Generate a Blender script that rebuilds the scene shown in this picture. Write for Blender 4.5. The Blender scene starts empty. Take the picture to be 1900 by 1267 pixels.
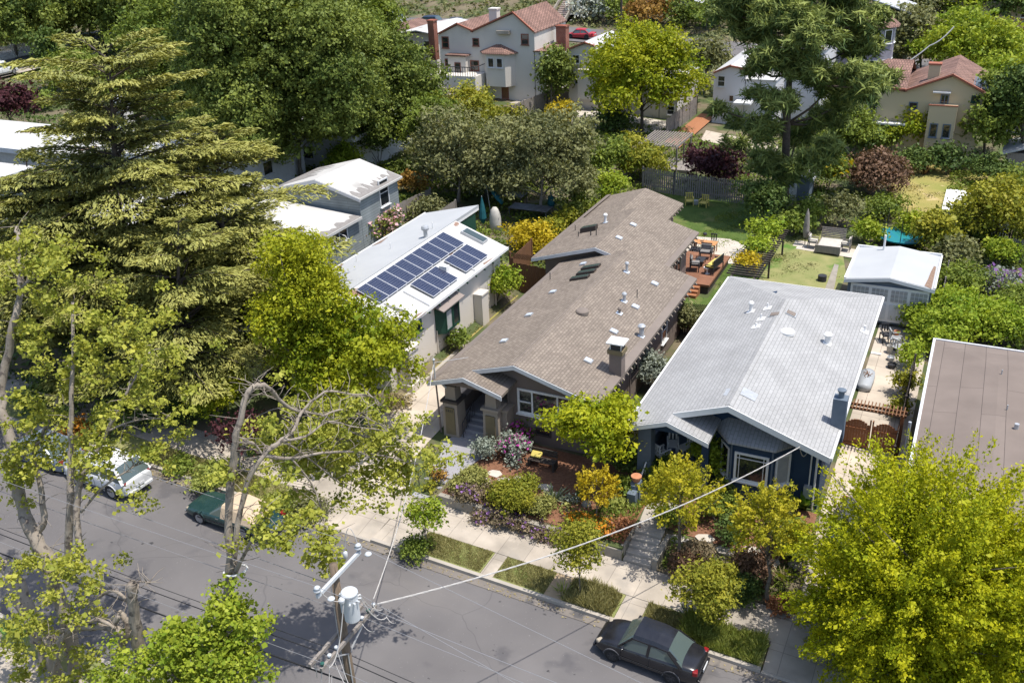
import bpy, bmesh, math, random
import numpy as np
from math import sin, cos, radians, pi
from mathutils import Vector, Matrix
random.seed(4); RG = np.random.default_rng(11)
SC = bpy.context.scene; COL = SC.collection

# ---------------------------------------------------------------- camera
H = 27.5; FPX = 1798.0
PIT, ROL, YAW = radians(26.122), radians(-2.606), radians(-26.656)
CF = Vector((sin(YAW)*cos(PIT), cos(YAW)*cos(PIT), -sin(PIT)))
r0 = Vector((cos(YAW), -sin(YAW), 0)); u0 = r0.cross(CF)
CR = r0*cos(ROL)+u0*sin(ROL); CU = u0*cos(ROL)-r0*sin(ROL)
cam = bpy.data.cameras.new('camera'); co = bpy.data.objects.new('camera', cam); COL.objects.link(co)
m = Matrix((( CR.x, CU.x, -CF.x, 0), (CR.y, CU.y, -CF.y, 0), (CR.z, CU.z, -CF.z, H), (0, 0, 0, 1)))
co.matrix_world = m
cam.sensor_width = 36; cam.lens = FPX/1900*36; cam.clip_start = .5; cam.clip_end = 1500
SC.camera = co
# ---------------------------------------------------------------- light
SUN = Vector((.34, .035, 1)).normalized()
W = bpy.data.worlds.new('World'); SC.world = W; W.use_nodes = True
nt = W.node_tree; bg = nt.nodes['Background']; sk = nt.nodes.new('ShaderNodeTexSky')
sk.sky_type = 'NISHITA'; sk.sun_disc = False; sk.sun_elevation = math.asin(SUN.z); sk.sun_rotation = math.atan2(SUN.x, SUN.y)
sk.air_density = 1.0; sk.dust_density = 1.5
nt.links.new(sk.outputs[0], bg.inputs[0]); bg.inputs[1].default_value = .165
sl = bpy.data.lights.new('sun', 'SUN'); sl.energy = 4.15; sl.angle = radians(.5); sl.color = (1, .955, .88)
so = bpy.data.objects.new('sun', sl); COL.objects.link(so); so.rotation_euler = SUN.to_track_quat('Z', 'Y').to_euler()
SC.view_settings.view_transform = 'Standard'; SC.view_settings.look = 'None'; SC.view_settings.exposure = 0.48; SC.view_settings.gamma = 1
SC.render.engine = 'CYCLES'; SC.cycles.max_bounces = 5; SC.cycles.diffuse_bounces = 3; SC.cycles.transparent_max_bounces = 6

# ---------------------------------------------------------------- helpers
def ray(px, py): return CF + CR*((px-950)/FPX) - CU*((py-633.5)/FPX)
def gr(x): return -.056*(min(max(x, -75), 14)+10)
def sm(t): t = min(max(t, 0), 1); return t*t*(3-2*t)
def gz(x, y):
    s = gr(x)
    if y < 31.95: return s-(.06 if y > 17.9 else 0)
    lift = .62; w = 2.0
    if -27 < x < -21.75: w = 5; lift = .36
    elif -21.75 <= x < -20.5: lift = .36
    elif -11.2 < x < -9.8: w = 2.2; lift = .60
    elif -20.5 <= x <= -9.95: w = .05; lift = .38+.24*(x+20.5)/10.5
    elif -3.9 < x < -.6: w = 14; lift = .62
    elif -3.9 >= x > -9.95: w = 3.0
    z = s+.13+lift*sm((y-31.95)/w)
    if y > 60: z += .008*(min(y, 135)-60)
    if y > 148: z += .17*(y-148)
    return z
def at(px, py, z=None, dz=0):
    d = ray(px, py)
    if z is not None:
        t = (z-H)/d.z; return Vector((d.x*t, d.y*t, z))
    zz = 1.0
    for _ in range(12):
        t = (zz-H)/d.z; zz = .5*zz+.5*(gz(d.x*t, d.y*t)+dz)
    t = (zz-H)/d.z; return Vector((d.x*t, d.y*t, zz))
def onY(px, py, Y): d = ray(px, py); t = Y/d.y; return Vector((d.x*t, Y, H+d.z*t))
def onX(px, py, X): d = ray(px, py); t = X/d.x; return Vector((X, d.y*t, H+d.z*t))
ORI = {}
def thing(name, label, cat, loc=(0, 0, 0), group=None):
    o = bpy.data.objects.new(name, None); COL.objects.link(o); o.location = loc; o.empty_display_size = .2
    o['label'] = label; o['category'] = cat; ORI[o.name] = Vector(loc)
    if group: o['group'] = group
    return o
def tag(o, label=None, cat=None, group=None, kind=None):
    for k, v in (('label', label), ('category', cat), ('group', group), ('kind', kind)):
        if v: o[k] = v
    return o
def finish(name, me, mats, parent, org):
    for mt in (mats if isinstance(mats, (list, tuple)) else [mats]): me.materials.append(mt)
    o = bpy.data.objects.new(name, me); COL.objects.link(o)
    if parent is not None: o.parent = parent; ORI[o.name] = org
    else: o.location = org; ORI[o.name] = org
    return o
class M:
    """collects geometry in world coordinates; build() makes one mesh object"""
    def __init__(s): s.v = []; s.f = []; s.mi = []; s.cur = 0
    def add(s, vs, fs):
        n = len(s.v); s.v += [tuple(v) for v in vs]; s.f += [tuple(i+n for i in f) for f in fs]; s.mi += [s.cur]*len(fs); return s
    def box(s, x0, x1, y0, y1, z0, z1):
        return s.add([(x0, y0, z0), (x1, y0, z0), (x1, y1, z0), (x0, y1, z0), (x0, y0, z1), (x1, y0, z1), (x1, y1, z1), (x0, y1, z1)],
                     [(0, 3, 2, 1), (4, 5, 6, 7), (0, 1, 5, 4), (1, 2, 6, 5), (2, 3, 7, 6), (3, 0, 4, 7)])
    def frustum(s, cx, cy, z0, z1, a0, b0, a1, b1):
        v = [(cx+i*a, cy+j*b, z) for z, a, b in ((z0, a0/2, b0/2), (z1, a1/2, b1/2)) for i, j in ((-1, -1), (1, -1), (1, 1), (-1, 1))]
        return s.add(v, [(0, 3, 2, 1), (4, 5, 6, 7), (0, 1, 5, 4), (1, 2, 6, 5), (2, 3, 7, 6), (3, 0, 4, 7)])
    def obox(s, c, ax, ay, az, sx, sy, sz):
        c = Vector(c); v = [c+ax*(i*sx/2)+ay*(j*sy/2)+az*(k*sz/2) for k in (-1, 1) for i, j in ((-1, -1), (1, -1), (1, 1), (-1, 1))]
        return s.add(v, [(0, 3, 2, 1), (4, 5, 6, 7), (0, 1, 5, 4), (1, 2, 6, 5), (2, 3, 7, 6), (3, 0, 4, 7)])
    def bar(s, a, b, w, h=None, up=(0, 0, 1)):
        a = Vector(a); b = Vector(b); d = b-a; L = d.length; d.normalize(); up = Vector(up)
        if abs(d.dot(up)) > .98: up = Vector((0, 1, 0))
        sd = d.cross(up).normalized(); u = sd.cross(d)
        return s.obox((a+b)/2, d, sd, u, L, w, h or w)
    def tube(s, pts, rad, n=7, cap=True):
        pts = [Vector(p) for p in pts]; N = len(pts)
        if not isinstance(rad, (list, tuple)): rad = [rad]*N
        base = len(s.v); vs = []; u = None
        for i, p in enumerate(pts):
            d = (pts[min(i+1, N-1)]-pts[max(i-1, 0)]).normalized()
            if u is None: u = d.orthogonal().normalized()
            else: u = (u-d*u.dot(d)).normalized()
            w = d.cross(u)
            for k in range(n):
                a = 2*pi*k/n; vs.append(p+(u*cos(a)+w*sin(a))*rad[i])
        fs = [(i*n+k, i*n+(k+1) % n, (i+1)*n+(k+1) % n, (i+1)*n+k) for i in range(N-1) for k in range(n)]
        if cap: fs += [tuple(range(n))[::-1], tuple((N-1)*n+k for k in range(n))]
        return s.add(vs, fs)
    def cyl(s, p, r, h, n=12, r2=None): return s.tube([p, (p[0], p[1], p[2]+h)], [r, r if r2 is None else r2], n)
    def prism(s, pts, d):
        d = Vector(d); n = len(pts); P = [Vector(p) for p in pts]
        return s.add(P+[p+d for p in P], [tuple(range(n))[::-1], tuple(range(n, 2*n))]+[(i, (i+1) % n, n+(i+1) % n, n+i) for i in range(n)])
    def lathe(s, c, prof, n=14):
        vs = [(c[0]+r*cos(2*pi*k/n), c[1]+r*sin(2*pi*k/n), c[2]+z) for r, z in prof for k in range(n)]; N = len(prof)
        return s.add(vs, [(i*n+k, i*n+(k+1) % n, (i+1)*n+(k+1) % n, (i+1)*n+k) for i in range(N-1) for k in range(n)]+[tuple(range(n))[::-1], tuple((N-1)*n+k for k in range(n))])
    def loft(s, rings, cap=True):
        n = len(rings[0]); vs = [p for r in rings for p in r]; N = len(rings)
        fs = [(i*n+k, i*n+(k+1) % n, (i+1)*n+(k+1) % n, (i+1)*n+k) for i in range(N-1) for k in range(n)]
        if cap: fs += [tuple(range(n))[::-1], tuple((N-1)*n+k for k in range(n))]
        return s.add(vs, fs)
    def parts(s, name, mats, parent=None, **k):
        """build every separate piece as an object of its own"""
        r = list(range(len(s.v)))
        def fd(a):
            while r[a] != a: r[a] = r[r[a]]; a = r[a]
            return a
        for f in s.f:
            a = fd(f[0])
            for i in f[1:]: r[fd(i)] = a
        gr_ = {}
        for f in s.f: gr_.setdefault(fd(f[0]), []).append(f)
        out = []
        for fs in gr_.values():
            ids = sorted({i for f in fs for i in f}); mp = {j: n for n, j in enumerate(ids)}; q = M(); q.add([s.v[i] for i in ids], [tuple(mp[i] for i in f) for f in fs]); out.append(q.build(name, mats, parent, **k))
        return out
    def build(s, name, mats, parent=None, smooth=False, bevel=0, sub=0):
        if parent is not None: org = ORI[parent.name]
        else:
            a = np.array(s.v); org = Vector((float(a[:, 0].mean()), float(a[:, 1].mean()), float(a[:, 2].min())))
        me = bpy.data.meshes.new(name); me.from_pydata([(v[0]-org.x, v[1]-org.y, v[2]-org.z) for v in s.v], [], s.f)
        bm = bmesh.new(); bm.from_mesh(me)
        for f, k in zip(bm.faces, s.mi): f.material_index = k; f.smooth = smooth
        bmesh.ops.recalc_face_normals(bm, faces=bm.faces)
        bm.to_mesh(me); bm.free()
        o = finish(name, me, mats, parent, org)
        if bevel:
            b = o.modifiers.new('bevel', 'BEVEL'); b.width = bevel; b.segments = 2; b.limit_method = 'ANGLE'
        if sub:
            b = o.modifiers.new('sub', 'SUBSURF'); b.levels = sub; b.render_levels = sub
        return o
def copy_tree(o, parent=None):
    c = o.copy(); COL.objects.link(c); c.parent = parent
    for ch in list(o.children): copy_tree(ch, c)
    return c

# ---------------------------------------------------------------- materials
def mat(name, c, rough=.85, c2=None, scale=4, det=4, contrast=.5, bump=0, bscale=None, spec=.3, metal=0, streak=None, coord='Object'):
    m = bpy.data.materials.new(name); m.use_nodes = True; n = m.node_tree; b = n.nodes['Principled BSDF']
    b.inputs['Roughness'].default_value = rough; b.inputs['Metallic'].default_value = metal; b.inputs['Specular IOR Level'].default_value = spec
    b.inputs['Base Color'].default_value = (*c, 1)
    tc = n.nodes.new('ShaderNodeTexCoord'); mp = n.nodes.new('ShaderNodeMapping'); n.links.new(tc.outputs[coord], mp.inputs[0])
    if streak: mp.inputs['Scale'].default_value = streak
    if c2:
        no = n.nodes.new('ShaderNodeTexNoise'); no.inputs['Scale'].default_value = scale; no.inputs['Detail'].default_value = det
        n.links.new(mp.outputs[0], no.inputs[0]); rp = n.nodes.new('ShaderNodeValToRGB'); rp.color_ramp.elements[0].position = .5-contrast/2.6; rp.color_ramp.elements[1].position = .5+contrast/2.6
        rp.color_ramp.elements[0].color = (*c, 1); rp.color_ramp.elements[1].color = (*c2, 1)
        n.links.new(no.outputs[0], rp.inputs[0]); n.links.new(rp.outputs[0], b.inputs['Base Color'])
        m['last'] = rp.name
    if bump:
        n2 = n.nodes.new('ShaderNodeTexNoise'); n2.inputs['Scale'].default_value = bscale or scale*6; n2.inputs['Detail'].default_value = 3
        n.links.new(mp.outputs[0], n2.inputs[0]); bp = n.nodes.new('ShaderNodeBump'); bp.inputs['Strength'].default_value = bump; bp.inputs['Distance'].default_value = .03
        n.links.new(n2.outputs[0], bp.inputs['Height']); n.links.new(bp.outputs[0], b.inputs['Normal'])
    return m
def over(m, c, scale, pos, width=.06, det=5, rough=None, streak=None, amt=1):
    """blend a stain colour over the base colour where a noise is high"""
    n = m.node_tree; b = n.nodes['Principled BSDF']; sock = b.inputs['Base Color']
    tc = n.nodes.new('ShaderNodeTexCoord'); mp = n.nodes.new('ShaderNodeMapping'); n.links.new(tc.outputs['Object'], mp.inputs[0])
    if streak: mp.inputs['Scale'].default_value = streak
    no = n.nodes.new('ShaderNodeTexNoise'); no.inputs['Scale'].default_value = scale; no.inputs['Detail'].default_value = det; n.links.new(mp.outputs[0], no.inputs[0])
    mr = n.nodes.new('ShaderNodeMapRange'); mr.inputs[1].default_value = pos; mr.inputs[2].default_value = pos+width; mr.inputs[4].default_value = amt; n.links.new(no.outputs[0], mr.inputs[0])
    mx = n.nodes.new('ShaderNodeMix'); mx.data_type = 'RGBA'; n.links.new(mr.outputs[0], mx.inputs[0])
    if sock.links: n.links.new(sock.links[0].from_socket, mx.inputs[6])
    else: mx.inputs[6].default_value = sock.default_value
    mx.inputs[7].default_value = (*c, 1); n.links.new(mx.outputs[2], sock); return m
def brick(name, c1, c2, mortar, bw, bh, ms=.02, rot=0, rough=.9, offset=.5, noise=.35, bump=.3, squash=0):
    m = bpy.data.materials.new(name); m.use_nodes = True; n = m.node_tree; b = n.nodes['Principled BSDF']; b.inputs['Roughness'].default_value = rough; b.inputs['Specular IOR Level'].default_value = .2
    tc = n.nodes.new('ShaderNodeTexCoord'); mp = n.nodes.new('ShaderNodeMapping'); n.links.new(tc.outputs['Object'], mp.inputs[0])
    if isinstance(rot, tuple):   # wall cladding: rows climb in z on walls of either direction
        sx = n.nodes.new('ShaderNodeSeparateXYZ'); ad = n.nodes.new('ShaderNodeMath'); cb_ = n.nodes.new('ShaderNodeCombineXYZ'); n.links.new(tc.outputs['Object'], sx.inputs[0]); n.links.new(sx.outputs[0], ad.inputs[0]); n.links.new(sx.outputs[1], ad.inputs[1]); n.links.new(ad.outputs[0], cb_.inputs[0]); n.links.new(sx.outputs[2], cb_.inputs[1]); n.links.new(cb_.outputs[0], mp.inputs[0])
    else: mp.inputs['Rotation'].default_value = (0, 0, rot)
    br = n.nodes.new('ShaderNodeTexBrick'); br.offset = offset; n.links.new(mp.outputs[0], br.inputs[0])
    br.inputs['Scale'].default_value = 1; br.inputs['Brick Width'].default_value = bw; br.inputs['Row Height'].default_value = bh; br.inputs['Mortar Size'].default_value = ms; br.inputs['Mortar Smooth'].default_value = .1
    br.inputs['Color1'].default_value = (*c1, 1); br.inputs['Color2'].default_value = (*c2, 1); br.inputs['Mortar'].default_value = (*mortar, 1)
    no = n.nodes.new('ShaderNodeTexNoise'); no.inputs['Scale'].default_value = .7; no.inputs['Detail'].default_value = 6; n.links.new(tc.outputs['Object'], no.inputs[0])
    mr = n.nodes.new('ShaderNodeMapRange'); mr.inputs[1].default_value = .3; mr.inputs[2].default_value = .7; mr.inputs[3].default_value = 1-noise; mr.inputs[4].default_value = 1+noise*.5; n.links.new(no.outputs[0], mr.inputs[0])
    mx = n.nodes.new('ShaderNodeMix'); mx.data_type = 'RGBA'; mx.blend_type = 'MULTIPLY'; mx.inputs[0].default_value = 1
    n.links.new(br.outputs[0], mx.inputs[6]); n.links.new(mr.outputs[0], mx.inputs[7]); n.links.new(mx.outputs[2], b.inputs['Base Color'])
    if bump:
        bp = n.nodes.new('ShaderNodeBump'); bp.invert = True; bp.inputs['Strength'].default_value = bump; bp.inputs['Distance'].default_value = .02
        n.links.new(br.outputs['Fac'], bp.inputs['Height']); n.links.new(bp.outputs[0], b.inputs['Normal'])
    return m
def leafmat(name, a, b_, trans=.3, rough=.5):
    m = bpy.data.materials.new(name); m.use_nodes = True; n = m.node_tree; p = n.nodes['Principled BSDF']; out = n.nodes['Material Output']
    p.inputs['Roughness'].default_value = rough; p.inputs['Specular IOR Level'].default_value = .12
    at_ = n.nodes.new('ShaderNodeAttribute'); at_.attribute_name = 'tint'
    mx = n.nodes.new('ShaderNodeMix'); mx.data_type = 'RGBA'; n.links.new(at_.outputs['Fac'], mx.inputs[0]); mx.inputs[6].default_value = (*a, 1); mx.inputs[7].default_value = (*b_, 1)
    n.links.new(mx.outputs[2], p.inputs['Base Color'])
    if trans > 0:
        t = n.nodes.new('ShaderNodeBsdfTranslucent'); g = n.nodes.new('ShaderNodeMix'); g.data_type = 'RGBA'; g.blend_type = 'MULTIPLY'; g.inputs[0].default_value = 1
        n.links.new(mx.outputs[2], g.inputs[6]); g.inputs[7].default_value = (1.25, 1.2, .5, 1); n.links.new(g.outputs[2], t.inputs[0])
        ms = n.nodes.new('ShaderNodeMixShader'); ms.inputs[0].default_value = trans
        n.links.new(p.outputs[0], ms.inputs[1]); n.links.new(t.outputs[0], ms.inputs[2]); n.links.new(ms.outputs[0], out.inputs[0])
    return m
ASPH = over(over(over(over(mat('asphalt', (.108, .101, .101), .9, (.15, .14, .137), .35, 10, .7, .25, 60), (.07, .067, .072), .5, .6, .08, 8, amt=.6), (.165, .15, .14), .22, .56, .14, 9, amt=.6, streak=(.35, 1.4, 1)), (.22, .21, .2), 14, .72, .02, 2, amt=.7), (.045, .043, .045), 2.2, .70, .04, 6)
def crack_road(m):
    n = m.node_tree; b = n.nodes['Principled BSDF']; sock = b.inputs['Base Color']
    tc = n.nodes.new('ShaderNodeTexCoord'); no = n.nodes.new('ShaderNodeTexNoise'); no.inputs['Scale'].default_value = .5; n.links.new(tc.outputs['Object'], no.inputs[0])
    ma = n.nodes.new('ShaderNodeVectorMath'); ma.operation = 'MULTIPLY_ADD'; ma.inputs[1].default_value = (1.6, 1.6, 0); n.links.new(no.outputs['Color'], ma.inputs[0]); n.links.new(tc.outputs['Object'], ma.inputs[2])
    vo = n.nodes.new('ShaderNodeTexVoronoi'); vo.feature = 'DISTANCE_TO_EDGE'; vo.inputs['Scale'].default_value = .16; n.links.new(ma.outputs[0], vo.inputs[0])
    mr = n.nodes.new('ShaderNodeMapRange'); mr.inputs[1].default_value = .0; mr.inputs[2].default_value = .0035; mr.inputs[3].default_value = .32; mr.inputs[4].default_value = 0; n.links.new(vo.outputs[0], mr.inputs[0])
    mx = n.nodes.new('ShaderNodeMix'); mx.data_type = 'RGBA'; n.links.new(mr.outputs[0], mx.inputs[0]); n.links.new(sock.links[0].from_socket, mx.inputs[6]); mx.inputs[7].default_value = (.04, .038, .04, 1); n.links.new(mx.outputs[2], sock)
    return m
crack_road(ASPH)
CONC = over(over(brick('sidewalk concrete', (.42, .365, .30), (.37, .325, .27), (.23, .20, .17), 1.25, 1.85, .012, 0, .9, 0, .3, .2), (.27, .245, .215), .8, .56, .12, 8, amt=.6), (.5, .44, .37), 1.3, .62, .1, 8, amt=.5)
DRIVE = over(brick('driveway concrete', (.50, .43, .35), (.44, .38, .31), (.26, .22, .18), 1.7, 3.0, .015, 0, .9, 0, .25, .2), (.30, .26, .22), .6, .6, .12, 8, amt=.6)
CURB = mat('kerb concrete', (.30, .27, .23), .9, (.40, .36, .31), 1.2, 6, .8, .2)
GREYC = mat('grey painted concrete', (.27, .265, .28), .8, (.31, .30, .32), 1.5, 6, .7, .1)
WALLC = mat('weathered concrete', (.20, .18, .15), .9, (.33, .30, .25), 2.5, 6, .9, .3)
EARTH = over(mat('garden soil', (.095, .075, .05), 1, (.19, .16, .10), .5, 8, .8, .5, 8), (.06, .085, .025), .35, .46, .1, 8, amt=.9)
MULCH = mat('bark mulch', (.11, .05, .028), 1, (.27, .135, .08), 9, 6, .9, .6, 30)
LAWN = over(over(mat('lawn', (.045, .085, .014), 1, (.10, .145, .03), 1.2, 8, .9, .6, 40), (.16, .155, .055), .6, .5, .16, 9, amt=.7), (.03, .055, .012), 7, .55, .1, 4, amt=.6)
DRYLAWN = over(mat('dry lawn', (.36, .27, .10), 1, (.20, .21, .05), .35, 8, .7, .5, 30), (.42, .33, .16), .9, .6, .1)
STRIPG = over(mat('strip turf', (.14, .18, .05), 1, (.30, .27, .12), .9, 8, .8, .6, 40), (.09, .17, .03), .6, .6, .1)
DIRT = mat('dirt', (.26, .19, .12), 1, (.40, .31, .20), .8, 8, .8, .3)
FLAG = mat('flagstone', (.42, .37, .31), .9, (.52, .48, .42), 1.5, 5, .8, .2)
BRSH = brick('brown shingle', (.255, .212, .172), (.185, .152, .125), (.12, .10, .083), .26, .15, .014, pi/2, .95, .37, .12, .3)
BRFLAT = mat('brown roof metal', (.20, .165, .14), .8, (.17, .14, .12), 1, 4)
GYSH = brick('pale grey shingle', (.345, .342, .338), (.31, .308, .304), (.235, .233, .23), .42, .17, .016, pi/2, .95, .5, .12, .2)
BRWN = mat('brown roll roof', (.235, .195, .175), .95, (.26, .22, .195), .6, 6, .8, .1, 30)
BRWN2 = brick('rolled roofing', (.20, .163, .14), (.185, .15, .129), (.075, .06, .055), 7.0, 1.0, .012, pi/2, .95, .37, .12, .05)
WROOF = over(over(mat('white roof coating', (.50, .49, .475), .8, (.43, .425, .41), .8, 8, .8, .1), (.36, .33, .31), .45, .64, .1, 9, amt=.5), (.24, .15, .11), .35, .635, .02, 9)
GROOF = over(mat('grey roof coating', (.36, .37, .38), .8, (.42, .43, .435), .5, 8, .8, .1), (.30, .28, .27), .3, .66, .1, 8, amt=.5)
WROOF2 = over(mat('aged white roof', (.50, .485, .46), .8, (.41, .40, .38), .8, 8, .8, .1), (.20, .185, .17), .33, .60, .14, 9, amt=.85)
STUC_B = mat('brown stucco', (.17, .135, .115), .95, (.195, .155, .135), 1.2, 5, .6, .15, 60)
TRIM_T = mat('taupe trim', (.27, .225, .18), .8, (.30, .25, .20), 2)
OLIVE = mat('olive panel', (.15, .12, .065), .8, (.18, .14, .08), 2)
DKBR = mat('dark brown trim', (.05, .04, .035), .7, (.07, .055, .045), 3)
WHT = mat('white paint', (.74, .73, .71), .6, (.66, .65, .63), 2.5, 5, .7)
WHTD = mat('dull white paint', (.62, .62, .62), .7, (.5, .5, .5), 3, 6, .8)  # greyer white for trim, roof edges and rear walls
NAVY = mat('navy siding', (.022, .045, .088), .8, (.03, .058, .105), 1.5, 5, .6)
STEEL = mat('slate blue paint', (.10, .13, .165), .7, (.13, .16, .20), 2)
STUC_W = over(mat('cream stucco', (.62, .57, .50), .95, (.56, .515, .455), .7, 7, .8, .15, 60), (.46, .42, .37), 1, .62, .14, 8, amt=.5)
STUC_V = over(mat('off white stucco', (.60, .56, .50), .95, (.54, .505, .46), .5, 7, .8, .1), (.38, .35, .32), .35, .6, .15, 8, amt=.5)
STUC_Y = mat('yellow stucco', (.52, .43, .28), .95, (.47, .39, .26), .5, 7, .8, .1)
LAVW = mat('cool white stucco', (.60, .60, .62), .95, (.53, .53, .56), .5, 7, .8, .1)
TILE = brick('clay tile', (.28, .165, .13), (.22, .13, .105), (.13, .08, .065), .25, .4, .04, 0, .9, .5, .35, .3)
TILEE = mat('clay tile edge', (.36, .12, .07), .9, (.25, .10, .07), 6, 4, .8)
GSID = brick('grey lap siding', (.23, .26, .265), (.20, .23, .235), (.12, .135, .14), 9, .2, .012, (pi/2, 0, 0), .85, .5, .25, .2)
GSIDX = brick('grey lap siding side', (.27, .30, .305), (.235, .265, .272), (.13, .15, .155), 9, .2, .012, (pi/2, 0, pi/2), .85, .5, .25, .2)
LILAC = mat('lilac shingle', (.24, .22, .26), .9, (.30, .28, .32), 3, 5)
DGREEN = mat('dark green trim', (.01, .045, .03), .6, (.015, .06, .04), 3)
REDB = brick('red brick', (.30, .09, .05), (.24, .07, .045), (.3, .22, .18), .25, .09, .012, (pi/2, 0, 0), .95)
WOODG = over(mat('weathered grey wood', (.19, .165, .145), .9, (.29, .26, .235), 3, 6, .8, .3, 30, streak=(6, 6, .6)), (.10, .085, .075), 3, .6, .1)
WOODB = mat('brown stained wood', (.14, .068, .035), .85, (.22, .11, .055), 3, 6, .8, .3, streak=(5, 5, .5))
WOODR = mat('red cedar wood', (.25, .10, .045), .8, (.36, .16, .075), 3, 6, .8, .2, streak=(5, 5, .6))
WOODO = mat('orange new wood', (.42, .19, .075), .8, (.52, .27, .12), 3, 6, .8)
DECKM = brick('deck boards', (.27, .13, .075), (.22, .105, .065), (.07, .035, .025), 6, .14, .012, 0, .75, .5, .3, .2)
DKWOOD = mat('dark aged wood', (.045, .036, .03), .9, (.08, .065, .055), 4, 6, .9, .4)
POLEM = over(mat('utility pole timber', (.13, .095, .065), .95, (.21, .16, .115), 4, 8, .8, .5, 20, streak=(8, 8, .5)), (.05, .035, .025), 5, .6, .08, streak=(8, 8, .4))
XFMR = mat('transformer paint', (.52, .54, .56), .45, (.45, .47, .49), 3, 4)
PORC = mat('porcelain insulator', (.5, .52, .54), .25)
GALV = mat('galvanised metal', (.48, .49, .50), .4, (.40, .41, .42), 6, 4, metal=.3)
DKMET = mat('dark metal', (.03, .03, .033), .5, (.045, .045, .05), 5)
WIRE = mat('black wire', (.02, .02, .022), .7); WIREW = mat('pale service cable', (.48, .455, .43), .7, (.45, .43, .41), 9); WIREG = mat('bare aluminium wire', (.22, .22, .23), .6)
BARK = over(mat('tree bark', (.12, .10, .08), 1, (.20, .175, .145), 5, 8, .8, .5, 20), (.07, .055, .045), 3, .58, .1)
BARKP = over(mat('plane tree bark', (.20, .165, .13), 1, (.33, .285, .235), 3, 8, .8, .4, 14), (.12, .10, .085), 4, .56, .08)
BARKG = mat('grey twig bark', (.26, .22, .19), 1, (.36, .32, .28), 6, 6)
BARKD = mat('dark conifer bark', (.07, .055, .045), 1, (.12, .095, .08), 5, 8)
def glassmat(name, c, rough=.06, spec=.9):
    return mat(name, c, rough, spec=spec)
PANE = glassmat('window glass', (.018, .021, .024)); PANEW = mat('pale window blind', (.42, .42, .40), .3, (.3, .3, .3), 2)
SKYL = mat('skylight dome', (.55, .60, .67), .35, (.48, .53, .60), 4); SKYG = glassmat('skylight glass', (.05, .07, .065), .1)
CELL = brick('solar cells', (.016, .021, .05), (.022, .028, .06), (.12, .13, .17), .155, .155, .007, 0, .18, 0, .1, 0)
CELL.node_tree.nodes['Principled BSDF'].inputs['Specular IOR Level'].default_value = .6
ALU = mat('aluminium frame', (.55, .56, .58), .4, metal=.2)
TERRA = mat('terracotta', (.45, .19, .10), .9, (.5, .24, .14), 5)
TEAL = mat('teal canvas', (.01, .08, .10), .8, (.015, .11, .13), 3); CANV = mat('pale canvas cover', (.5, .47, .42), .9, (.42, .40, .36), 3)
YELF = mat('yellow cushion', (.55, .45, .10), .9, (.5, .42, .13), 5)
# foliage colours: (darker hue, brighter hue), mixed leaf by leaf
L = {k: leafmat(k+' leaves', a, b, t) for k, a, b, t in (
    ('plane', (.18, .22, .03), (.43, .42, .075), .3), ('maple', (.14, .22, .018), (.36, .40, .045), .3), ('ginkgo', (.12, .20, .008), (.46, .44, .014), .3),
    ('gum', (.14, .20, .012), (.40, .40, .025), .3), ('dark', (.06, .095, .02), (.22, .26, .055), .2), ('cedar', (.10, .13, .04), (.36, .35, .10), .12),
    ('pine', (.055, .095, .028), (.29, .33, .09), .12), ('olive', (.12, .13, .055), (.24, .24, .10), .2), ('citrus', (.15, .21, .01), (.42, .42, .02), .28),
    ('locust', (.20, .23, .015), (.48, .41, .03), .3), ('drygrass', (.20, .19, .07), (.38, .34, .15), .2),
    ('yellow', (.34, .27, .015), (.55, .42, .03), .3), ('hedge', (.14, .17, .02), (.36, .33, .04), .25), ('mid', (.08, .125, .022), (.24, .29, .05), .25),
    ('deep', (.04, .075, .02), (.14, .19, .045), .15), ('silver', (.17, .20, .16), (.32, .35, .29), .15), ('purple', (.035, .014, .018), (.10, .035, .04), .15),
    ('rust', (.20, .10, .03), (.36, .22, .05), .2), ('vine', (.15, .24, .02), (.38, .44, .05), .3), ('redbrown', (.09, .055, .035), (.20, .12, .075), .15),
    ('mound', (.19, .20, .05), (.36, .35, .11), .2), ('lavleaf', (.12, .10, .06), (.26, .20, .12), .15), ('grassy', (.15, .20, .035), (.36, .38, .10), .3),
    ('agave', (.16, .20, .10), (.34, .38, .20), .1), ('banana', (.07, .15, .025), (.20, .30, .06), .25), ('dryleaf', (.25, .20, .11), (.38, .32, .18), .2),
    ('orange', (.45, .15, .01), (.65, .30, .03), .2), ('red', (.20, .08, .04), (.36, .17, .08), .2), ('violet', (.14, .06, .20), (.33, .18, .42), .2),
    ('pinkf', (.60, .30, .35), (.75, .55, .55), .2), ('magenta', (.40, .03, .28), (.6, .10, .45), .2), ('whitef', (.6, .6, .55), (.75, .75, .7), .2))}

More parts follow.
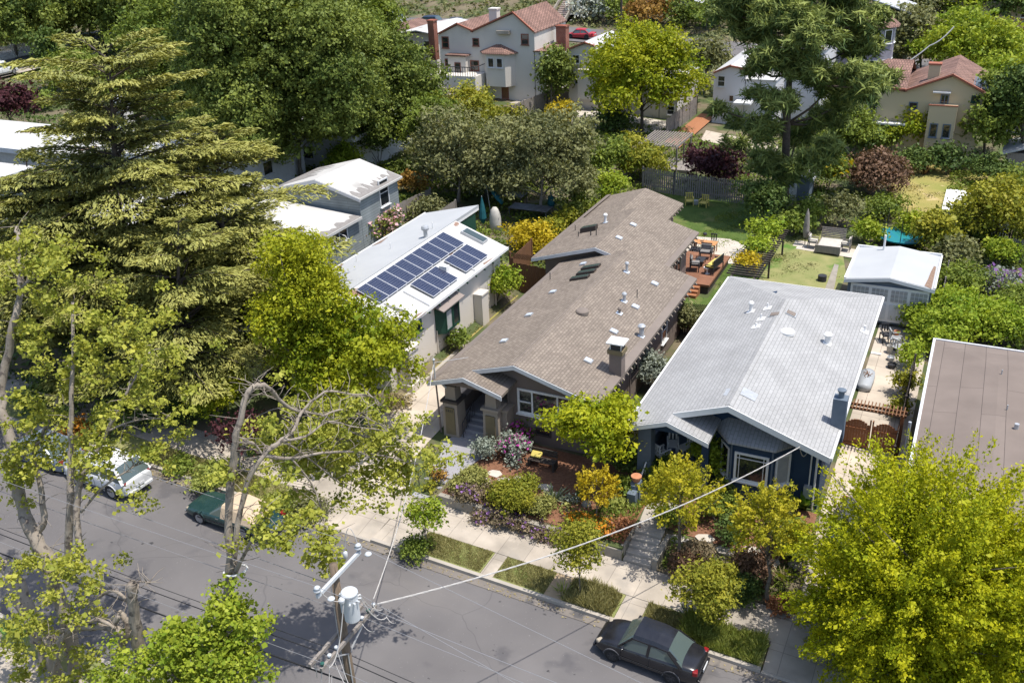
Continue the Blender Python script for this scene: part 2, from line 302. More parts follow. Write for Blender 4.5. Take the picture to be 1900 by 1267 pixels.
# ---------------------------------------------------------------- foliage
def quads(P, size, up=.6, out=None, ob=.0, asp=.6, tint=None, axis=None):
    n = len(P); g = RG.normal(size=(n, 3)); g[:, 2] += up*1.3
    if out is not None: g += out*ob
    g /= np.linalg.norm(g, axis=1)[:, None]+1e-9
    a = RG.normal(size=(n, 3)) if axis is None else axis+RG.normal(size=(n, 3))*.25
    t = a-g*(a*g).sum(1)[:, None]; t /= np.linalg.norm(t, axis=1)[:, None]+1e-9; b = np.cross(g, t)
    s = (size*np.clip(RG.lognormal(-.08, .42, n), .35, 2.2))[:, None]*.5
    q = np.stack([P-t*s, P+b*s*asp+g*s*.25, P+t*s, P-b*s*asp+g*s*.25], 1)
    if tint is None: tint = RG.uniform(0, 1, n)
    return q, np.clip(tint, 0, 1)
def leafmesh(name, qs, ts, m, parent, org=None):
    q = np.concatenate(qs).reshape(-1, 3); t = np.repeat(np.concatenate(ts), 4); n = len(q)//4
    if org is None: org = ORI[parent.name] if parent is not None else Vector((float(q[:, 0].mean()), float(q[:, 1].mean()), float(q[:, 2].min())))
    q = (q-np.array(org)).astype(np.float32)
    me = bpy.data.meshes.new(name); me.vertices.add(n*4); me.vertices.foreach_set('co', q.ravel())
    me.loops.add(n*4); me.loops.foreach_set('vertex_index', np.arange(n*4, dtype=np.int32))
    me.polygons.add(n); me.polygons.foreach_set('loop_start', np.arange(0, n*4, 4, dtype=np.int32))
    me.update(calc_edges=True)
    a = me.attributes.new('tint', 'FLOAT', 'POINT'); a.data.foreach_set('value', t.astype(np.float32))
    return finish(name, me, m, parent, org)
def unit(n): v = RG.normal(size=(n, 3)); return v/np.linalg.norm(v, axis=1)[:, None]
def lobes(c, R, nl=16, lr=.42, ls=.12, cov=2.0, low=-.6, twig=2.6, lumps=.3, up=.55):
    """broadleaf crown: lobes on an ellipsoid, clumps on each lobe, leaves in each clump"""
    c = np.array(c); R = np.array(R); Q = []; T = []; Rm = R.mean()
    d = unit(nl*6); d = d[d[:, 2] > low][:nl]; cen = c+d*R*(1-lr*.75)*RG.uniform(.5, 1.2, (len(d), 1)); cen = np.vstack([cen, c+[0, 0, R[2]*.2]])
    tips = cen
    for k, cc in enumerate(cen):
        r = Rm*lr*RG.uniform(.55, 1.25); rr = r*np.array([1, 1, min(1.1, .35+.6*R[2]/Rm)])
        if k == len(cen)-1: rr = R*.55
        area = 4*pi*rr[0]*rr[2]; tw = ls*twig; nc = max(4, int(area/(tw*tw*2.2)))
        e = unit(nc*2); e = e[e[:, 2] > -.55][:nc]; cl = cc+e*rr*RG.uniform(.7, 1.3, (len(e), 1))
        nper = max(3, int(cov*area/(ls*ls*.32)/len(cl)*.5)); lt = RG.uniform(-lumps, lumps)
        P = np.repeat(cl, nper, 0)+RG.normal(size=(len(cl)*nper, 3))*tw*.55*[1, 1, .7]
        o = np.repeat(e, nper, 0); ct = np.repeat(RG.uniform(-.25, .25, len(cl)), nper)
        q, t = quads(P, ls, up, o, .7, tint=.5+lt+ct+RG.uniform(-.25, .25, len(P))); Q.append(q); T.append(t)
    return Q, T, tips
def spray(c, R, n=150, ls=.12, per=70, low=-.3, up=.5, core=.35, thick=.16, drop=.0):
    """crown of many outward shoots: ragged, spiky outline"""
    c = np.array(c); R = np.array(R); d = unit(n*3); d = d[d[:, 2] > low][:n]; n = len(d); Q = []; T = []
    ln = RG.uniform(.72, 1.12, n); s = RG.beta(1.6, 1.0, (n, per)); 
    base = c+d*R*core; tip = c+d*R*ln[:, None]
    tip[:, 2] += R[2]*.12
    P = base[:, None]+(tip-base)[:, None]*s[..., None]; P[..., 2] -= drop*(s**2)*R[2]
    P += RG.normal(size=P.shape)*((1.15-s[..., None])*R.mean()*thick)
    ax = np.repeat(d, per, 0); P = P.reshape(-1, 3)
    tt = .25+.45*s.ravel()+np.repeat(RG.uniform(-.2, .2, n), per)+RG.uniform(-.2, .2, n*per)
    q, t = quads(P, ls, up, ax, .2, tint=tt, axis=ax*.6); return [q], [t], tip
def trunkmesh(base, top, r, tips, m, parent, nb=14, lean=0, name='trunk', sub=.55):
    g = M(); base = Vector(base); top = Vector(top); pts = []; N = 6
    for i in range(N+1):
        t = i/N; p = base.lerp(top, t); w = (top-base).length*.03*sin(t*pi); pts.append(p+Vector((random.uniform(-w, w), random.uniform(-w, w), 0)))
    g.tube(pts, [r*(1.25 if i == 0 else 1)*(1-.72*i/N) for i in range(N+1)], 8)
    tips = [Vector([float(q) for q in p]) for p in tips]; random.shuffle(tips)
    for p in tips[:nb]:
        zt = min(max((p.z-base.z)*sub/(top.z-base.z+1e-6), .15), .92); a = base.lerp(top, zt); mid = a.lerp(p, .5)+Vector((random.uniform(-.1, .1), random.uniform(-.1, .1), .05))*(p-a).length
        rr = r*.45*(1-zt*.5); g.tube([a, mid, a.lerp(p, .97)], [rr, rr*.6, rr*.2], 5)
    return g.build(name, m, parent, smooth=True)
def dist(p): return (Vector(p)-Vector((0, 0, H))).length
def tree(name, label, base, top, wpx, lm, cat='tree', kind='lobes', cb=.28, bark=None, group=None, lsf=1.0, cov=1.9, nl=18, lr=.42, r=None, nb=12, bz=None, asp=1.0, lumps=.3, **kw):
    """base, top: where foot and highest leaves are seen; wpx: crown width in photo pixels; sizes follow from the distance"""
    b = at(*base) if len(base) == 2 else Vector(base); tp = onY(top[0], top[1], b.y) if len(top) == 2 else Vector(top)
    if bz is not None: b.z = bz
    D = dist(((b.x+tp.x)/2, b.y, (b.z+tp.z)/2)); R = wpx*D/FPX/2*.95; Ht = tp.z-b.z; R3 = Ht*(1-cb)/2
    c = (b.x*.25+tp.x*.75, b.y, b.z+Ht*cb+R3); ls = max(.065, D*.0028*lsf)
    o = thing(name, label, cat, b, group)
    if kind == 'lobes': Q, T, tips = lobes(c, (R, R*asp, R3), nl, lr, ls, cov, lumps=lumps, **kw)
    else: Q, T, tips = spray(c, (R, R*asp, R3), ls=ls, **kw)
    leafmesh('crown', Q, T, L[lm], o)
    trunkmesh(b-Vector((0, 0, .1)), (c[0], c[1], c[2]+R3*.55), r or max(.03, Ht*.018), tips, bark or BARK, o, nb)
    return o
def bush(label, px, py, wpx, hf, lm, name='shrub', cat='shrub', kind='lobes', asp=1.0, lsf=.9, cov=1.5, flow=None, fn=.12, nl=9, group=None, dz=0, stems=True, **kw):
    """px,py = centre of the plant as seen; wpx = width in pixels; hf = height / width"""
    p = at(px, py)
    for _ in range(4):
        D = dist(p); Wd = wpx*D/FPX; p = at(px, py, dz=Wd*hf*.5+dz)
    R = Wd/2; R3 = Wd*hf/2; g = gz(p.x, p.y)+dz; c = (p.x, p.y, g+R3*.95); ls = max(.06, D*.0029*lsf)
    o = thing(name, label, cat, (p.x, p.y, g), group)
    if kind == 'lobes': Q, T, tips = lobes(c, (R, R*asp, R3), nl, .5, ls, cov, low=-.1, **kw)
    else: Q, T, tips = spray(c, (R, R*asp, R3*1.05), ls=ls, **kw)
    leafmesh('foliage', Q, T, L[lm], o)
    if flow:
        q = Q[0] if len(Q) == 1 else np.concatenate(Q); pick = q.mean(1)[RG.random(len(q)) < fn]; k = pick[:, 2] > c[2]-R3*.3; pick = pick[k]+[0, 0, ls*.3]
        fq, ft = quads(pick, ls*1.25, 1.2, asp=.9); leafmesh('flowers', [fq], [ft], L[flow], o)
    if stems:
        s = M()
        for tpt in tips[:5]: s.tube([(p.x, p.y, g-.05), (float(tpt[0]), float(tpt[1]), float(tpt[2]))], [.035, .012], 4)
        s.build('stem', BARK, o)
    return o
def blades(name, label, px, py, wpx, n, length, lm, wd=.05, cat='plant', curl=.5, elev=(.25, 1.3), group=None, z=None):
    """rosette or clump of strap leaves, each leaf a folded, curving strip"""
    p = at(px, py) if z is None else at(px, py, z); o = thing(name, label, cat, p, group); Q = []; T = []
    for i in range(n):
        az = random.uniform(0, 2*pi); el = random.uniform(*elev); ln = length*random.uniform(.7, 1.1); d = Vector((cos(az)*cos(el), sin(az)*cos(el), sin(el))); sd = Vector((-sin(az), cos(az), 0))
        b0 = p+Vector((random.uniform(-1, 1), random.uniform(-1, 1), 0))*wpx*.0; pts = []
        for k in range(6):
            t = k/5; q = b0+d*ln*t+Vector((0, 0, -curl*ln*t*t*.6)); w = wd*(1-t)**.6*(.7+.6*t) if k < 5 else .003; pts.append((q-sd*w, q+sd*w))
        for k in range(5): Q.append([pts[k][0], pts[k][1], pts[k+1][1], pts[k+1][0]]); T.append(random.random())
    leafmesh('leaves', [np.array([[tuple(v) for v in q] for q in Q])], [np.array(T)], L[lm], o); return o

# ================================================================ SETTING
def struct(o, kind='structure'): o['kind'] = kind; return o
def rng(a, b, s): return list(np.arange(a, b, s))
xs = sorted(set([-420, -340, -280, -230, -190, -160, -140, -125]+[round(float(v), 3) for v in rng(-115, -60, 3)]+[round(float(v), 3) for v in rng(-60, -30, 1)]+[round(float(v), 3) for v in rng(-30, 6, .5)]+[-27.001, -21.751, -21.749, -20.501, -20.499, -11.201, -11.199, -9.801, -9.799, -3.901, -3.899]+[round(float(v), 3) for v in rng(6, 40, 2)]+[50, 65, 90, 130]))
ys = sorted(set([-20, 0, 8, 12, 15, 17.88, 17.9, 20, 24, 28.3, 30, 31.94, 32.0]+[round(float(v), 3) for v in rng(32.5, 46, .5)]+[round(float(v), 3) for v in rng(46, 80, 1)]+[round(float(v), 3) for v in rng(80, 150, 3)]+[150, 155, 165, 180, 200, 240, 300, 400]))
g = M(); g.v = [(x, y, gz(x, y)) for y in ys for x in xs]; nx = len(xs)
g.f = [(j*nx+i, j*nx+i+1, (j+1)*nx+i+1, (j+1)*nx+i) for j in range(len(ys)-1) for i in range(nx-1)]; g.mi = [0]*len(g.f)
struct(g.build('ground', EARTH))
def patch(name, pts, m, dz=.03, kind='structure', zf=None, step=1.0, thick=0):
    bm = bmesh.new(); vs = [bm.verts.new((p[0], p[1], 0)) for p in pts]; bm.faces.new(vs)
    X = [p[0] for p in pts]; Y = [p[1] for p in pts]
    for a, lo, hi in ((0, min(X), max(X)), (1, min(Y), max(Y))):
        k = lo+step
        while k < hi:
            co_ = [0, 0, 0]; no = [0, 0, 0]; co_[a] = k; no[a] = 1
            bmesh.ops.bisect_plane(bm, geom=bm.verts[:]+bm.edges[:]+bm.faces[:], plane_co=co_, plane_no=no); k += step
    for v in bm.verts: v.co.z = (zf(v.co.x, v.co.y) if zf else gz(v.co.x, v.co.y))+dz
    if thick:
        r = bmesh.ops.extrude_face_region(bm, geom=bm.faces[:])
        for e in r['geom']:
            if isinstance(e, bmesh.types.BMVert): e.co.z -= thick
    bmesh.ops.recalc_face_normals(bm, faces=bm.faces)
    if not thick:
        for f in bm.faces:
            if f.normal.z < 0: f.normal_flip()
    me = bpy.data.meshes.new(name); bm.to_mesh(me); bm.free(); o = finish(name, me, m, None, Vector((0, 0, 0)))
    if kind: o['kind'] = kind
    return o
def rect(x0, x1, y0, y1): return [(x0, y0), (x1, y0), (x1, y1), (x0, y1)]
patch('road', rect(-110, 40, 17.9, 28.3), ASPH, .0, step=2, zf=lambda x, y: gr(x)+.02-.004*abs(y-23))
GUT = over(mat('dusty gutter asphalt', (.135, .12, .11), .95, (.20, .175, .15), .8, 9, .8, .2, 40), (.09, .085, .085), 1.5, .55, .1)
patch('gutter', rect(-110, 40, 27.88, 28.29), GUT, .0, step=2, zf=lambda x, y: gr(x)+.021)
sw = lambda x, y: gr(x)+.15
patch('sidewalk', rect(-110, 40, 30.0, 31.93), CONC, .0, zf=sw, step=1.5, thick=.25)
patch('driveway_apron', [(-27.0, 28.45), (-21.75, 28.45), (-21.75, 29.99), (-25.9, 29.99)], CONC, .0, zf=lambda x, y: gr(x)+.03+.12*sm((y-28.4)/1.4), step=.5, thick=.25)
patch('driveway_apron', [(-4.3, 28.45), (1.2, 28.45), (1.2, 29.99), (-4.3, 29.99)], CONC, .0, zf=lambda x, y: gr(x)+.05+.10*sm((y-28.4)/1.4), step=.5, thick=.25)
patch('sidewalk', rect(-110, 40, 14.9, 16.8), CONC, .0, zf=sw, step=1.5, thick=.25)
for a, b in ((-110, -27.2), (-21.72, -4.35), (1.25, 40)):
    patch('kerb', rect(a, b, 28.3, 28.48), CURB, .0, zf=lambda x, y: gr(x)+.165, step=1.5, thick=.4)
patch('kerb', rect(-27.18, -21.74, 28.3, 28.44), CURB, .0, zf=lambda x, y: gr(x)+.04, step=1.0, thick=.3)
patch('kerb', rect(-4.33, 1.23, 28.3, 28.44), CURB, .0, zf=lambda x, y: gr(x)+.05, step=1.0, thick=.3)
patch('kerb', rect(-110, 40, 17.72, 17.9), CURB, .0, zf=lambda x, y: gr(x)+.165, step=1.5, thick=.4)
# planting strip: turf, dirt, cross slabs
for a, b, mm in ((-21.7, -19.7, CONC), (-19.68, -16.35, STRIPG), (-16.33, -15.75, CONC), (-15.73, -13.4, STRIPG), (-13.38, -12.6, DIRT), (-12.58, -10.3, STRIPG), (-10.28, -9.3, CONC), (-9.28, -4.36, STRIPG)):
    patch('grass_strip' if mm is STRIPG else ('sidewalk' if mm is CONC else 'dirt_strip'), rect(a, b, 28.5, 29.98), mm, .0, zf=lambda x, y: gr(x)+.145, step=.6, thick=.2)
patch('grass_strip', rect(-110, -27.2, 28.5, 29.98), STRIPG, .0, zf=lambda x, y: gr(x)+.145, step=1.5, thick=.2)
patch('grass_strip', rect(1.26, 40, 28.5, 29.98), STRIPG, .0, zf=lambda x, y: gr(x)+.145, step=1.5, thick=.2)
patch('grass_strip', rect(-110, 40, 16.82, 17.7), STRIPG, .0, zf=lambda x, y: gr(x)+.14, step=1.5, thick=.2)
# driveways, walks, lawns
patch('driveway', [(-26.2, 31.95), (-21.9, 31.95), (-23.05, 33.6), (-23.05, 46.5), (-26.2, 46.5)], DRIVE, .04)
patch('path', [(-26.42, 33.8), (-26.22, 33.8), (-26.22, 46.5), (-26.42, 46.5)], CURB, .14, thick=.2)
patch('side_yard_grass', rect(-27.9, -26.44, 32, 54), DRYLAWN, .04)
patch('driveway', [(-3.75, 31.95), (-.9, 31.95), (-.9, 60.5), (-3.9, 60.5), (-3.9, 38.2)], DRIVE, .04)
patch('lawn', [(-18.6, 61.5), (-10.5, 61.5), (-9.6, 69.0), (-13, 79.2), (-25.4, 80.0), (-25, 68.5), (-18.9, 68.0)], LAWN, .035)
patch('patio', [(-19.0, 65.4), (-14.9, 65.4), (-13.0, 66.6), (-13.6, 69.0), (-16.2, 70.2), (-19.0, 69.6)], FLAG, .06)
patch('lawn', [(-16.1, 54.2), (-12.8, 54.2), (-12.6, 66.5), (-14.8, 65.3), (-14.8, 59), (-16.1, 59)], LAWN, .04)
patch('back_lawn', [(-11.9, 56.3), (-7.0, 56.3), (-7.0, 66.8), (-8.6, 74.5), (-15.2, 76), (-12.6, 66)], STRIPG, .05)
patch('dry_lawn', [(at(*p).x, at(*p).y) for p in ((1655, 370), (1700, 415), (1765, 400), (1835, 345), (1850, 305), (1740, 285), (1650, 305))], DRYLAWN, .04)
patch('neighbour_lawn', [(at(*p).x, at(*p).y) for p in ((1275, 290), (1330, 297), (1385, 275), (1340, 258), (1300, 262))], LAWN, .05)
patch('path', [(at(*p).x, at(*p).y) for p in ((1300, 262), (1440, 285), (1445, 270), (1310, 243))], DRIVE, .06)
patch('neighbour_patio', [(at(*p).x, at(*p).y) for p in ((1062, 200), (1060, 235), (1150, 245), (1255, 250), (1250, 228))], FLAG, .06)
patch('patch_of_grass', [(at(*p).x, at(*p).y) for p in ((735, 412), (800, 380), (790, 345), (735, 360))], LAWN, .05)
patch('side_street', rect(-138, -122, 60, 200), ASPH, .3, step=6); patch('side_street_sidewalk', rect(-121.8, -119, 60, 200), CONC, .34, step=6)
patch('upper_street', rect(-121, 60, 136, 147), ASPH, .12, step=4)
patch('path', [(at(*p).x, at(*p).y) for p in ((1815, 40), (1900, 62), (1900, 40), (1850, 22))], DRIVE, .06)
# h1 front garden
patch('mulch_bed', [(-20.3, 32.3), (-11.25, 32.3), (-11.25, 37.9), (-19.4, 37.9), (-19.9, 35.8)], MULCH, .035, step=.5)
patch('garden_bed', rect(-9.9, -4.0, 34.2, 38.2), MULCH, .03, step=.7)
patch('mulch_bed', rect(-14.2, -13.3, 44, 56), MULCH, .04)
g = M(); random.seed(8)
for cx, cy in ((-19.4, 34.3), (-18.7, 34.75), (-18.0, 34.35), (-17.35, 34.8), (-16.7, 34.35), (-16.0, 34.7), (-18.9, 33.9), (-15.3, 34.3), (-9.2, 33.9), (-8.2, 34.3), (-7.2, 34.0), (-6.1, 34.4), (-5.2, 34.1)):
    n = 6; z = gz(cx, cy)+.06; pts = [(cx+cos(2*pi*k/n+cx)*random.uniform(.36, .5), cy+sin(2*pi*k/n+cx)*random.uniform(.26, .38), z) for k in range(n)]
    g.prism(pts, (0, 0, -.09))
struct(g.build('stepping_stones', FLAG))
# walk and steps of the brown house
wz = 1.17
patch('front_walk', [(-21.75, 33.75), (-20.3, 33.75), (-19.9, 35.6), (-19.6, 36.85), (-22.8, 36.85), (-21.95, 35.2)], GREYC, 0, zf=lambda x, y: wz, step=2, thick=.35)
patch('front_walk', [(-21.75, 31.94), (-20.45, 31.94), (-20.45, 32.8), (-21.75, 32.8)], GREYC, .0, zf=lambda x, y: gr(x)+.165, thick=.3)
o = thing('entry_steps', 'three grey concrete steps up from the sidewalk to the brown bungalow walk', 'steps', (-21.1, 32.8, .7))
for i in range(3): M().box(-21.75, -20.3, 32.8+.33*i, 33.78, .3, .80+.12*(i+1)).build('step', GREYC, o, bevel=.015)
# railings
def railing(name, label, pts, h=.9, m=DKMET, bal=.14, cat='railing', r=.018):
    o = thing(name, label, cat, pts[0]); g = M(); p = [Vector(q) for q in pts]; up = Vector((0, 0, h))
    g.tube([q+up for q in p], r*1.3, 6); g2 = M()
    for a, b in zip(p, p[1:]):
        n = max(2, int((b-a).length/bal))
        for k in range(n+1): q = a.lerp(b, k/n); g2.tube([q, q+up], r*(1.4 if k in (0, n) else .7), 5)
    g.build('handrail', m, o); g2.build('balusters', m, o); return o
railing('handrail', 'black iron handrail at the foot of the grey entry steps', [(-21.8, 32.75, .75), (-21.8, 33.9, 1.1), (-21.95, 34.6, 1.13)], bal=.5)
# retaining walls
def wall(name, label, x0, x1, y0, y1, z0, z1a, z1b, m=WALLC, cat='retaining wall'):
    g = M(); g.add([(x0, y0, z0), (x1, y0, z0), (x1, y1, z0), (x0, y1, z0), (x0, y0, z1a), (x1, y0, z1b), (x1, y1, z1b), (x0, y1, z1a)], [(0, 3, 2, 1), (4, 5, 6, 7), (0, 1, 5, 4), (1, 2, 6, 5), (2, 3, 7, 6), (3, 0, 4, 7)])
    o = g.build(name, m, bevel=.015); tag(o, label, cat); return o
wall('retaining_wall', 'low weathered concrete retaining wall along the sidewalk below the brown house garden', -20.28, -11.2, 31.94, 32.2, .05, 1.22, .72)
wall('retaining_wall', 'short concrete wall return beside the blue house steps', -11.35, -11.15, 32.2, 33.9, -.1, .8, .8)
wall('retaining_wall', 'concrete kerb wall right of the blue house steps', -9.85, -9.6, 31.94, 34.0, -.2, .62, .62)
o = thing('garden_steps', 'wide grey speckled garden steps up from the sidewalk towards the blue house', 'steps', (-10.5, 31.95, .15))
for i in range(5): M().box(-11.13, -9.87, 31.95+.36*i, 33.9, -.1, .24+.125*(i+1)-.05).build('step', CURB, o, bevel=.015)
patch('path', [(-11.1, 33.9), (-9.9, 33.9), (-9.9, 36.0), (-11.3, 36.0)], CURB, .05)
o = thing('porch_steps', 'grey steps leading up to the navy porch of the blue house', 'steps', (-10.8, 36, .75))
for i in range(4): M().box(-11.6, -10.1, 36.0+.3*i, 37.35, .55, .95+.17*i).build('step', CURB, o, bevel=.015)

# ================================================================ BUILDING HELPERS
def window(par, c, face, w, h, frame, cols=1, rows=1, fw=.09, glass=None, sill=True, name='window', proud=.05, split=None):
    """c = centre on the wall plane; face = outward normal; cols may be relative widths"""
    n = Vector(face); sd = Vector((0, 0, 1)).cross(n); up = Vector((0, 0, 1)); c = Vector(c); P = lambda a, b, d: c+sd*a+up*b+n*d
    g = M(); T = .1
    for a, b, sx, sy in ((0, h/2-fw/2, w, fw), (0, -h/2+fw/2, w, fw), (-w/2+fw/2, 0, fw, h-2*fw), (w/2-fw/2, 0, fw, h-2*fw)):
        g.obox(P(a, b, proud-T/2), sd, n, up, sx, T, sy)
    ws = split or [1]*cols; tot = sum(ws); x = -w/2+fw
    for i, q in enumerate(ws[:-1]):
        x += q/tot*(w-2*fw); g.obox(P(x, 0, proud-T/2-.01), sd, n, up, fw*.75, T, h-2*fw)
    for j in range(1, rows): g.obox(P(0, -h/2+h*j/rows, proud-T/2-.014), sd, n, up, w-2*fw, T, fw*.5)
    if sill: g.obox(P(0, -h/2-.03, proud+.02), sd, n, up, w+.12, T+.06, .06)
    f = g.build(name, frame, par)
    q = M(); q.obox(P(0, 0, -.0), sd, n, up, w-fw, .03, h-fw); q.build('pane', glass or PANE, f)
    return f
def roofslab(g, x0, x1, y0, y1, z0, z1, th=.14):
    """one slope: height z0 at x0, z1 at x1"""
    g.add([(x0, y0, z0), (x1, y0, z1), (x1, y1, z1), (x0, y1, z0), (x0, y0, z0-th), (x1, y0, z1-th), (x1, y1, z1-th), (x0, y1, z0-th)], [(0, 1, 2, 3), (7, 6, 5, 4), (0, 4, 5, 1), (1, 5, 6, 2), (2, 6, 7, 3), (3, 7, 4, 0)])
def gable_roof(par, xl, xr, y0, y1, ze, zr, m, rim=None, xm=None, th=.14, name='roof'):
    xm = (xl+xr)/2 if xm is None else xm; g = M()
    prof = [(xl, ze), (xm, zr), (xr, ze), (xr, ze-th), (xm, zr-th), (xl, ze-th)]
    g.loft([[(x, y, z) for x, z in prof] for y in (y0, y1)], False)
    g.add([(x, y0, z) for x, z in prof], [(0, 1, 4, 5), (1, 2, 3, 4)]); g.add([(x, y1, z) for x, z in prof], [(5, 4, 1, 0), (4, 3, 2, 1)])
    r = g.build(name, m, par)
    if rim:
        b = M()
        for (xa, za), (xb, zb) in (((xl, ze), (xm, zr)), ((xm, zr), (xr, ze))):
            b.add([(xa, y0-.045, za-.03), (xb, y0-.045, zb-.03), (xb, y0-.045, zb-.26), (xa, y0-.045, za-.26), (xa, y0-.003, za-.03), (xb, y0-.003, zb-.03), (xb, y0-.003, zb-.26), (xa, y0-.003, za-.26)], [(0, 1, 2, 3), (7, 6, 5, 4), (0, 4, 5, 1), (1, 5, 6, 2), (2, 6, 7, 3), (3, 7, 4, 0)])
        b.build('bargeboard', rim, par)
    return r
def slopez(xl, xr, ze, zr): 
    xm = (xl+xr)/2
    return lambda x: ze+(zr-ze)*(1-abs(x-xm)/((xr-xl)/2))
def tails(par, x, y0, y1, z, d, m, step=.62, L=.5, name='rafter_tail'):
    """exposed rafter tails under an eave; d=+1 pokes towards +x"""
    g = M(); y = y0
    while y < y1:
        g.prism([(x-d*L, y, z-.02), (x+d*.04, y, z-.17), (x+d*.10, y, z-.24), (x+d*.07, y, z-.31), (x-d*.02, y, z-.27), (x-d*L, y, z-.16)], (0, .07, 0)); y += step
    return g.parts('rafter_tail', m, par)
def pipe(par, x, y, z, h, r, m, name='vent_pipe', cap=None, flash=None):
    g = M(); g.tube([(x, y, z-.15), (x, y, z+h)], r, 12)
    if cap: g.lathe((x, y, z+h), [(r*1.5, -.02), (r*1.7, .06), (r*1.1, .14), (.01, .17)], 12)
    o = g.build(name, m, par, smooth=False)
    return o
def skylight(par, x, y, zf, w, d, m_glass, m_frame, name='skylight', h=.1, rz=0):
    s = .02; X0, X1, Y0, Y1 = x-w/2, x+w/2, y-d/2, y+d/2
    def sl(g, a, b, c, e, z0, z1): g.add([(a, c, zf(a)+z0), (b, c, zf(b)+z0), (b, e, zf(b)+z0), (a, e, zf(a)+z0), (a, c, zf(a)+z1), (b, c, zf(b)+z1), (b, e, zf(b)+z1), (a, e, zf(a)+z1)], [(0, 3, 2, 1), (4, 5, 6, 7), (0, 1, 5, 4), (1, 2, 6, 5), (2, 3, 7, 6), (3, 0, 4, 7)])
    g = M(); sl(g, X0, X1, Y0, Y1, -.02, h); f = g.build(name, m_frame, par)
    q = M(); sl(q, X0+.05, X1-.05, Y0+.05, Y1-.05, h+.001, h+.03); q.build('pane', m_glass, f, bevel=.01)
    return f
def bracket(g, x, y, z, L=.75, m=None): g.bar((x, y, z), (x, y-L, z), .1, .1); g.bar((x, y, z-.5), (x, y-L*.8, z-.05), .08, .08)
def onroof(px, py, zf):
    d = ray(px, py); z = 5.0
    for _ in range(25):
        t = (z-H)/d.z; z = .5*z+.5*zf(d.x*t)
    t = (z-H)/d.z; return Vector((d.x*t, d.y*t, z))
# ================================================================ BROWN BUNGALOW
h = thing('brown_bungalow', 'taupe stucco bungalow with a long brown shingle roof and open corner porch', 'house', (-18.6, 45, 1.2))
ZE, ZR = 4.5, 5.82; zf1 = slopez(-23.1, -14.2, ZE, ZR); zf2 = slopez(-25.1, -16.25, 4.58, 5.88); zf3 = slopez(-25.0, -19.1, 4.5, 5.4)
g = M()
def wallgable(g, xl, xr, y0, y1, z0, zf, drop=.15):
    xm = (xl+xr)/2
    return g
ppl = [(-19.5, 1.0), (-14.95, 1.0), (-14.95, zf1(-14.95)-.145), (-18.65, zf1(-18.65)-.15), (-19.5, zf1(-19.5)-.15)]
g.prism([(x, 38.1, z) for x, z in ppl], (0, 15.4, 0))
g.prism([(x, 41.0, z) for x, z in [(-22.35, 1.0), (-19.503, 1.0), (-19.503, zf1(-19.503)-.15), (-22.35, zf1(-22.35)-.15)]], (0, 12.4, 0))
g.prism([(x, 38.1, z) for x, z in [(-22.35, 4.2), (-19.503, 4.2), (-19.503, zf1(-19.503)-.15), (-22.35, zf1(-22.35)-.15)]], (0, .2, 0))
g.build('wall', STUC_B, h)
g = M(); g.prism([(x, 54.0, z) for x, z in [(-24.4, 1.0), (-17.0, 1.0), (-17.0, zf2(-17.0)-.15), (-20.675, 5.72), (-24.4, zf2(-24.4)-.15)]], (0, 7.2, 0))
g.prism([(x, 61.25, z) for x, z in [(-24.4, 1.0), (-19.7, 1.0), (-19.7, zf3(-19.7)-.15), (-22.05, 5.24), (-24.4, zf3(-24.4)-.15)]], (0, 5.7, 0)); g.build('rear_wall', STUC_B, h)
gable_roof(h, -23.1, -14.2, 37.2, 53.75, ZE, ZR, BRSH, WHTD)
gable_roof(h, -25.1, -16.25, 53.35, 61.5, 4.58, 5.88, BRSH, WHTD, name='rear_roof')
gable_roof(h, -25.03, -19.1, 61.0, 67.4, 4.5, 5.4, BRSH, None, name='rear_roof')
g = M(); zp = slopez(-23.1, -18.95, 4.49, 5.12)
gable_roof(h, -23.1, -18.95, 36.35, 38.08, 4.49, 5.12, BRSH, WHTD, name='porch_roof')
# roof edge bands (smooth metal edge seen along the eaves)
g = M()
for x0, x1, y0, y1, zz, e in ((-14.62, -14.195, 37.2, 53.75, zf1, 1), (-23.105, -22.75, 36.36, 53.3, zf1, 1), (-16.6, -16.245, 53.4, 61.5, zf2, 1), (-25.105, -24.75, 53.4, 67.3, zf2, 1), (-18.65-.14, -18.65+.14, 37.2, 53.3, zf1, 0)):
    roofslab(g, x0, x1, y0, y1, zz(x0)+.012, zz(x1)+.012, .01)
roofslab(g, -19.25, -18.945, 36.36, 38.05, zp(-19.25)+.012, zp(-18.95)+.012, .01)
g.build('eave_flashing', BRFLAT, h)
tails(h, -14.2, 37.9, 53.4, ZE, 1, TRIM_T); tails(h, -16.25, 54.0, 61.3, 4.58, 1, TRIM_T); tails(h, -19.1, 61.5, 67.2, 4.5, 1, TRIM_T)
# gutter + downpipes
g = M(); g.tube([(-14.8, 43.3, 4.2), (-14.8, 43.3, 1.2)], .045); g.tube([(-19.45, 38.03, 4.3), (-19.45, 38.03, 1.2)], .05); g.tube([(-22.95, 36.9, 4.4), (-22.9, 36.95, 1.2)], .045); g.parts('downpipe', STUC_B, h)
# gable front brackets
g = M()
for x in (-18.65, -16.6, -14.75): bracket(g, x, 38.1, zf1(x)-.28, .85)
for x in (-22.4, -21.0, -19.3): bracket(g, x, 36.95, zp(x)-.26, .5)
g.parts('bracket', WHTD, h)
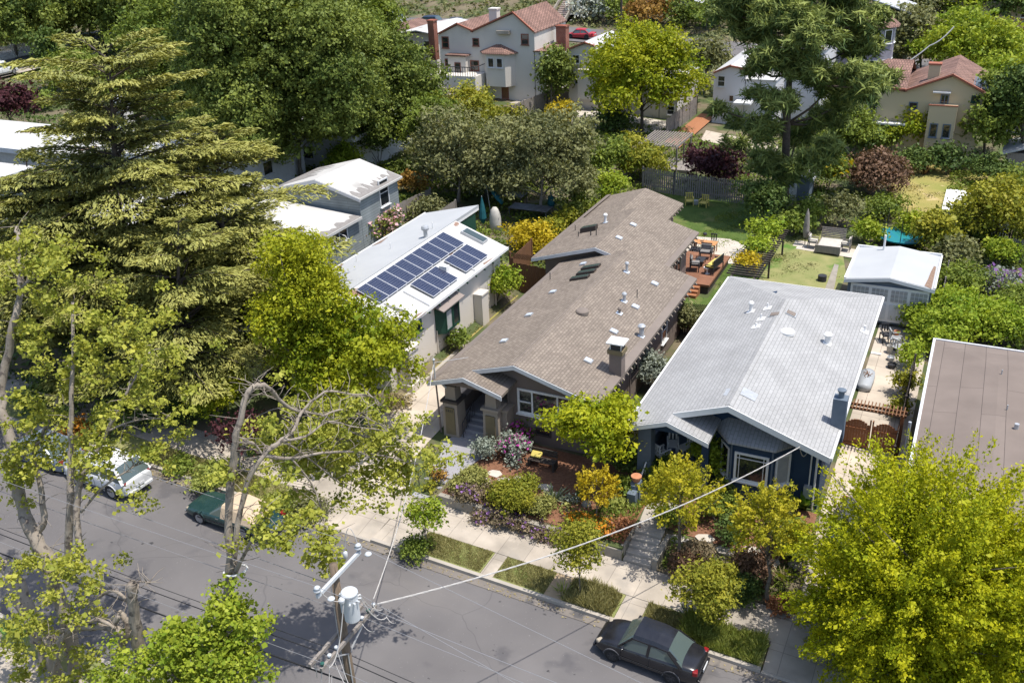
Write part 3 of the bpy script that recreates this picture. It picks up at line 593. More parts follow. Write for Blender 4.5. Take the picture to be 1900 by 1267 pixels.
# front window group
def pxwin(par, px, py, Y, w, hh, **k): c = onY(px, py, Y); return window(par, (c.x, Y-.002, c.z), (0, -1, 0), w, hh, WHT, **k)
c = onY(1011, 752, 38.08); f = window(h, (c.x, 38.098, c.z), (0, -1, 0), 3.0, 1.42, WHT, split=[1, 2.0, 1], fw=.12)
g = M(); 
for dx in (-1.06, 1.06): g.box(c.x+dx-.3, c.x+dx+.3, 38.0, 38.06, c.z-.03, c.z+.03)
g.parts('mullion', WHT, f)
window(h, (-17.6, 38.098, 1.75), (0, -1, 0), .9, .45, DKBR, sill=False)
# right-side windows
def xwin(par, px, py, X, w, hh, fr=WHT, n=(1, 0, 0), **k): c = onX(px, py, X); return window(par, (X, c.y, c.z), n, w, hh, fr, **k)
xwin(h, 1232, 612, -14.948, 1.0, 1.5, rows=2); window(h, (-14.948, 44.2, 3.2), (1, 0, 0), 1.1, 1.3, DKBR); window(h, (-14.948, 41.0, 3.2), (1, 0, 0), 1.3, 1.3, DKBR, cols=2)
window(h, (-16.998, 56.2, 3.3), (1, 0, 0), 1.5, 1.1, WHT, cols=2); window(h, (-16.998, 59.0, 2.6), (1, 0, 0), 1.6, 2.2, TRIM_T, cols=2); window(h, (-19.698, 64.0, 3.2), (1, 0, 0), 1.5, 1.2, WHT, cols=2)
# porch: pillars, floor, steps, door
FZ = 1.93
for cx, cy, nm in ((-22.2, 37.25, 'l'), (-19.9, 37.25, 'r')):
    g = M(); g.frustum(cx, cy, 1.05, 3.15, .92, .92, .80, .80); p = g.build('porch_pillar', TRIM_T, h)
    q = M(); q.frustum(cx, cy-.45, 1.35, 2.9, .56, .06, .5, .06); q.build('panel', OLIVE, p)
    q = M(); q.box(cx-.5, cx+.5, cy-.5, cy+.5, 3.152, 3.30); q.build('pillar_cap', DKBR if nm == 'l' else TRIM_T, p, bevel=.02)
    q = M(); q.frustum(cx, cy, 3.302, 4.1, .62, .62, .55, .55); q.build('upper_post', TRIM_T, p); q = M(); q.box(cx-.38, cx+.38, cy-.38, cy+.38, 4.102, 4.2); q.build('post_cap', DKBR, p)
    if nm == 'l':
        fc = bpy.data.curves.new('house_number', 'FONT'); fc.body = '1411'; fc.size = .22; fc.extrude = .008; fc.align_x = 'CENTER'
        to = bpy.data.objects.new('tmp', fc); COL.objects.link(to); bpy.context.view_layer.update(); me = bpy.data.meshes.new_from_object(to); bpy.data.objects.remove(to)
        no = finish('house_number', me, DKMET, p, ORI[h.name]); me.transform(Matrix.Translation(Vector((cx, cy-.50, 2.66))-ORI[h.name]) @ Matrix.Rotation(pi/2, 4, 'X'))
g = M(); g.box(-19.48, -19.2, 37.3, 38.09, 1.0, 3.0); g.box(-19.56, -19.12, 37.2, 38.08, 3.002, 3.12); g.build('porch_side_wall', TRIM_T, h)
g = M(); g.box(-22.35, -19.505, 38.35, 40.99, 1.0, FZ); g.build('porch_floor', GREYC, h)
g = M(); g.box(-22.4, -22.15, 37.72, 40.98, FZ-.6, FZ+.75); g.box(-22.44, -22.1, 37.72, 40.98, FZ+.752, FZ+.83); g.parts('porch_side_wall', STUC_B, h)
g = M()
for i in range(4): g.box(-21.72, -20.38, 37.0+.34*i, 38.34, 1.0, 1.13+.16*(i+1))
g.box(-22.0, -20.3, 36.72, 36.995, 1.0, 1.2); g.build('porch_steps', GREYC, h)
g = M(); g.box(-22.6, -19.4, 36.85, 36.99, 4.22, 4.45); g.prism([(-22.6, 36.9, 4.45), (-19.4, 36.9, 4.45), (-19.4, 36.9, zp(-19.4)-.16), (-21.02, 36.9, zp(-21.02)-.16), (-22.6, 36.9, zp(-22.6)-.16)], (0, .12, 0)); g.build('porch_beam', STUC_B, h)
g = M(); g.box(-21.5, -20.6, 40.95, 40.995, FZ, FZ+2.1); d = g.build('door', DKBR, h); g = M(); g.tube([(-20.7, 40.92, FZ+1), (-20.7, 40.92, FZ+1.15)], .02); g.build('handle', GALV, d)
g = M(); 
for i in range(8): q = Vector((-21.6, 37.0+.18*i, 1.2+.085*i)); g.tube([q, q+Vector((0, 0, .85))], .012, 5)
g.tube([(-21.6, 36.95, 2.0), (-21.6, 38.4, 2.72)], .022, 6); g.tube([(-21.6, 36.95, 2.0), (-21.6, 36.95, 1.1)], .02, 6); g.build('handrail', DKMET, h)
# chimney
g = M(); cp = onroof(1140, 694, zf1); cx, cy = cp.x+.05, cp.y+.25
g.box(cx-.32, cx+.32, cy-.28, cy+.28, 4.2, 5.72); ch = g.build('chimney', STUC_B, h)
g = M(); g.box(cx-.40, cx+.40, cy-.36, cy+.36, 5.722, 5.95); g.build('chimney_band', OLIVE, ch); g = M(); g.box(cx-.3, cx+.3, cy-.25, cy+.25, 5.952, 6.15)
g.build('chimney_flue', DKMET, ch); g = M(); g.box(cx-.45, cx+.45, cy-.42, cy+.42, 6.3, 6.36)
for a in (-.28, .28):
    for b in (-.24, .24): g.box(cx+a-.02, cx+a+.02, cy+b-.02, cy+b+.02, 5.95, 6.3)
g.build('chimney_cap', WHT, ch)
# roof fittings
def z7(x, y): return (940+x/2.9458, 330+y/2.9458)
for (x, y), zz in (((252, 627), zf1), ((122, 753), zf1), ((418, 474), zf1), ((693, 260), zf2), ((615, 332), zf2), ((810, 582), zf1), ((705, 708), zf1), ((587, 843), zf1), ((448, 1003), zf1), ((-15, 895), zf1)):
    p = onroof(*z7(x, y), zz); skylight(h, p.x, p.y, zz, .40, .38, SKYL, GALV, name='skylight', h=.09)
for x, y in ((460, 493), (435, 521), (400, 551)):
    p = onroof(*z7(x, y), zf1); skylight(h, p.x, p.y, zf1, 1.15, .46, SKYG, DKBR, name='roof_window', h=.14)
p = onroof(*z7(450, 290), zf2); skylight(h, p.x, p.y, zf2, 1.1, .5, SKYG, DKBR, name='roof_window', h=.32)
for (x, y), zz, hh, r, mm, cap in (((540, 245), zf2, .5, .09, WHT, 1), ((657, 515), zf1, .5, .08, GALV, 1), ((643, 675), zf1, .4, .09, GALV, 1), ((617, 740), zf1, .22, .07, BRFLAT, 1), ((737, 865), zf1, .55, .13, GALV, 1), ((713, 655), zf1, .5, .025, DKMET, 0), ((375, 288), zf2, .4, .025, DKMET, 0), ((392, 322), zf2, .35, .03, DKMET, 0), ((460, 315), zf2, .3, .035, DKMET, 0), ((490, 315), zf2, .45, .03, DKMET, 0), ((238, 555), zf1, .45, .025, DKMET, 0)):
    p = onroof(*z7(x, y), zz); pipe(h, p.x, p.y, p.z, hh, r, mm, cap=cap)
    if cap: g = M(); roofslab(g, p.x-.16, p.x+.16, p.y-.18, p.y+.14, zz(p.x-.16)+.03, zz(p.x+.16)+.03, .02); g.build('pipe_flashing', SKYL, h)
p = onroof(*z7(413, 738), zf1); g = M(); g.lathe((p.x, p.y, p.z-.05), [(.36, 0), (.36, .18), (.30, .24), (.02, .28)], 20); g.build('round_vent', BRFLAT, h, smooth=False)
# service mast at the porch corner
g = M(); mp_ = Vector((-22.75, 36.55, 4.5)); g.tube([mp_, mp_+Vector((0, 0, 1.15))], .04, 8); g.tube([mp_+Vector((0, 0, 1.0)), (-21.7, 38.2, 5.2)], .012, 5); g.lathe(mp_+Vector((0, 0, 1.12)), [(.07, 0), (.09, .06), (.02, .14)], 8); g.build('service_mast', GALV, h)
# dark gate and lattice left of rear section
def board_fence(name, label, pts, hh, m, cat='fence', post=2.4, zt=None, gap=.0, bw=.14, lattice=0, group=None):
    """vertical boards, rails and posts along a polyline on the ground"""
    p0 = pts[0]; o = thing(name, label, cat, (p0[0], p0[1], gz(p0[0], p0[1])), group); g = M(); r = M(); q = M(); la = M()
    for (xa, ya), (xb, yb) in zip(pts, pts[1:]):
        L_ = math.hypot(xb-xa, yb-ya); n = max(1, int(L_/(bw+gap))); dx, dy = (xb-xa)/L_, (yb-ya)/L_; d = Vector((dx, dy, 0)); nn = Vector((-dy, dx, 0))
        for i in range(n):
            t = (i+.5)/n; x, y = xa+(xb-xa)*t, ya+(yb-ya)*t; z = gz(x, y); hj = hh+random.uniform(-.04, .04)
            g.obox((x, y, z+hj/2), d, nn, Vector((0, 0, 1)), bw*.92, .02+random.uniform(0, .01), hj)
        for k in (.25, .8):
            r.bar((xa, ya, gz(xa, ya)+hh*k)+nn*0 if False else Vector((xa, ya, gz(xa, ya)+hh*k))+nn*.04, Vector((xb, yb, gz(xb, yb)+hh*k))+nn*.04, .04, .09)
        m_ = max(1, int(L_/post))
        for i in range(m_+1):
            t = i/m_; x, y = xa+(xb-xa)*t, ya+(yb-ya)*t; z = gz(x, y); q.box(x-.055, x+.055, y-.055+.06, y+.055+.06, z-.1, z+hh+(.45 if lattice else .08))
        if lattice:
            for i in range(int(L_/.12)):
                a = Vector((xa, ya, gz(xa, ya)+hh))+d*i*.12; la.bar(a, a+d*min(.4, L_-i*.12)+Vector((0, 0, .4)), .012, .03); la.bar(a+Vector((0, 0, .4)), a+d*min(.4, L_-i*.12), .012, .03)
    g.build('boards', m, o); r.build('rail', m, o); q.parts('post', m, o)
    if lattice: la.build('lattice', m, o)
    return o
board_fence('wooden_gate', 'dark brown wooden side gate with lattice top beside the brown house', [(-27.3, 54.6), (-24.5, 54.6)], 2.1, WOODB, 'gate', lattice=1)
board_fence('fence', 'dark fence run behind the lattice gate left of the brown house', [(-27.3, 54.7), (-27.5, 58.5)], 2.0, WOODB)
board_fence('wooden_gate', 'narrow dark gate with lattice between the brown and blue houses', [(-14.9, 53.2), (-13.0, 53.5)], 1.7, DKWOOD, 'gate', lattice=1)

# ================================================================ BLUE BUNGALOW
h = thing('blue_bungalow', 'navy blue bungalow with a pale grey shingle roof, bay window and shaded front porch', 'house', (-8.1, 45, .8))
zb = slopez(-12.58, -3.64, 4.28, 5.88)
g = M(); fz = 1.55
g.prism([(x, 38.5, z) for x, z in [(-8.95, .4), (-4.12, .4), (-4.12, zb(-4.12)-.16), (-8.11, 5.7), (-8.95, zb(-8.95)-.16)]], (0, 10.5, 0)); g.box(-8.95, -4.12, 49.002, 54.4, .4, 4.1); g.box(-12.15, -8.953, 51.5, 54.4, .4, 4.1)
g.prism([(x, 41.2, z) for x, z in [(-12.15, .4), (-8.953, .4), (-8.953, zb(-8.953)-.16), (-12.15, zb(-12.15)-.16)]], (0, 10.2, 0))
g.prism([(x, 38.45, z) for x, z in [(-10.3, 4.1), (-8.953, 4.1), (-8.953, zb(-8.953)-.16), (-10.3, zb(-10.3)-.16)]], (0, .2, 0)); g.build('wall', NAVY, h)
# hip-ended roof
xl, xr, xm, y0, y1, yh, ze, zr = -12.58, -3.64, -8.11, 37.0, 55.3, 49.3, 4.28, 5.88; g = M(); th = .16
V = [(xl, y0, ze), (xm, y0, zr), (xr, y0, ze), (xr, y1, ze), (xl, y1, ze), (xm, yh, zr)]; V2 = [(a, b, c-th) for a, b, c in V]
g.add(V+V2, [(0, 1, 5, 4), (1, 2, 3, 5), (3, 4, 5), (6, 10, 11, 7), (7, 11, 9, 8), (9, 11, 10), (0, 6, 7, 1), (1, 7, 8, 2), (2, 8, 9, 3), (3, 9, 10, 4), (4, 10, 6, 0)]); g.build('roof', GYSH, h)
g = M()
for k in range(52):   # ridge caps
    y = y0+.1+k*.235; g.add([(xm-.17, y, zr-.045), (xm, y, zr+.03), (xm+.17, y, zr-.045), (xm+.17, y+.27, zr-.03), (xm, y+.27, zr+.055), (xm-.17, y+.27, zr-.03)], [(0, 1, 4, 3+2) if False else (0, 1, 4, 5), (1, 2, 3, 4), (3, 4, 5), (0, 2, 1)])
g.build('ridge_caps', GYSH, h)
g = M()
for (xa, za), (xb, zb_) in (((-10.6, zb(-10.6)), (xm, zr)), ((xm, zr), (xr, ze))):
    g.add([(x, y, z) for y in (y0-.05, y0-.003) for x, z in ((xa, za+.0), (xb, zb_+.0), (xb, zb_-.3), (xa, za-.3))], [(0, 1, 2, 3), (7, 6, 5, 4), (0, 4, 5, 1), (2, 6, 7, 3), (0, 3, 7, 4), (1, 5, 6, 2)])
g.build('bargeboard', WHT, h)
g = M(); g.box(xr+.003, xr+.10, y0, y1, ze-.2, ze-.03); g.box(xl-.10, xl-.003, 36.3, y1, ze-.2, ze-.03); g.box(xl, xr, y1+.003, y1+.1, ze-.2, ze-.03); g.parts('gutter', WHT, h)
gable_roof(h, -12.58, -8.72, 36.25, 38.45, 4.276, 4.97, GYSH, WHT, name='porch_roof')
# porch
g = M(); g.box(-12.1, -8.96, 37.35, 41.19, .5, fz); g.build('porch_floor', STEEL, h)
g = M(); g.frustum(-11.85, 37.15, .6, 4.1, .7, .7, .6, .6); g.build('porch_pillar', STEEL, h); g = M(); g.box(-12.16, -11.96, 37.4, 41.15, .6, 2.4); g.build('porch_side_wall', STEEL, h)
g = M(); g.frustum(-9.15, 37.6, .6, 4.1, .35, .35, .3, .3); g.build('porch_pillar', NAVY, h)
g = M(); g.prism([(-12.1, 36.75, 4.08), (-9.0, 36.75, 4.08), (-9.0, 36.75, 4.18), (-10.65, 36.75, 4.78), (-12.1, 36.75, 4.22)], (0, .12, 0)); g.build('porch_beam', NAVY, h)
window(h, (-9.6, 41.198, fz+1.5), (0, -1, 0), .8, 1.2, WHT, rows=2); g = M(); g.box(-11.6, -10.7, 41.12, 41.195, fz, fz+2.1); g.build('door', DKWOOD, h)
g = M(); g.tube([(-11.75, 36.0, 1.75), (-11.75, 37.4, 2.45)], .03); g.tube([(-11.75, 36.0, 1.75), (-11.75, 36.0, .8)], .025); g.tube([(-11.75, 36.7, 2.1), (-11.75, 36.7, 1.1)], .02); g.tube([(-11.75, 37.35, 2.42), (-11.75, 37.35, 1.6)], .02); g.build('handrail', WHT, h)
g = M(); g.box(-11.98, -11.8, 35.4, 37.4, .6, 1.7); g.box(-12.05, -11.65, 35.0, 35.4, .6, 1.5); g.build('stair_wall', STEEL, h)
# bay window
bx0, bx1, by = -8.7, -5.35, 37.55; g = M(); pts = [(bx0, 38.49), (bx0+.75, by), (bx1-.75, by), (bx1, 38.49)]
g.prism([(x, y, .5) for x, y in pts], (0, 0, 3.3)); bay = g.build('bay_window', NAVY, h)
g = M(); P0 = [(bx0-.25, 38.49, 4.45), (bx1+.25, 38.49, 4.45), (bx0-.35, 38.3, 3.87), (bx0+.62, by-.32, 3.87), (bx1-.62, by-.32, 3.87), (bx1+.35, 38.3, 3.87), (bx0+.9, 38.49, 4.5), (bx1-.9, 38.49, 4.5)]
g.add([(bx0+.3, 38.49, 4.42), (bx1-.3, 38.49, 4.42), (bx1+.4, 38.49, 3.9), (bx1-.62, by-.3, 3.9), (bx0+.62, by-.3, 3.9), (bx0-.4, 38.49, 3.9)]+[(bx1+.4, 38.49, 3.8), (bx1-.62, by-.3, 3.8), (bx0+.62, by-.3, 3.8), (bx0-.4, 38.49, 3.8)], [(0, 1, 3, 4), (1, 2, 3), (0, 4, 5), (2, 6, 7, 3), (3, 7, 8, 4), (4, 8, 9, 5), (9, 8, 7, 6), (0, 5, 9, 6, 2, 1)]); g.build('bay_roof', GYSH, h)
c = onY(1409, 882, by); window(h, ((bx0+bx1)/2, by-.002, 2.55), (0, -1, 0), 1.55, 1.5, WHT, fw=.11)
g = M(); X = (bx0+bx1)/2
for dx in (-.55, .55): g.box(X+dx-.015, X+dx+.015, by-.06, by-.02, 1.9, 3.2)
g.box(X-.68, X+.68, by-.058, by-.022, 3.0, 3.03); g.build('window_grille', WHT, h)
for a, b in ((pts[0], pts[1]), (pts[2], pts[3])):
    mx, my = (a[0]+b[0])/2, (a[1]+b[1])/2; d = Vector((b[0]-a[0], b[1]-a[1], 0)).normalized(); n = Vector((d.y, -d.x, 0)); window(h, (mx+n.x*.002, my+n.y*.002, 2.5), n, .85, 1.6, WHT, glass=PANE if a is pts[0] else PANEW, fw=.1)
g = M()
for x, y in ((bx0+.75, by), (bx1-.75, by)): g.tube([(x, y-.05, 3.8), (x, y-.05, .9)], .045, 6)
g.parts('corner_board', STEEL, h)
g = M(); g.tube([(-4.3, 38.35, 4.3), (-4.3, 38.35, .5)], .05); g.tube([(-4.55, 38.4, 4.5), (-4.55, 38.4, .9)], .035); g.parts('downpipe', WHT, h); g = M(); g.box(-4.75, -4.4, 38.25, 38.48, 1.1, 1.7); g.build('meter_box', GALV, h)
window(h, (-4.118, 42.5, 2.7), (1, 0, 0), 1.0, 1.3, WHT); window(h, (-4.118, 47.5, 2.7), (1, 0, 0), 1.0, 1.3, WHT, rows=2); window(h, (-4.118, 52.0, 2.7), (1, 0, 0), 1.0, 1.3, WHT)
cp = onroof(1549, 790, zb); cx, cy = cp.x+.1, cp.y+.2; g = M(); g.box(cx-.3, cx+.3, cy-.28, cy+.28, 3.6, 5.75); ch = g.build('chimney', STEEL, h); g = M(); g.cyl((cx, cy, 5.75), .13, .35, 12); g.lathe((cx, cy, 6.05), [(.18, 0), (.2, .08), (.1, .12)], 12); g.build('chimney_cap', STEEL, ch)
for px, py in ((1437, 584), (1468, 583)): p = onroof(px, py, zb); skylight(h, p.x, p.y, zb, .55, .5, SKYG if 0 else BRFLAT, GALV, h=.06)
for px, py in ((1359, 726), (1390, 732)): p = onroof(px, py, zb); g = M(); s_ = .34; roofslab(g, p.x-s_, p.x+s_, p.y-s_, p.y+s_, zb(p.x-s_)+.03, zb(p.x+s_)+.03, .02); g.build('roof_vent', GALV, h)
p = Vector((-8.3, 51.3, 0)); g = M()
for px, py, hh, r in ((1393, 578, .45, .09), (1424, 572, .3, .04), (1412, 592, .3, .04), (1403, 606, .2, .05), (1535, 637, .45, .14), (1604, 615, .35, .06)):
    p = onroof(px, py, zb); pipe(h, p.x, p.y, p.z, hh, r, WHT, cap=r > .08); g = M(); roofslab(g, p.x-.2, p.x+.2, p.y-.25, p.y+.2, zb(p.x-.2)+.03, zb(p.x+.2)+.03, .02); g.build('pipe_flashing', WHT, h)
p = onroof(1461, 618, zb); g = M(); g.lathe((p.x, p.y, p.z-.05), [(.36, 0), (.36, .16), (.30, .22), (.02, .25)], 20); g.build('round_vent', WHT, h)
# ================================================================ GARAGE
h = thing('garage', 'pale blue detached garage with white folding doors and a low white roof', 'garage', (-3.7, 63, .9))
gz_ = slopez(-6.3, -1.05, 3.42, 3.82); g = M(); g.prism([(x, 59.75, z) for x, z in [(-6.1, .6), (-1.2, .6), (-1.2, gz_(-1.2)-.12), (-3.68, 3.7), (-6.1, gz_(-6.1)-.12)]], (0, 5.3, 0)); g.build('wall', STEEL, h)
gable_roof(h, -6.32, -1.02, 59.45, 65.25, 3.42, 3.82, GROOF, WHT)
g = M(); g.box(-6.34, -6.2, 59.45, 65.3, 3.43, 3.5); g.box(-1.1, -.99, 59.45, 65.3, 3.43, 3.5); g.box(-6.3, -1.05, 65.2, 65.32, 3.45, 3.6); g.build('roof_edge', WHT, h)
rp = [onroof(x, y, gz_) for x, y in ((1715, 531), (1722, 518), (1727, 505), (1733, 494), (1737, 496), (1733, 515), (1728, 536))]; g = M(); g.prism([p+Vector((0, 0, .012)) for p in rp], (0, 0, .006)); g.build('rust_patch', mat('rusty leaf litter', (.17, .10, .07), 1, (.26, .19, .14), 9), h)
d0 = M(); d0.box(-5.9, -1.3, 59.68, 59.74, .75, 3.1); d = d0.build('garage_door', WHT, h)
g = M(); q = M()
for i in range(4):
    x = -5.85+i*1.14
    for j in range(4):
        for k in range(3): q.box(x+.1+j*.245, x+.1+j*.245+.21, 59.655, 59.672, 2.15+k*.27, 2.15+k*.27+.23)
    g.box(x+.08, x+.52, 59.65, 59.676, .95, 1.95); g.box(x+.6, x+1.05, 59.65, 59.676, .95, 1.95)
g.build('door_panels', WHTD, d); q.parts('pane', PANEW, d)
g = M(); g.cyl((-4.6, 64.6, 3.6), .07, 1.1, 10); g.build('vent_pipe', WHT, h)

# ================================================================ WHITE SOLAR BUNGALOW
h = thing('white_bungalow', 'cream stucco bungalow with white roof, solar panels and dark green trim', 'house', (-31, 46, 1.7))
XR, XM, XL, ZE, ZR, ZL = -26.65, -30.4, -34.7, 5.2, 6.6, 5.62; zs = lambda x: ZE+(ZR-ZE)*(XR-x)/(XR-XM)
g = M(); g.prism([(x, 38.9, z) for x, z in [(-34.3, 1.2), (-27.05, 1.2), (-27.05, zs(-27.05)-.16), (XM, ZR-.16), (-34.3, ZL-.08)]], (0, 13.8, 0)); g.prism([(x, 52.701, z) for x, z in [(-34.3, 1.2), (-30.6, 1.2), (-30.6, ZR-.1), (-34.3, ZL-.08)]], (0, 3.3, 0)); g.build('wall', STUC_W, h)
g = M(); roofslab(g, XM+.002, XR, 38.0, 53.1, ZR, ZE, .15); g.build('roof', WROOF, h)
g = M(); roofslab(g, XL, XM, 38.0, 56.4, ZL, ZR+.06, .18); g.build('rear_roof', GROOF, h)
g = M(); g.box(XM-.05, XM-.002, 53.15, 56.38, ZR-.3, ZR-.05); g.box(XR+.003, XR+.06, 38.0, 53.1, ZE-.14, ZE+.03); g.box(XL-.06, XL-.003, 38.0, 56.4, ZL-.16, ZL+.05); g.build('roof_edge', WHT, h)
g = M(); g.box(XM-.2, XM-.06, 53.2, 55.95, 3, ZR-.14); g.build('clerestory_wall', DGREEN, h)
tails(h, XR, 39.3, 52.8, ZE, 1, DGREEN, step=1.15)
# panels lie parallel to the slope
import math as _m
sl = _m.atan2(ZR-ZE, XR-XM); ax = Vector((cos(sl), 0, -sin(sl))); nz = Vector((sin(sl), 0, cos(sl)))
def panel(i, row):
    y = 50.3-i*1.0; xc = XM+.28+.8+row*1.66; c = Vector((xc, y, zs(xc)+.16)); o = thing('solar_panel', '', 'solar panel', c, 'solar panels on the white bungalow roof')
    n = {0: 'upper', 1: 'lower'}[row]; o['label'] = 'solar panel, %s from the rear in the %s row' % (['first', 'second', 'third', 'fourth', 'fifth', 'sixth', 'seventh', 'eighth', 'ninth', 'tenth'][i], n)
    g = M(); g.obox(c, ax, Vector((0, 1, 0)), nz, 1.62, .97, .04); g.build('frame', ALU, o); g = M(); g.obox(c+nz*.022, ax, Vector((0, 1, 0)), nz, 1.56, .91, .006); g.build('cells', CELL, o)
for i in range(10): panel(i, 0)
for i in (0, 1, 2, 4, 5, 6): panel(i, 1)
g = M(); 
for y in (48.6, 43.0): g.bar((XM+2.0, y, zs(XM+2.0)+.08), (XM+3.7, y, zs(XM+3.7)+.08), .05)
g.parts('panel_rail', ALU, h)
p = onroof(825, 504, zs); g = M(); g.box(p.x-.25, p.x+.25, p.y-.2, p.y+.2, p.z-.1, p.z+.4); g.build('roof_vent', WHT, h)
p = onroof(880, 441, zs); g = M(); s_ = .45; g.obox((p.x, p.y, p.z+.1), ax, Vector((0, 1, 0)), nz, 1.7, .75, .2); f = g.build('skylight', GALV, h); g = M(); g.obox(Vector((p.x, p.y, p.z))+nz*.215, ax, Vector((0, 1, 0)), nz, 1.55, .6, .01); g.build('pane', SKYG, f)
p = onroof(748, 603, zs); g = M(); g.box(p.x-.38, p.x+.38, p.y-.35, p.y+.35, p.z-.2, p.z+.42); g.build('roof_box', WHT, h)
p = onroof(740, 578, zs); g = M(); g.add([(p.x-.9, p.y-.1, zs(p.x-.9)+.02), (p.x+.5, p.y-.1, zs(p.x+.5)+.02), (p.x+.5, p.y-.05, zs(p.x+.5)+.35), (p.x-.9, p.y-.05, zs(p.x-.9)+.05), (p.x+.5, p.y+.25, zs(p.x+.5)+.02)], [(0, 1, 2, 3), (2, 1, 4), (3, 2, 4, 0)]); g.build('roof_cricket', WROOF, h)
zl = lambda x: ZL+(ZR+.06-ZL)*(x-XL)/(XM-XL)
p = onroof(790, 440, zl); g = M(); g.cyl((p.x, p.y, p.z-.1), .13, .55, 14); g.lathe((p.x, p.y, p.z+.42), [(.14, 0), (.24, .08), (.26, .2), (.2, .32), (.02, .36)], 14); g.build('turbine_vent', GALV, h)
for px, py in ((803, 424), (725, 462), (662, 485)): p = onroof(px, py, zl); g = M(); g.tube([(p.x, p.y, p.z-.05), (p.x, p.y, p.z+.4)], .03, 8); g.build('vent_pipe', WHT, h)
def worn(par, pts, zf, m, name='worn_patch'):
    g = M(); P = [onroof(x, y, zf)+Vector((0, 0, .012)) for x, y in pts]; g.prism(P, (0, 0, .006)); g.build(name, m, par)
RUSTP = mat('worn brown roofing', (.19, .125, .095), .95, (.27, .20, .16), 4, 6)
for pl in ([(709, 636), (716, 625), (728, 616), (742, 612), (754, 611), (738, 624), (722, 633)], [(764, 592), (772, 584), (783, 580), (796, 573), (790, 580), (778, 590), (768, 595)], [(896, 489), (905, 484), (915, 478), (908, 486), (899, 492)]): worn(h, pl, zs, RUSTP)
for pl in ([(612, 503), (622, 495), (638, 489), (634, 494), (622, 503), (612, 511)], [(690, 457), (705, 448), (720, 440), (707, 451)]): worn(h, pl, zl, RUSTP)
# side wall: windows, bay, chimneys
xwin(h, 772, 604, -27.045, 1.1, .8, DGREEN); xwin(h, 727, 640, -27.045, .9, .9, DGREEN)
b = onX(826, 585, -27.04); g = M(); g.prism([(-27.04, b.y-1.2, b.z-.75), (-26.55, b.y-.85, b.z-.75), (-26.55, b.y+.85, b.z-.75), (-27.04, b.y+1.2, b.z-.75)], (0, 0, 1.6)); f = g.build('bay_window', DGREEN, h)
for yy in (-.42, .42): window(h, (-26.545, b.y+yy, b.z+.02), (1, 0, 0), .8, 1.35, DGREEN, glass=PANE if yy > 0 else PANEW, sill=False)
g = M(); roofslab(g, -27.04, -26.35, b.y-1.3, b.y+1.3, b.z+1.1, b.z+.88, .06); g.build('bay_roof', BRWN, h)
cz = 1.4
g = M(); c = onX(889, 590, -27.0); g.box(-27.04, -26.45, c.y-.5, c.y+.35, 1.2, c.z+1.75); g.box(-27.04, -26.4, c.y-.55, c.y+.4, c.z+1.752, c.z+1.87); g.build('chimney', STUC_W, h)
g = M(); g.box(-27.0, -26.2, 39.6, 40.6, 1.2, 3.9); g.box(-27.0, -26.12, 39.52, 40.68, 3.902, 4.12); g.box(-27.0, -26.12, 39.52, 40.68, 1.2, 1.95); g.box(-27.0, -26.55, 39.75, 40.45, 4.122, 5.3); g.build('chimney', STUC_W, h)
g = M(); g.tube([(-26.95, 51.6, 5.1), (-26.95, 51.6, 1.6)], .05); g.tube([(-26.98, 44.0, 3.2), (-26.98, 44.0, 1.7)], .03); g.parts('downpipe', STUC_W, h)
# arched front porch at left
g = M(); zp2 = slopez(-36.0, -30.4, 4.95, 5.75); gable_roof(h, -36.0, -30.4, 36.3, 39.6, 4.95, 5.75, WROOF2, DGREEN, name='porch_roof')
arch = []; ac, ar, az = -33.4, 1.25, 3.2
prof = [(-35.1, 1.3), (-35.1, 4.85), (-33.2, 5.4), (-31.3, 4.95), (-31.3, 1.3), (ac+ar, 1.3)]+[(ac+ar*cos(t), az+ar*sin(t)*.95) for t in [pi*k/14 for k in range(15)]]+[(ac-ar, 1.3)]
g.prism([(x, 37.0, z) for x, z in prof], (0, .35, 0)); g.build('porch_arch', STUC_W, h)
g = M(); g.frustum(-34.9, 37.1, 1.2, 3.3, .9, .8, .8, .7); g.build('porch_pillar', STUC_W, h); g = M(); g.box(-35.45, -34.35, 36.65, 37.55, 3.302, 3.45); g.build('pillar_cap', STUC_W, h); g = M(); g.frustum(-31.6, 37.1, 1.2, 3.3, .9, .8, .8, .7); g.build('porch_pillar', STUC_W, h)
g = M(); g.box(-35.1, -31.3, 37.36, 38.88, 1.2, 1.9); g.box(-33.9, -32.7, 36.3, 37.35, 1.2, 1.65); g.build('porch_floor', GREYC, h); g = M(); g.box(-33.9, -32.9, 38.82, 38.89, 1.9, 4.0); g.build('door', DGREEN, h)
window(h, (-29.0, 38.898, 3.4), (0, -1, 0), 2.0, 1.4, DGREEN, cols=3)
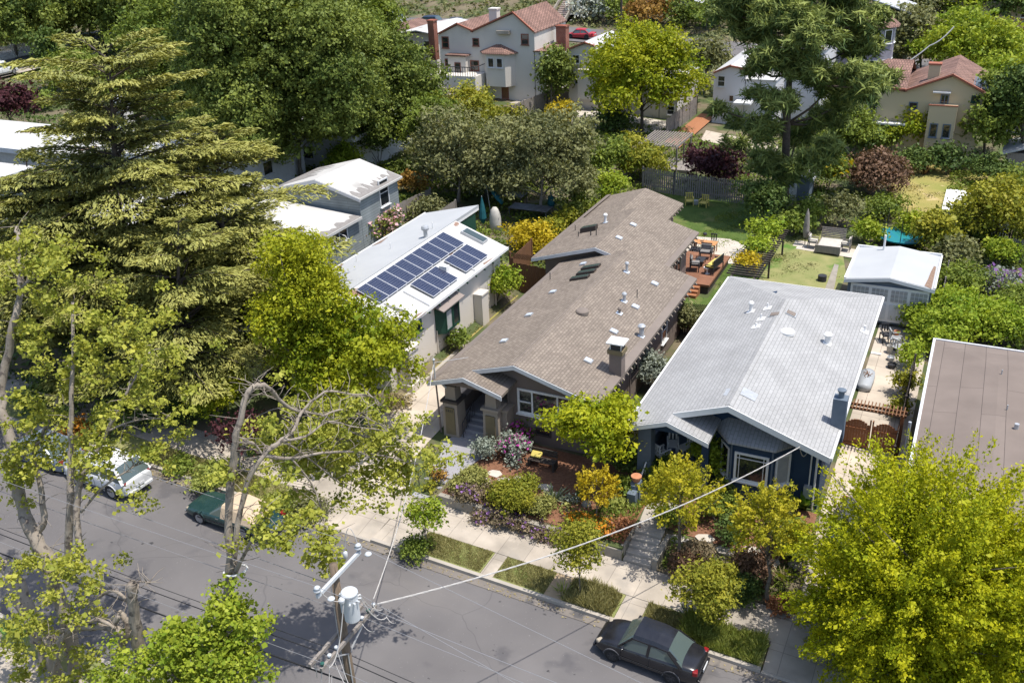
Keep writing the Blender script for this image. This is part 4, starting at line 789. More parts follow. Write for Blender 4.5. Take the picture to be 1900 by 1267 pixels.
# ================================================================ GREY TWO-LEVEL HOUSE
h = thing('grey_house', 'blue grey clapboard house with white roofs on two levels behind the solar house', 'house', (-42, 52, 2.4))
g = M(); g.box(-45.2, -38.8, 54.3, 59.4, 2.0, 6.95); g.prism([(-45.2, 54.3, 6.95), (-38.8, 54.3, 6.95), (-42.2, 54.3, 7.8)], (0, 5.1, 0)); g.build('wall', GSIDX, h)
g = M(); g.box(-46.0, -38.81, 44.5, 54.29, 2.0, 5.6); g.build('lower_wall', GSIDX, h)
gable_roof(h, -46.2, -38.5, 54.0, 59.7, 7.0, 8.05, WROOF2, WHTD, xm=-42.2)
g = M(); roofslab(g, -46.5, -38.45, 44.2, 53.95, 6.3, 5.72, .18); g.build('lower_roof', WROOF2, h)
random.seed(31)
def edge_dirt(par, x_out, x_in, y0, y1, zf, m):
    g = M(); n = 26; P = [(x_out, y0+(y1-y0)*k/n) for k in range(n+1)]+[(x_in+(x_out-x_in)*random.uniform(-.3, .75), y1-(y1-y0)*k/n) for k in range(n+1)]
    g.prism([(x, y, zf(x)+.012) for x, y in P], (0, 0, .005)); g.build('worn_edge', m, par)
DIRTY = mat('dirty roof edge', (.17, .155, .145), .95, (.27, .255, .24), 5, 8, .9)
zg1 = lambda x: 8.05-1.05*(x+42.2)/3.7; zg2 = lambda x: 8.05-1.05*(-42.2-x)/4.0; zg3 = lambda x: 6.3-.58*(x+46.5)/8.05
edge_dirt(h, -38.55, -39.5, 54.1, 59.6, zg1, DIRTY); edge_dirt(h, -46.1, -44.0, 54.1, 59.6, zg2, DIRTY); edge_dirt(h, -38.5, -39.2, 44.3, 53.9, zg3, DIRTY)
xwin(h, 712, 357, -38.798, 1.25, 2.0, WHTD, rows=2); xwin(h, 722, 402, -38.798, .7, .8, WHTD)
c = onY(594, 356, 54.28); window(h, (c.x, 54.298, c.z), (0, -1, 0), 1.5, .6, WHTD)
xwin(h, 629, 438, -38.808, 2.0, 1.1, WHTD, cols=2); g = M(); 
for k in range(5): g.tube([(-38.8, 49.2+k*.6, 5.2), (-38.35, 49.2+k*.6, 5.1), (-38.2, 49.2+k*.6, 4.8)], .03, 5)
g.build('awning_frame', WHTD, h)
board_fence('fence', 'narrow weathered fence between the grey house and the solar house', [(-36.6, 40), (-36.6, 58), (-36.6, 64)], 1.7, WOODG)
board_fence('fence', 'short dark fence left of the arched porch', [(-37.6, 41.5), (-36.2, 41.5)], 2.4, DKWOOD)
# ================================================================ RIGHT BROWN FLAT-ROOF HOUSE
h = thing('flat_roof_house', 'house with a brown rolled roof and white roof edge at the right of the photo', 'house', (5, 43, .4))
g = M(); g.add([(-.45, 34.9, 4.0), (9.5, 34.9, 4.0), (9.5, 51, 4.0), (-.45, 51, 4.0), (2.6, 48.0, 4.45), (2.6, 38, 4.45), (7, 38, 4.45), (7, 48, 4.45)], [(0, 1, 6, 5), (1, 2, 7, 6), (2, 3, 4, 7), (3, 0, 5, 4), (5, 6, 7, 4)]); g.build('roof', BRWN2, h)
g = M(); g.box(-.12, 9.2, 35.5, 50.7, .2, 3.8); g.build('wall', STUC_Y, h)
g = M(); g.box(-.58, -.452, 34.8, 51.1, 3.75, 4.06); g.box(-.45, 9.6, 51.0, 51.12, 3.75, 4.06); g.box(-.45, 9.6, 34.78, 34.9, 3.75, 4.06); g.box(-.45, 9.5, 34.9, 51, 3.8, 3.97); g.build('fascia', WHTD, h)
for px, py, r in ((1858, 696, .03), (1885, 797, .1), (1868, 762, .03)): p = at(px, py, 4.4); g = M(); g.cyl((p.x, p.y, 4.2), r, .5, 10); g.build('vent_pipe', GALV, h)
g = M(); g.cyl((-.85, 41.6, .5), .07, 3.6, 10); g.build('flue_pipe', GALV, h)
window(h, (1.5, 35.495, 2.2), (0, -1, 0), 1.6, 1.2, WHT, cols=2); window(h, (4.5, 35.495, 2.0), (0, -1, 0), 2.2, 1.6, REDB)

# ================================================================ REAR HOUSES
def villa(name, label, Y, depth, z0, segs, wins, wall, roof, edge=TILEE, extra=None, cat='house'):
    """segs: facade pieces (px left, px right, eave py left, apex (px,py) or None, eave py right)"""
    xa = onY(segs[0][0], segs[0][2], Y).x; o = thing(name, label, cat, (xa, Y, z0)); w = M(); r = M(); e = M()
    for s in segs:
        a = onY(s[0], s[2], Y); b = onY(s[1], s[4], Y); zc = (a.z+b.z)/2 if s[3] is None else None; dp = s[5] if len(s) > 5 else depth
        if s[3] is None: w.box(a.x, b.x, Y, Y+dp, z0-1, zc); r.box(a.x-.1, b.x+.1, Y-.1, Y+dp, zc+.002, zc+.12)
        else:
            c = onY(s[3][0], s[3][1], Y)
            w.prism([(a.x, Y, z0-1), (b.x, Y, z0-1), (b.x, Y, b.z-.1), (c.x, Y, c.z-.1), (a.x, Y, a.z-.1)], (0, dp, 0))
            r.loft([[(a.x-.15, y, a.z-.02), (c.x, y, c.z+.1), (b.x+.15, y, b.z-.02), (b.x+.15, y, b.z-.14), (c.x, y, c.z-.02), (a.x-.15, y, a.z-.14)] for y in (Y-.12, Y+dp)])
            for p, q in ((a, c), (c, b)): e.bar((p.x, Y-.2, p.z+.03), (q.x, Y-.2, q.z+.12), .2, .16)
    w.build('wall', wall, o); r.build('roof', roof, o)
    if e.v: e.build('roof_edge', edge, o)
    for t in wins:
        x0, y0, x1, y1 = t[:4]; A = onY((x0+x1)/2, (y0+y1)/2, Y); W0 = onY(x0, y0, Y); W1 = onY(x1, y1, Y)
        k = t[4] if len(t) > 4 else {}
        window(o, (A.x, Y-.003, A.z), (0, -1, 0), max(.6, abs(onY(x1, (y0+y1)/2, Y).x-onY(x0, (y0+y1)/2, Y).x)), max(.6, W0.z-W1.z), k.get('f', WHTD), rows=k.get('r', 1), cols=k.get('c', 1), fw=.1, glass=k.get('g'), name=k.get('n', 'window'))
    return o
def chim(o, px, py, Y, w, d, hh, m, cap=None):
    p = onY(px, py, Y); g = M(); g.box(p.x-w/2, p.x+w/2, Y-d/2, Y+d/2, p.z-.8, p.z+hh); c = g.build('chimney', m, o); g = M(); g.box(p.x-w/2-.08, p.x+w/2+.08, Y-d/2-.08, Y+d/2+.08, p.z+hh+.002, p.z+hh+.15); g.build('chimney_cap', cap or m, c)
f1 = dict(f=REDB, r=2)
o = villa('white_villa', 'large three storey off white villa with tiled gables and a hexagonal bay, top centre', 101, 9, 3.2,
    [(814, 876, 63, (850, 45), 58), (876, 991, 58, (953, 24), 60), (991, 1012, 97, None, 97, 6)],
    [(820, 68, 833, 90, f1), (877, 71, 889, 86, f1), (967, 63, 981, 84, f1), (826, 109, 840, 124, f1), (873, 112, 889, 132, f1), (931, 151, 944, 184, dict(f=REDB, n='door', g=WOODB)), (944, 100, 950, 118)], STUC_V, TILE)
Y = 101
g = M(); p = onY(856, 128, Y); g.box(p.x-1.15, p.x+1.15, Y-1.0, Y-.002, 4.6, p.z+1.6); g.build('bump_out', STUC_V, o); g = M(); g.box(p.x-1.4, p.x+1.35, Y-1.2, Y-.004, p.z+1.602, p.z+1.75); g.build('bump_out_roof', TILE, o); window(o, (p.x+.1, Y-1.002, p.z+.3), (0, -1, 0), .8, 1.2, REDB)
g = M(); p = onY(927, 118, Y); zb0, zt0 = p.z-2.4, p.z+1.2; pts = [(p.x-2.0, Y), (p.x-1.2, Y-1.1), (p.x+1.2, Y-1.1), (p.x+2.0, Y)]
g.prism([(x, y, zb0) for x, y in pts], (0, 0, zt0-zb0)); g.build('bay', STUC_V, o)
g = M(); g.loft([[(p.x+(x-p.x)*s, Y+(y-Y)*s, z) for x, y in pts] for s, z in ((1.22, zt0), (1.2, zt0+.1), (.15, zt0+.9))]); g.build('bay_roof', TILE, o)
for dx, fx in ((-.55, (0, -1, 0)), (.55, (0, -1, 0))): window(o, (p.x+dx, Y-1.102, p.z+.25), fx, .8, 1.1, WHTD)
chim(o, 918, 38, 104, 1.0, .9, 1.2, STUC_V); chim(o, 806, 98, 103, .8, .9, 3.6, REDB)
g = M(); a = onY(935, 88-27, Y-.1); g.box(a.x-.8, a.x+.8, Y-.5, Y-.004, a.z-.1, a.z+.25); g.build('planter_shelf', CONC, o)
# terrace with railing and stair at the left of the villa
q = onY(822, 140, 98.5); g = M(); g.box(q.x-1.5, q.x+4.4, 98.0, 100.99, 2.5, q.z+.1); g.build('terrace', STUC_V, o); g = M()
for k in range(20): g.tube([(q.x-1.5+k*.31, 98.05, q.z+.1), (q.x-1.5+k*.31, 98.05, q.z+1.1)], .03, 4)
g.tube([(q.x-1.5, 98.05, q.z+1.1), (q.x+4.4, 98.05, q.z+1.1)], .05, 5); g.tube([(q.x+4.4, 98.05, q.z+1.1), (q.x+4.4, 100.9, q.z+1.1)], .05, 5); g.build('terrace_railing', DKMET, o)
g = M()
for k in range(8): g.box(q.x-1.5+k*.45, q.x-1.0+k*.45, 96.8, 97.99, 2.5, q.z-.3*k)
g.build('terrace_stair', WOODG, o); g = M(); g.box(-47.5, -44.6, 99.3, 100.9, 2.6, 3.5); g.box(-51.5, -47.6, 99.6, 100.9, 2.6, 3.25); g.build('back_steps', CONC, o)
o = villa('white_villa', 'off white villa with a white roof half hidden behind the yellow green tree', 101, 8, 2.4, [(1054, 1103, 92, (1087, 80), 87), (1103, 1225, 96, None, 96), (1225, 1258, 152, None, 152)],
    [(1062, 101, 1076, 119, dict(r=2)), (1066, 141, 1080, 157), (1092, 149, 1102, 162), (1150, 108, 1163, 124, dict(r=2)), (1200, 108, 1213, 124, dict(r=2)), (1170, 160, 1184, 176), (1238, 160, 1250, 172), (1237, 196, 1252, 214, dict(r=2))], STUC_V, WROOF)
p = onY(1094, 160, 101); g = M(); g.box(p.x-1.1, p.x+1.2, 100.2, 100.998, p.z-1.3, p.z+1.9); g.build('bump_out', STUC_V, o)
chim(o, 1044, 80, 106, 1.2, 1, 1.8, REDB)
g = M(); g.box(p.x+2.6, p.x+3.8, 98.6, 99.6, gz(p.x, 99), gz(p.x, 99)+1.2); tag(g.build('utility_box', DKMET, bevel=.03), 'grey metal utility cabinet on the patio of the half hidden white villa', 'utility box')
o = villa('white_cottage', 'small cool white gabled house with tiled edge seen left of the tall pine', 103, 14, 1.4, [(1325, 1384, 135, (1357, 123), 130), (1384, 1440, 150, None, 150)], [(1331, 140, 1346, 162, dict(r=2)), (1353, 176, 1361, 190), (1348, 208, 1360, 232, dict(n='door'))], LAVW, WROOF)
g = M(); g.box(-28.0+4.2, -22.0, 101.2, 102.9, 4.2, 4.4); g.build('porch_roof', WHTD, o)
o = villa('white_cottage', 'white stucco house glimpsed through the branches of the tall pine', 108, 10, 1.4, [(1432, 1530, 96, (1480, 80), 92)], [(1441, 120, 1453, 138), (1500, 120, 1513, 138)], LAVW, WROOF)
o = villa('yellow_villa', 'pale yellow stucco villa with tiled gable, chimney and a small balcony, upper right', 98, 10, 1.9, [(1612, 1680, 160, (1646, 164), 168), (1680, 1826, 168, (1770, 140), 173)],
    [(1612, 182, 1628, 208, dict(r=2, f=STEEL)), (1686, 189, 1703, 204, dict(f=STEEL)), (1744, 175, 1760, 203, dict(c=2, f=STEEL, n='balcony_door')), (1802, 179, 1818, 189, dict(f=DGREEN)), (1613, 229, 1631, 243), (1728, 232, 1739, 255, dict(f=STEEL)), (1743, 236, 1756, 256, dict(f=STEEL))], STUC_Y, TILE)
Y = 98; p = onY(1748, 215, Y-.9); q = onY(1748, 270, Y-.9); g = M(); g.box(p.x-1.2, p.x+1.2, Y-1.1, Y-.003, q.z-.5, p.z+.9); g.build('balcony', STUC_Y, o)
for wx in (-.55, .55): window(o, (p.x+wx, Y-1.102, p.z-1.35), (0, -1, 0), .7, 1.3, STEEL)
g = M(); g.box(p.x-1.25, p.x+1.25, Y-1.15, Y-1.0, p.z+.902, p.z+1.0); g.build('balcony_rail', TILEE, o)
g = M(); p = onY(1748, 172, Y); g.box(p.x-.75, p.x+.75, Y-.5, Y-.004, p.z, p.z+.12); g.build('door_hood', WHTD, o); p = onY(1654, 228, Y); g = M(); g.box(p.x-1.3, p.x+1.3, Y-1.0, Y-.004, p.z, p.z+.15); g.build('door_hood', WHTD, o)
g = M(); a_, b_ = onY(1600, 158, 98), onY(1682, 168, 98); g.add([(a_.x-.5, 97.9, a_.z), (b_.x, 97.9, b_.z), (b_.x, 103, b_.z+1.9), (a_.x+1.5, 103, b_.z+1.9), (a_.x-.5, 108, a_.z), (b_.x, 108, b_.z)], [(0, 1, 2, 3), (3, 2, 5, 4), (0, 3, 4)]); g.build('roof', TILE, o)
chim(o, 1733, 138, 100, 1.0, .8, .9, STUC_Y, TILEE)
g = M(); zq = onY(1800, 153, 98)
for k in range(4): g.add([(-2.4+k*.62, 98.6, 8.30-k*.26), (-1.85+k*.62, 98.6, 8.07-k*.26), (-1.85+k*.62, 103, 8.07-k*.26), (-2.4+k*.62, 103, 8.30-k*.26), (-2.4+k*.62, 98.6, 8.36-k*.26), (-1.85+k*.62, 98.6, 8.13-k*.26), (-1.85+k*.62, 103, 8.13-k*.26), (-2.4+k*.62, 103, 8.36-k*.26)], [(0, 3, 2, 1), (4, 5, 6, 7), (0, 1, 5, 4), (1, 2, 6, 5), (2, 3, 7, 6), (3, 0, 4, 7)])
g.build('solar_panels', CELL, o)
# lilac turret house
h = thing('turret_house', 'lilac shingled house with a round tiled corner turret and bay windows, top right', 'house', onY(1622, 125, 118)); p = onY(1622, 120, 118); g = M(); R_ = 1.9
ring = lambda r, z: [(p.x+r*cos(2*pi*k/8+.39), 118+r*sin(2*pi*k/8+.39), z) for k in range(8)]
g.loft([ring(R_, 0), ring(R_, onY(1622, 47, 118).z)]); g.build('turret', LILAC, h); zt = onY(1622, 47, 118).z
g = M(); g.loft([ring(R_*1.25, zt+.002), ring(R_*1.2, zt+.15), ring(.1, zt+1.9)]); g.build('turret_roof', TILE, h)
for zz in (zt-1.0, zt-4.2):
    for k in range(4, 8):
        a = 2*pi*(k+.5)/8+.39; n = Vector((cos(a), sin(a), 0)); rr = R_*cos(pi/8)+.004; window(h, (p.x+n.x*rr, 118+n.y*rr, zz), n, 1.0, 1.5, WHT)
g = M(); g.box(p.x-9, p.x-1.2, 117.5, 126, 0, zt-.4); g.build('wall', LILAC, h); gable_roof(h, p.x-9.5, p.x-.9, 117, 126.5, zt-.4, zt+1.6, GROOF)
# uphill and far houses
def farhouse(name, label, px, py, Y, w, d, zh, wallm, roofm, rh=1.8, wins=2, cat='house'):
    c = onY(px, py, Y); z0 = gz(c.x, Y)-1; o = thing(name, label, cat, (c.x, Y, z0)); zt = c.z; g = M(); g.box(c.x-w/2, c.x+w/2, Y, Y+d, z0-1, zt); g.build('wall', wallm, o); gable_roof(o, c.x-w/2-.4, c.x+w/2+.4, Y-.4, Y+d+.4, zt-.05, zt+rh, roofm)
    for k in range(wins): window(o, (c.x-w/2+w*(k+.5)/wins, Y-.003, zt-1.5), (0, -1, 0), 1.2, 1.3, WHT)
    return o
farhouse('hillside_house', 'pale hillside house with a dark porch above the long stair, top centre', 1235, 6, 158, 12, 8, 3, STUC_V, GROOF, 2.2, 4)
farhouse('hillside_house', 'grey roofed olive house far up the slope near the turret house', 1615, 22, 135, 9, 8, 3, mat('olive paint', (.09, .10, .06), .9), GROOF, 1.6, 3)
farhouse('hillside_house', 'small white house half hidden in trees at the right edge', 1880, 200, 112, 10, 8, 3, LAVW, WROOF, 1.5, 2)
farhouse('hillside_house', 'terracotta roofed house beside the big dark trees, top centre left', 722, 72, 118, 14, 8, 3, STUC_W, TILE, 1.6, 3)
farhouse('cream_house', 'cream house wall with red brick chimney seen left of the white villa', 775, 62, 108, 5, 10, 3, STUC_W, WROOF, .4, 2)
farhouse('hillside_house', 'white house under the trees at the far top edge', 1170, -8, 176, 14, 8, 3, LAVW, TILE, 2, 3)
farhouse('hillside_house', 'brown hillside house behind trees above the parked van', 880, -6, 178, 12, 8, 3, STUC_B, TILE, 2, 3)
farhouse('hillside_house', 'house with grey roof at the top right corner', 1850, 4, 165, 12, 8, 3, STUC_Y, GROOF, 2, 3)
# white roofs seen through the cedar and at the far left
def lowhouse(name, label, x0, x1, y0, y1, z0, z1, roofm, wallm, nw=3):
    o = thing(name, label, 'house', ((x0+x1)/2, y0, z0)); g = M(); g.box(x0, x1, y0, y1, z0-1, z1); g.build('wall', wallm, o); g = M(); g.box(x0-.5, x1+.5, y0-.5, y1+.5, z1+.002, z1+.2); g.build('roof', roofm, o)
    g = M(); g.box(x0-.6, x1+.6, y0-.6, y0-.502, z1-.1, z1+.32); g.box(x1+.502, x1+.6, y0-.5, y1+.5, z1-.1, z1+.32); g.box(x0-.6, x0-.502, y0-.5, y1+.5, z1-.1, z1+.32); g.build('parapet', WHTD, o)
    for k in range(nw): window(o, (x0+(x1-x0)*(k+.5)/nw, y0-.003, z1-1.6), (0, -1, 0), 1.2, 1.2, WHTD)
    window(o, (x1+.003, (y0+y1)/2, z1-1.6), (1, 0, 0), 1.3, 1.2, WHTD); return o
o = lowhouse('white_flat_house', 'long low house with a white membrane roof at the left edge, beyond the cedar', -88, -68, 55.5, 62.5, 4, 7.2, WROOF, WHTD)
g = M(); g.box(-74.5, -73.3, 66.5, 67.7, 6, 9.2); g.box(-74.7, -73.1, 66.3, 67.9, 9.202, 9.5); tag(g.build('chimney_stack', WHT), 'white chimney stack standing behind the long white roof', 'chimney')
lowhouse('white_flat_house', 'white roofed house hidden behind the upper cedar branches', -66, -54, 58, 68, 3, 7.0, WROOF, WHTD)
lowhouse('white_flat_house', 'white roofed bungalow whose roof shows in patches under the cedar', -56, -48.5, 44, 56, 3, 6.2, WROOF, GSID)
lowhouse('white_flat_house', 'grey walled house with pale roof at the far left behind bare branches', -82, -68, 43, 51, 4, 7.3, WROOF2, GSID)
lowhouse('white_flat_house', 'low white roofed house half hidden below the big dark tree', -60, -50, 70, 80, 3, 6.4, WROOF2, WHTD)

# ================================================================ FENCES AND YARDS
def pxy(*pts): return [(at(*p).x, at(*p).y) for p in pts]
board_fence('fence', 'dark weathered board fence at the back of the brown house lawn', pxy((1192, 352), (1250, 362), (1385, 380)), 2.0, WOODG, gap=.05, lattice=0)
board_fence('fence', 'weathered fence rising between the white cottage garden and the villa patio', pxy((1236, 256), (1292, 212), (1290, 195)), 1.9, WOODG)
board_fence('fence', 'grey fence running uphill between the two white villas', pxy((950, 228), (1015, 200), (1058, 190)), 1.8, WOODG)
board_fence('fence', 'weathered fence stretch behind the white bungalow', pxy((735, 418), (800, 385)), 1.6, WOODG)
board_fence('fence', 'dark picket fence below the white shed roof at the right', pxy((1760, 440), (1900, 475)), 1.7, DKWOOD, gap=.05)
board_fence('fence', 'wooden fence on the right edge behind the vine', pxy((1860, 480), (1925, 495)), 1.7, WOODG)
board_fence('fence', 'long fence between the driveway and the brown roofed house', [(-1.35, 40), (-1.35, 52.5)], 1.9, DKWOOD)
board_fence('fence', 'fence line right of the garage', [(-.6, 59), (-.6, 68)], 1.8, WOODG)
board_fence('fence', 'short fence beside the grey shed', pxy((1487, 372), (1500, 345), (1520, 320)), 1.9, WOODG)
board_fence('fence', 'white picket fence along the cross street, top left corner', pxy((0, 118), (78, 100)), 2.2, WHT, gap=.06)
def pergola(name, label, cx, cy, w, d, hh, m, n=10, along='x', sw_=.06):
    z = gz(cx, cy); o = thing(name, label, 'pergola', (cx, cy, z)); g = M()
    for a in (-1, 1):
        for b in (-1, 0, 1): g.box(cx+a*w/2-.06, cx+a*w/2+.06, cy+b*d/2-.06, cy+b*d/2+.06, z, z+hh)
    g.parts('post', m, o); g = M()
    for a in (-1, 1): g.box(cx+a*w/2-.04, cx+a*w/2+.04, cy-d/2-.3, cy+d/2+.3, z+hh+.002, z+hh+.15)
    g.parts('beam', m, o); g = M()
    for k in range(n):
        y = cy-d/2+d*k/(n-1)
        if along == 'y': x = cx-w/2+w*k/(n-1); g.box(x-sw_/2, x+sw_/2, cy-d/2-.35, cy+d/2+.35, z+hh+.154, z+hh+.24); continue
        g.box(cx-w/2-.35, cx+w/2+.35, y-sw_/2, y+sw_/2, z+hh+.154, z+hh+.24)
    g.build('slats', m, o); return o
p = at(1262, 310); pergola('pergola', 'grey slatted pergola over the deck behind the brown house fence', p.x-1.5, p.y, 3.6, 4.6, 2.3, WOODG, 15, 'y', .09)
g = M(); g.box(p.x-3.8, p.x+1.4, p.y-1.8, p.y+2, p.z-.2, p.z+.25); tag(g.build('raised_deck', WOODG), 'pale deck platform under the slatted pergola', 'deck')
a, b = at(1232, 268), at(1300, 215); patch('terrace_slope', [(a.x, a.y), (a.x+1.7, a.y-.5), (b.x+1.5, b.y), (b.x, b.y)], WOODR, .25)
qa, qb = at(1372, 508, 2.9), at(1432, 424, 2.9); print('arbor', qa, qb); pergola('grape_arbor', 'low dark slatted arbor overgrown with a yellow green vine beside the lawn', (qa.x+qb.x)/2+.2, (qa.y+qb.y)/2, 1.5, qb.y-qa.y, 1.8, DKWOOD, 24, 'x', .09)
# shed, white shed
p = at(1470, 372); o = thing('garden_shed', 'small grey roofed garden shed at the foot of the pine', 'shed', p); g = M(); g.box(p.x-1.3, p.x+1.3, p.y, p.y+2.4, p.z-.3, p.z+2.0); g.build('wall', STEEL, o); gable_roof(o, p.x-1.6, p.x+1.6, p.y-.3, p.y+2.7, 2.0+p.z, p.z+2.6, GROOF); g = M(); g.box(p.x-.5, p.x+.3, p.y-.05, p.y-.002, p.z, p.z+1.8); g.build('door', WHTD, o)
p = at(1800, 435); o = thing('shed', 'shed with a white corrugated roof at the edge of the dry lawn', 'shed', p); g = M(); g.box(p.x-2.0, p.x+2.6, p.y+.4, p.y+5, p.z-.3, p.z+1.7); g.build('wall', WHTD, o); g = M()
for k in range(24): x = p.x-2.3+k*.22; g.box(x, x+.2, p.y, p.y+5.4, p.z+1.702+.03*(k % 2), p.z+1.8+.03*(k % 2))
g.build('roof', WHT, o)
p = at(1895, 330); o = thing('shed', 'grey roofed outbuilding at the right edge beyond the dry lawn', 'shed', p); g = M(); g.box(p.x-1.5, p.x+2.5, p.y, p.y+4, p.z-.3, p.z+2.2); g.build('wall', WOODG, o); gable_roof(o, p.x-1.9, p.x+2.9, p.y-.3, p.y+4.3, p.z+2.2, p.z+3.0, GROOF)
# deck
o = thing('timber_deck', 'red brown timber deck with steps at the right side of the brown house', 'deck', (-16, 62, 1.0)); zd = 1.62
a, b, c, d = [at(*q, zd) for q in ((1270, 455), (1352, 476), (1317, 534), (1268, 517))]
g = M(); g.prism([(-16.95, 59.6, zd), (-14.9, 59.6, zd), (-14.9, 65.35, zd), (-19.65, 65.35, zd), (-19.65, 61.3, zd), (-16.95, 61.3, zd)], (0, 0, -.15)); g.build('deck_floor', DECKM, o); g = M(); g.box(-16.9, -15.0, 59.7, 65.2, .6, 1.46); g.build('deck_skirt', DKWOOD, o)
g = M()
for k in range(3): g.box(-16.9, -15.5, 59.25-.36*k, 59.59-.36*k, .8, zd-.15*(k+1)+.02)
g.parts('deck_step', WOODR, o)
def chair(name, label, x, y, z, rz, m, cush=None, w=.7, cat='chair', group=None, low=False, arms=True, L_=None):
    w2 = w/2; o = thing(name, label, cat, (x, y, z), group); R = Matrix.Rotation(rz, 3, 'Z'); sh = .34 if low else .45
    def bx(g, x0, x1, y0, y1, z0, z1):
        c = R @ Vector(((x0+x1)/2, (y0+y1)/2, 0)); g.obox((x+c.x, y+c.y, z+(z0+z1)/2), R @ Vector((1, 0, 0)), R @ Vector((0, 1, 0)), Vector((0, 0, 1)), x1-x0, y1-y0, z1-z0)
    for i in (-1, 1):
        for j in (-1, 1): g = M(); bx(g, i*w2-.03, i*w2+.03, j*.3-.03, j*.3+.03, 0, sh); g.build('leg', m, o)
    g = M(); bx(g, -w2, w2, -.33, .33, sh, sh+.05); g.build('seat', m, o); g = M()
    n = max(3, int(w/.14))
    for k in range(n): xx = -w2+w*(k+.5)/n; bx(g, xx-.04, xx+.04, .30, .34, sh+.1, sh+.55)
    bx(g, -w2, w2, .29, .35, sh+.55, sh+.62); g.build('backrest', m, o)
    if arms:
        g = M()
        for i in (-1, 1): bx(g, i*w2-.04, i*w2+.04, -.34, .3, sh+.24, sh+.28); bx(g, i*w2-.025, i*w2+.025, -.32, -.27, sh+.051, sh+.239)
        g.parts('armrest', m, o)
    if cush:
        g = M(); bx(g, -w2+.04, w2-.04, -.31, .24, sh+.055, sh+.17); g.build('cushion', cush, o, bevel=.03)
        g = M(); bx(g, -w2+.04, w2-.04, .17, .28, sh+.18, sh+.55); g.build('back_cushion', cush, o, bevel=.03)
    return o
GC = mat('grey cushion', (.17, .16, .15), .9, (.22, .21, .2), 5)
def px2(px, py, z): p = at(px, py, z); return p.x, p.y
x, y = px2(1325, 495, zd+.3); chair('sofa', 'dark outdoor sofa with yellow cushion on the timber deck', x, y, zd, -pi/2-.15, DKMET, YELF, 1.7, 'sofa')
x, y = px2(1309, 472, zd+.3); chair('armchair', 'dark armchair with grey cushions at the rear of the deck seating', x, y, zd, .1, DKMET, GC, .8)
x, y = px2(1289, 494, zd+.3); chair('armchair', 'dark armchair on the deck nearest the house wall', x, y, zd, pi/2+.2, DKMET, GC, .8)
def table(name, label, x, y, z, w, d, hh, m, rz=0):
    o = thing(name, label, 'table', (x, y, z)); g = M(); g.box(x-w/2, x+w/2, y-d/2, y+d/2, z+hh-.05, z+hh); g.build('table_top', m, o, bevel=.01)
    for i in (-1, 1):
        for j in (-1, 1): g = M(); g.box(x+i*(w/2-.08)-.03, x+i*(w/2-.08)+.03, y+j*(d/2-.08)-.03, y+j*(d/2-.08)+.03, z, z+hh-.052); g.build('leg', m, o)
    return o
x, y = px2(1300, 483, zd+.3); table('coffee_table', 'low dark coffee table between the deck seats', x, y, zd, .6, 1.0, .4, DKMET)
x, y = px2(1308, 443, zd+.5); table('dining_table', 'orange wood dining table at the far end of the deck', x, y, gz(x, y)+.07, 1.8, .9, .74, WOODO)
for k, (dx, dy, rz) in enumerate(((-.5, -.8, pi), (.4, -.8, pi), (.4, .8, 0))): chair('chair', ['dark chair at the near left side of the orange table', 'dark chair at the near right side of the orange table', 'dark chair behind the orange table'][k], x+dx, y+dy, gz(x, y)+.07, rz, DKMET, None, .5, arms=False, group='chairs round the orange deck table')
g = M(); x, y = px2(1312, 500, zd+.3); g.lathe((x, y, zd), [(.2, 0), (.06, .05), (.06, .4), (.25, .42), (.25, .46)], 14); tag(g.build('side_table', WHT), 'small round white side table on the deck', 'side table')
g = M(); q = at(1308, 437, zd+.7); g.lathe(q, [(.1, 0), (.16, .12), (.12, .2)], 10); tag(g.build('bowl', DKMET), 'dark bowl on the orange dining table', 'bowl')
for px, py, rz, lb in ((1279, 373, .35, 'yellow slatted garden chair, left one by the dark fence'), (1306, 376, -.1, 'yellow slatted garden chair, right one by the dark fence')): x, y = px2(px, py, 1.6); chair('garden_chair', lb, x, y, gz(x, y)+.03, rz, YELF, None, .65, low=True, group='yellow chairs by the fence')
x, y = px2(1291, 372, 1.6); g = M(); g.box(x-.2, x+.2, y-.2, y+.2, gz(x, y), gz(x, y)+.4); tag(g.build('side_table', GALV, bevel=.03), 'small grey side table between the two yellow chairs', 'side table')
# back lawn furniture
p = at(1540, 462); o = thing('wooden_daybed', 'weathered wooden daybed with pale cushion on the back lawn', 'daybed', p); g = M(); g.box(p.x-.9, p.x+.9, p.y-1.4, p.y+1.4, p.z+.25, p.z+.36)
for i in (-1, 1):
    for j in (-1, 1): g.box(p.x+i*.82-.05, p.x+i*.82+.05, p.y+j*1.32-.05, p.y+j*1.32+.05, p.z, p.z+.25)
g.build('frame', WOODG, o); g = M(); g.box(p.x-.8, p.x+.8, p.y-1.3, p.y+1.0, p.z+.362, p.z+.5); g.build('cushion', CANV, o, bevel=.04); g = M()
for k in range(7): g.box(p.x-.9, p.x+.9, p.y+1.15+.05*k, p.y+1.19+.05*k, p.z+.37+.12*k, p.z+.46+.12*k)
g.box(p.x-.9, p.x+.9, p.y-1.5, p.y-1.42, p.z+.2, p.z+.75); g.parts('headboard_slat', WOODG, o)
patch('stone_pad', rect(p.x-2.3, p.x+1.9, p.y-1.2, p.y+.6), FLAG, .07)
for px, py, rz, lb in ((1508, 452, pi/2, 'wooden lawn chair left of the daybed'), (1570, 455, -pi/2, 'wooden lawn chair right of the daybed')): x, y = px2(px, py, 1.2); chair('garden_chair', lb, x, y, gz(x, y)+.08, rz, WOODG, CANV, .7, group='lawn chairs beside the daybed')
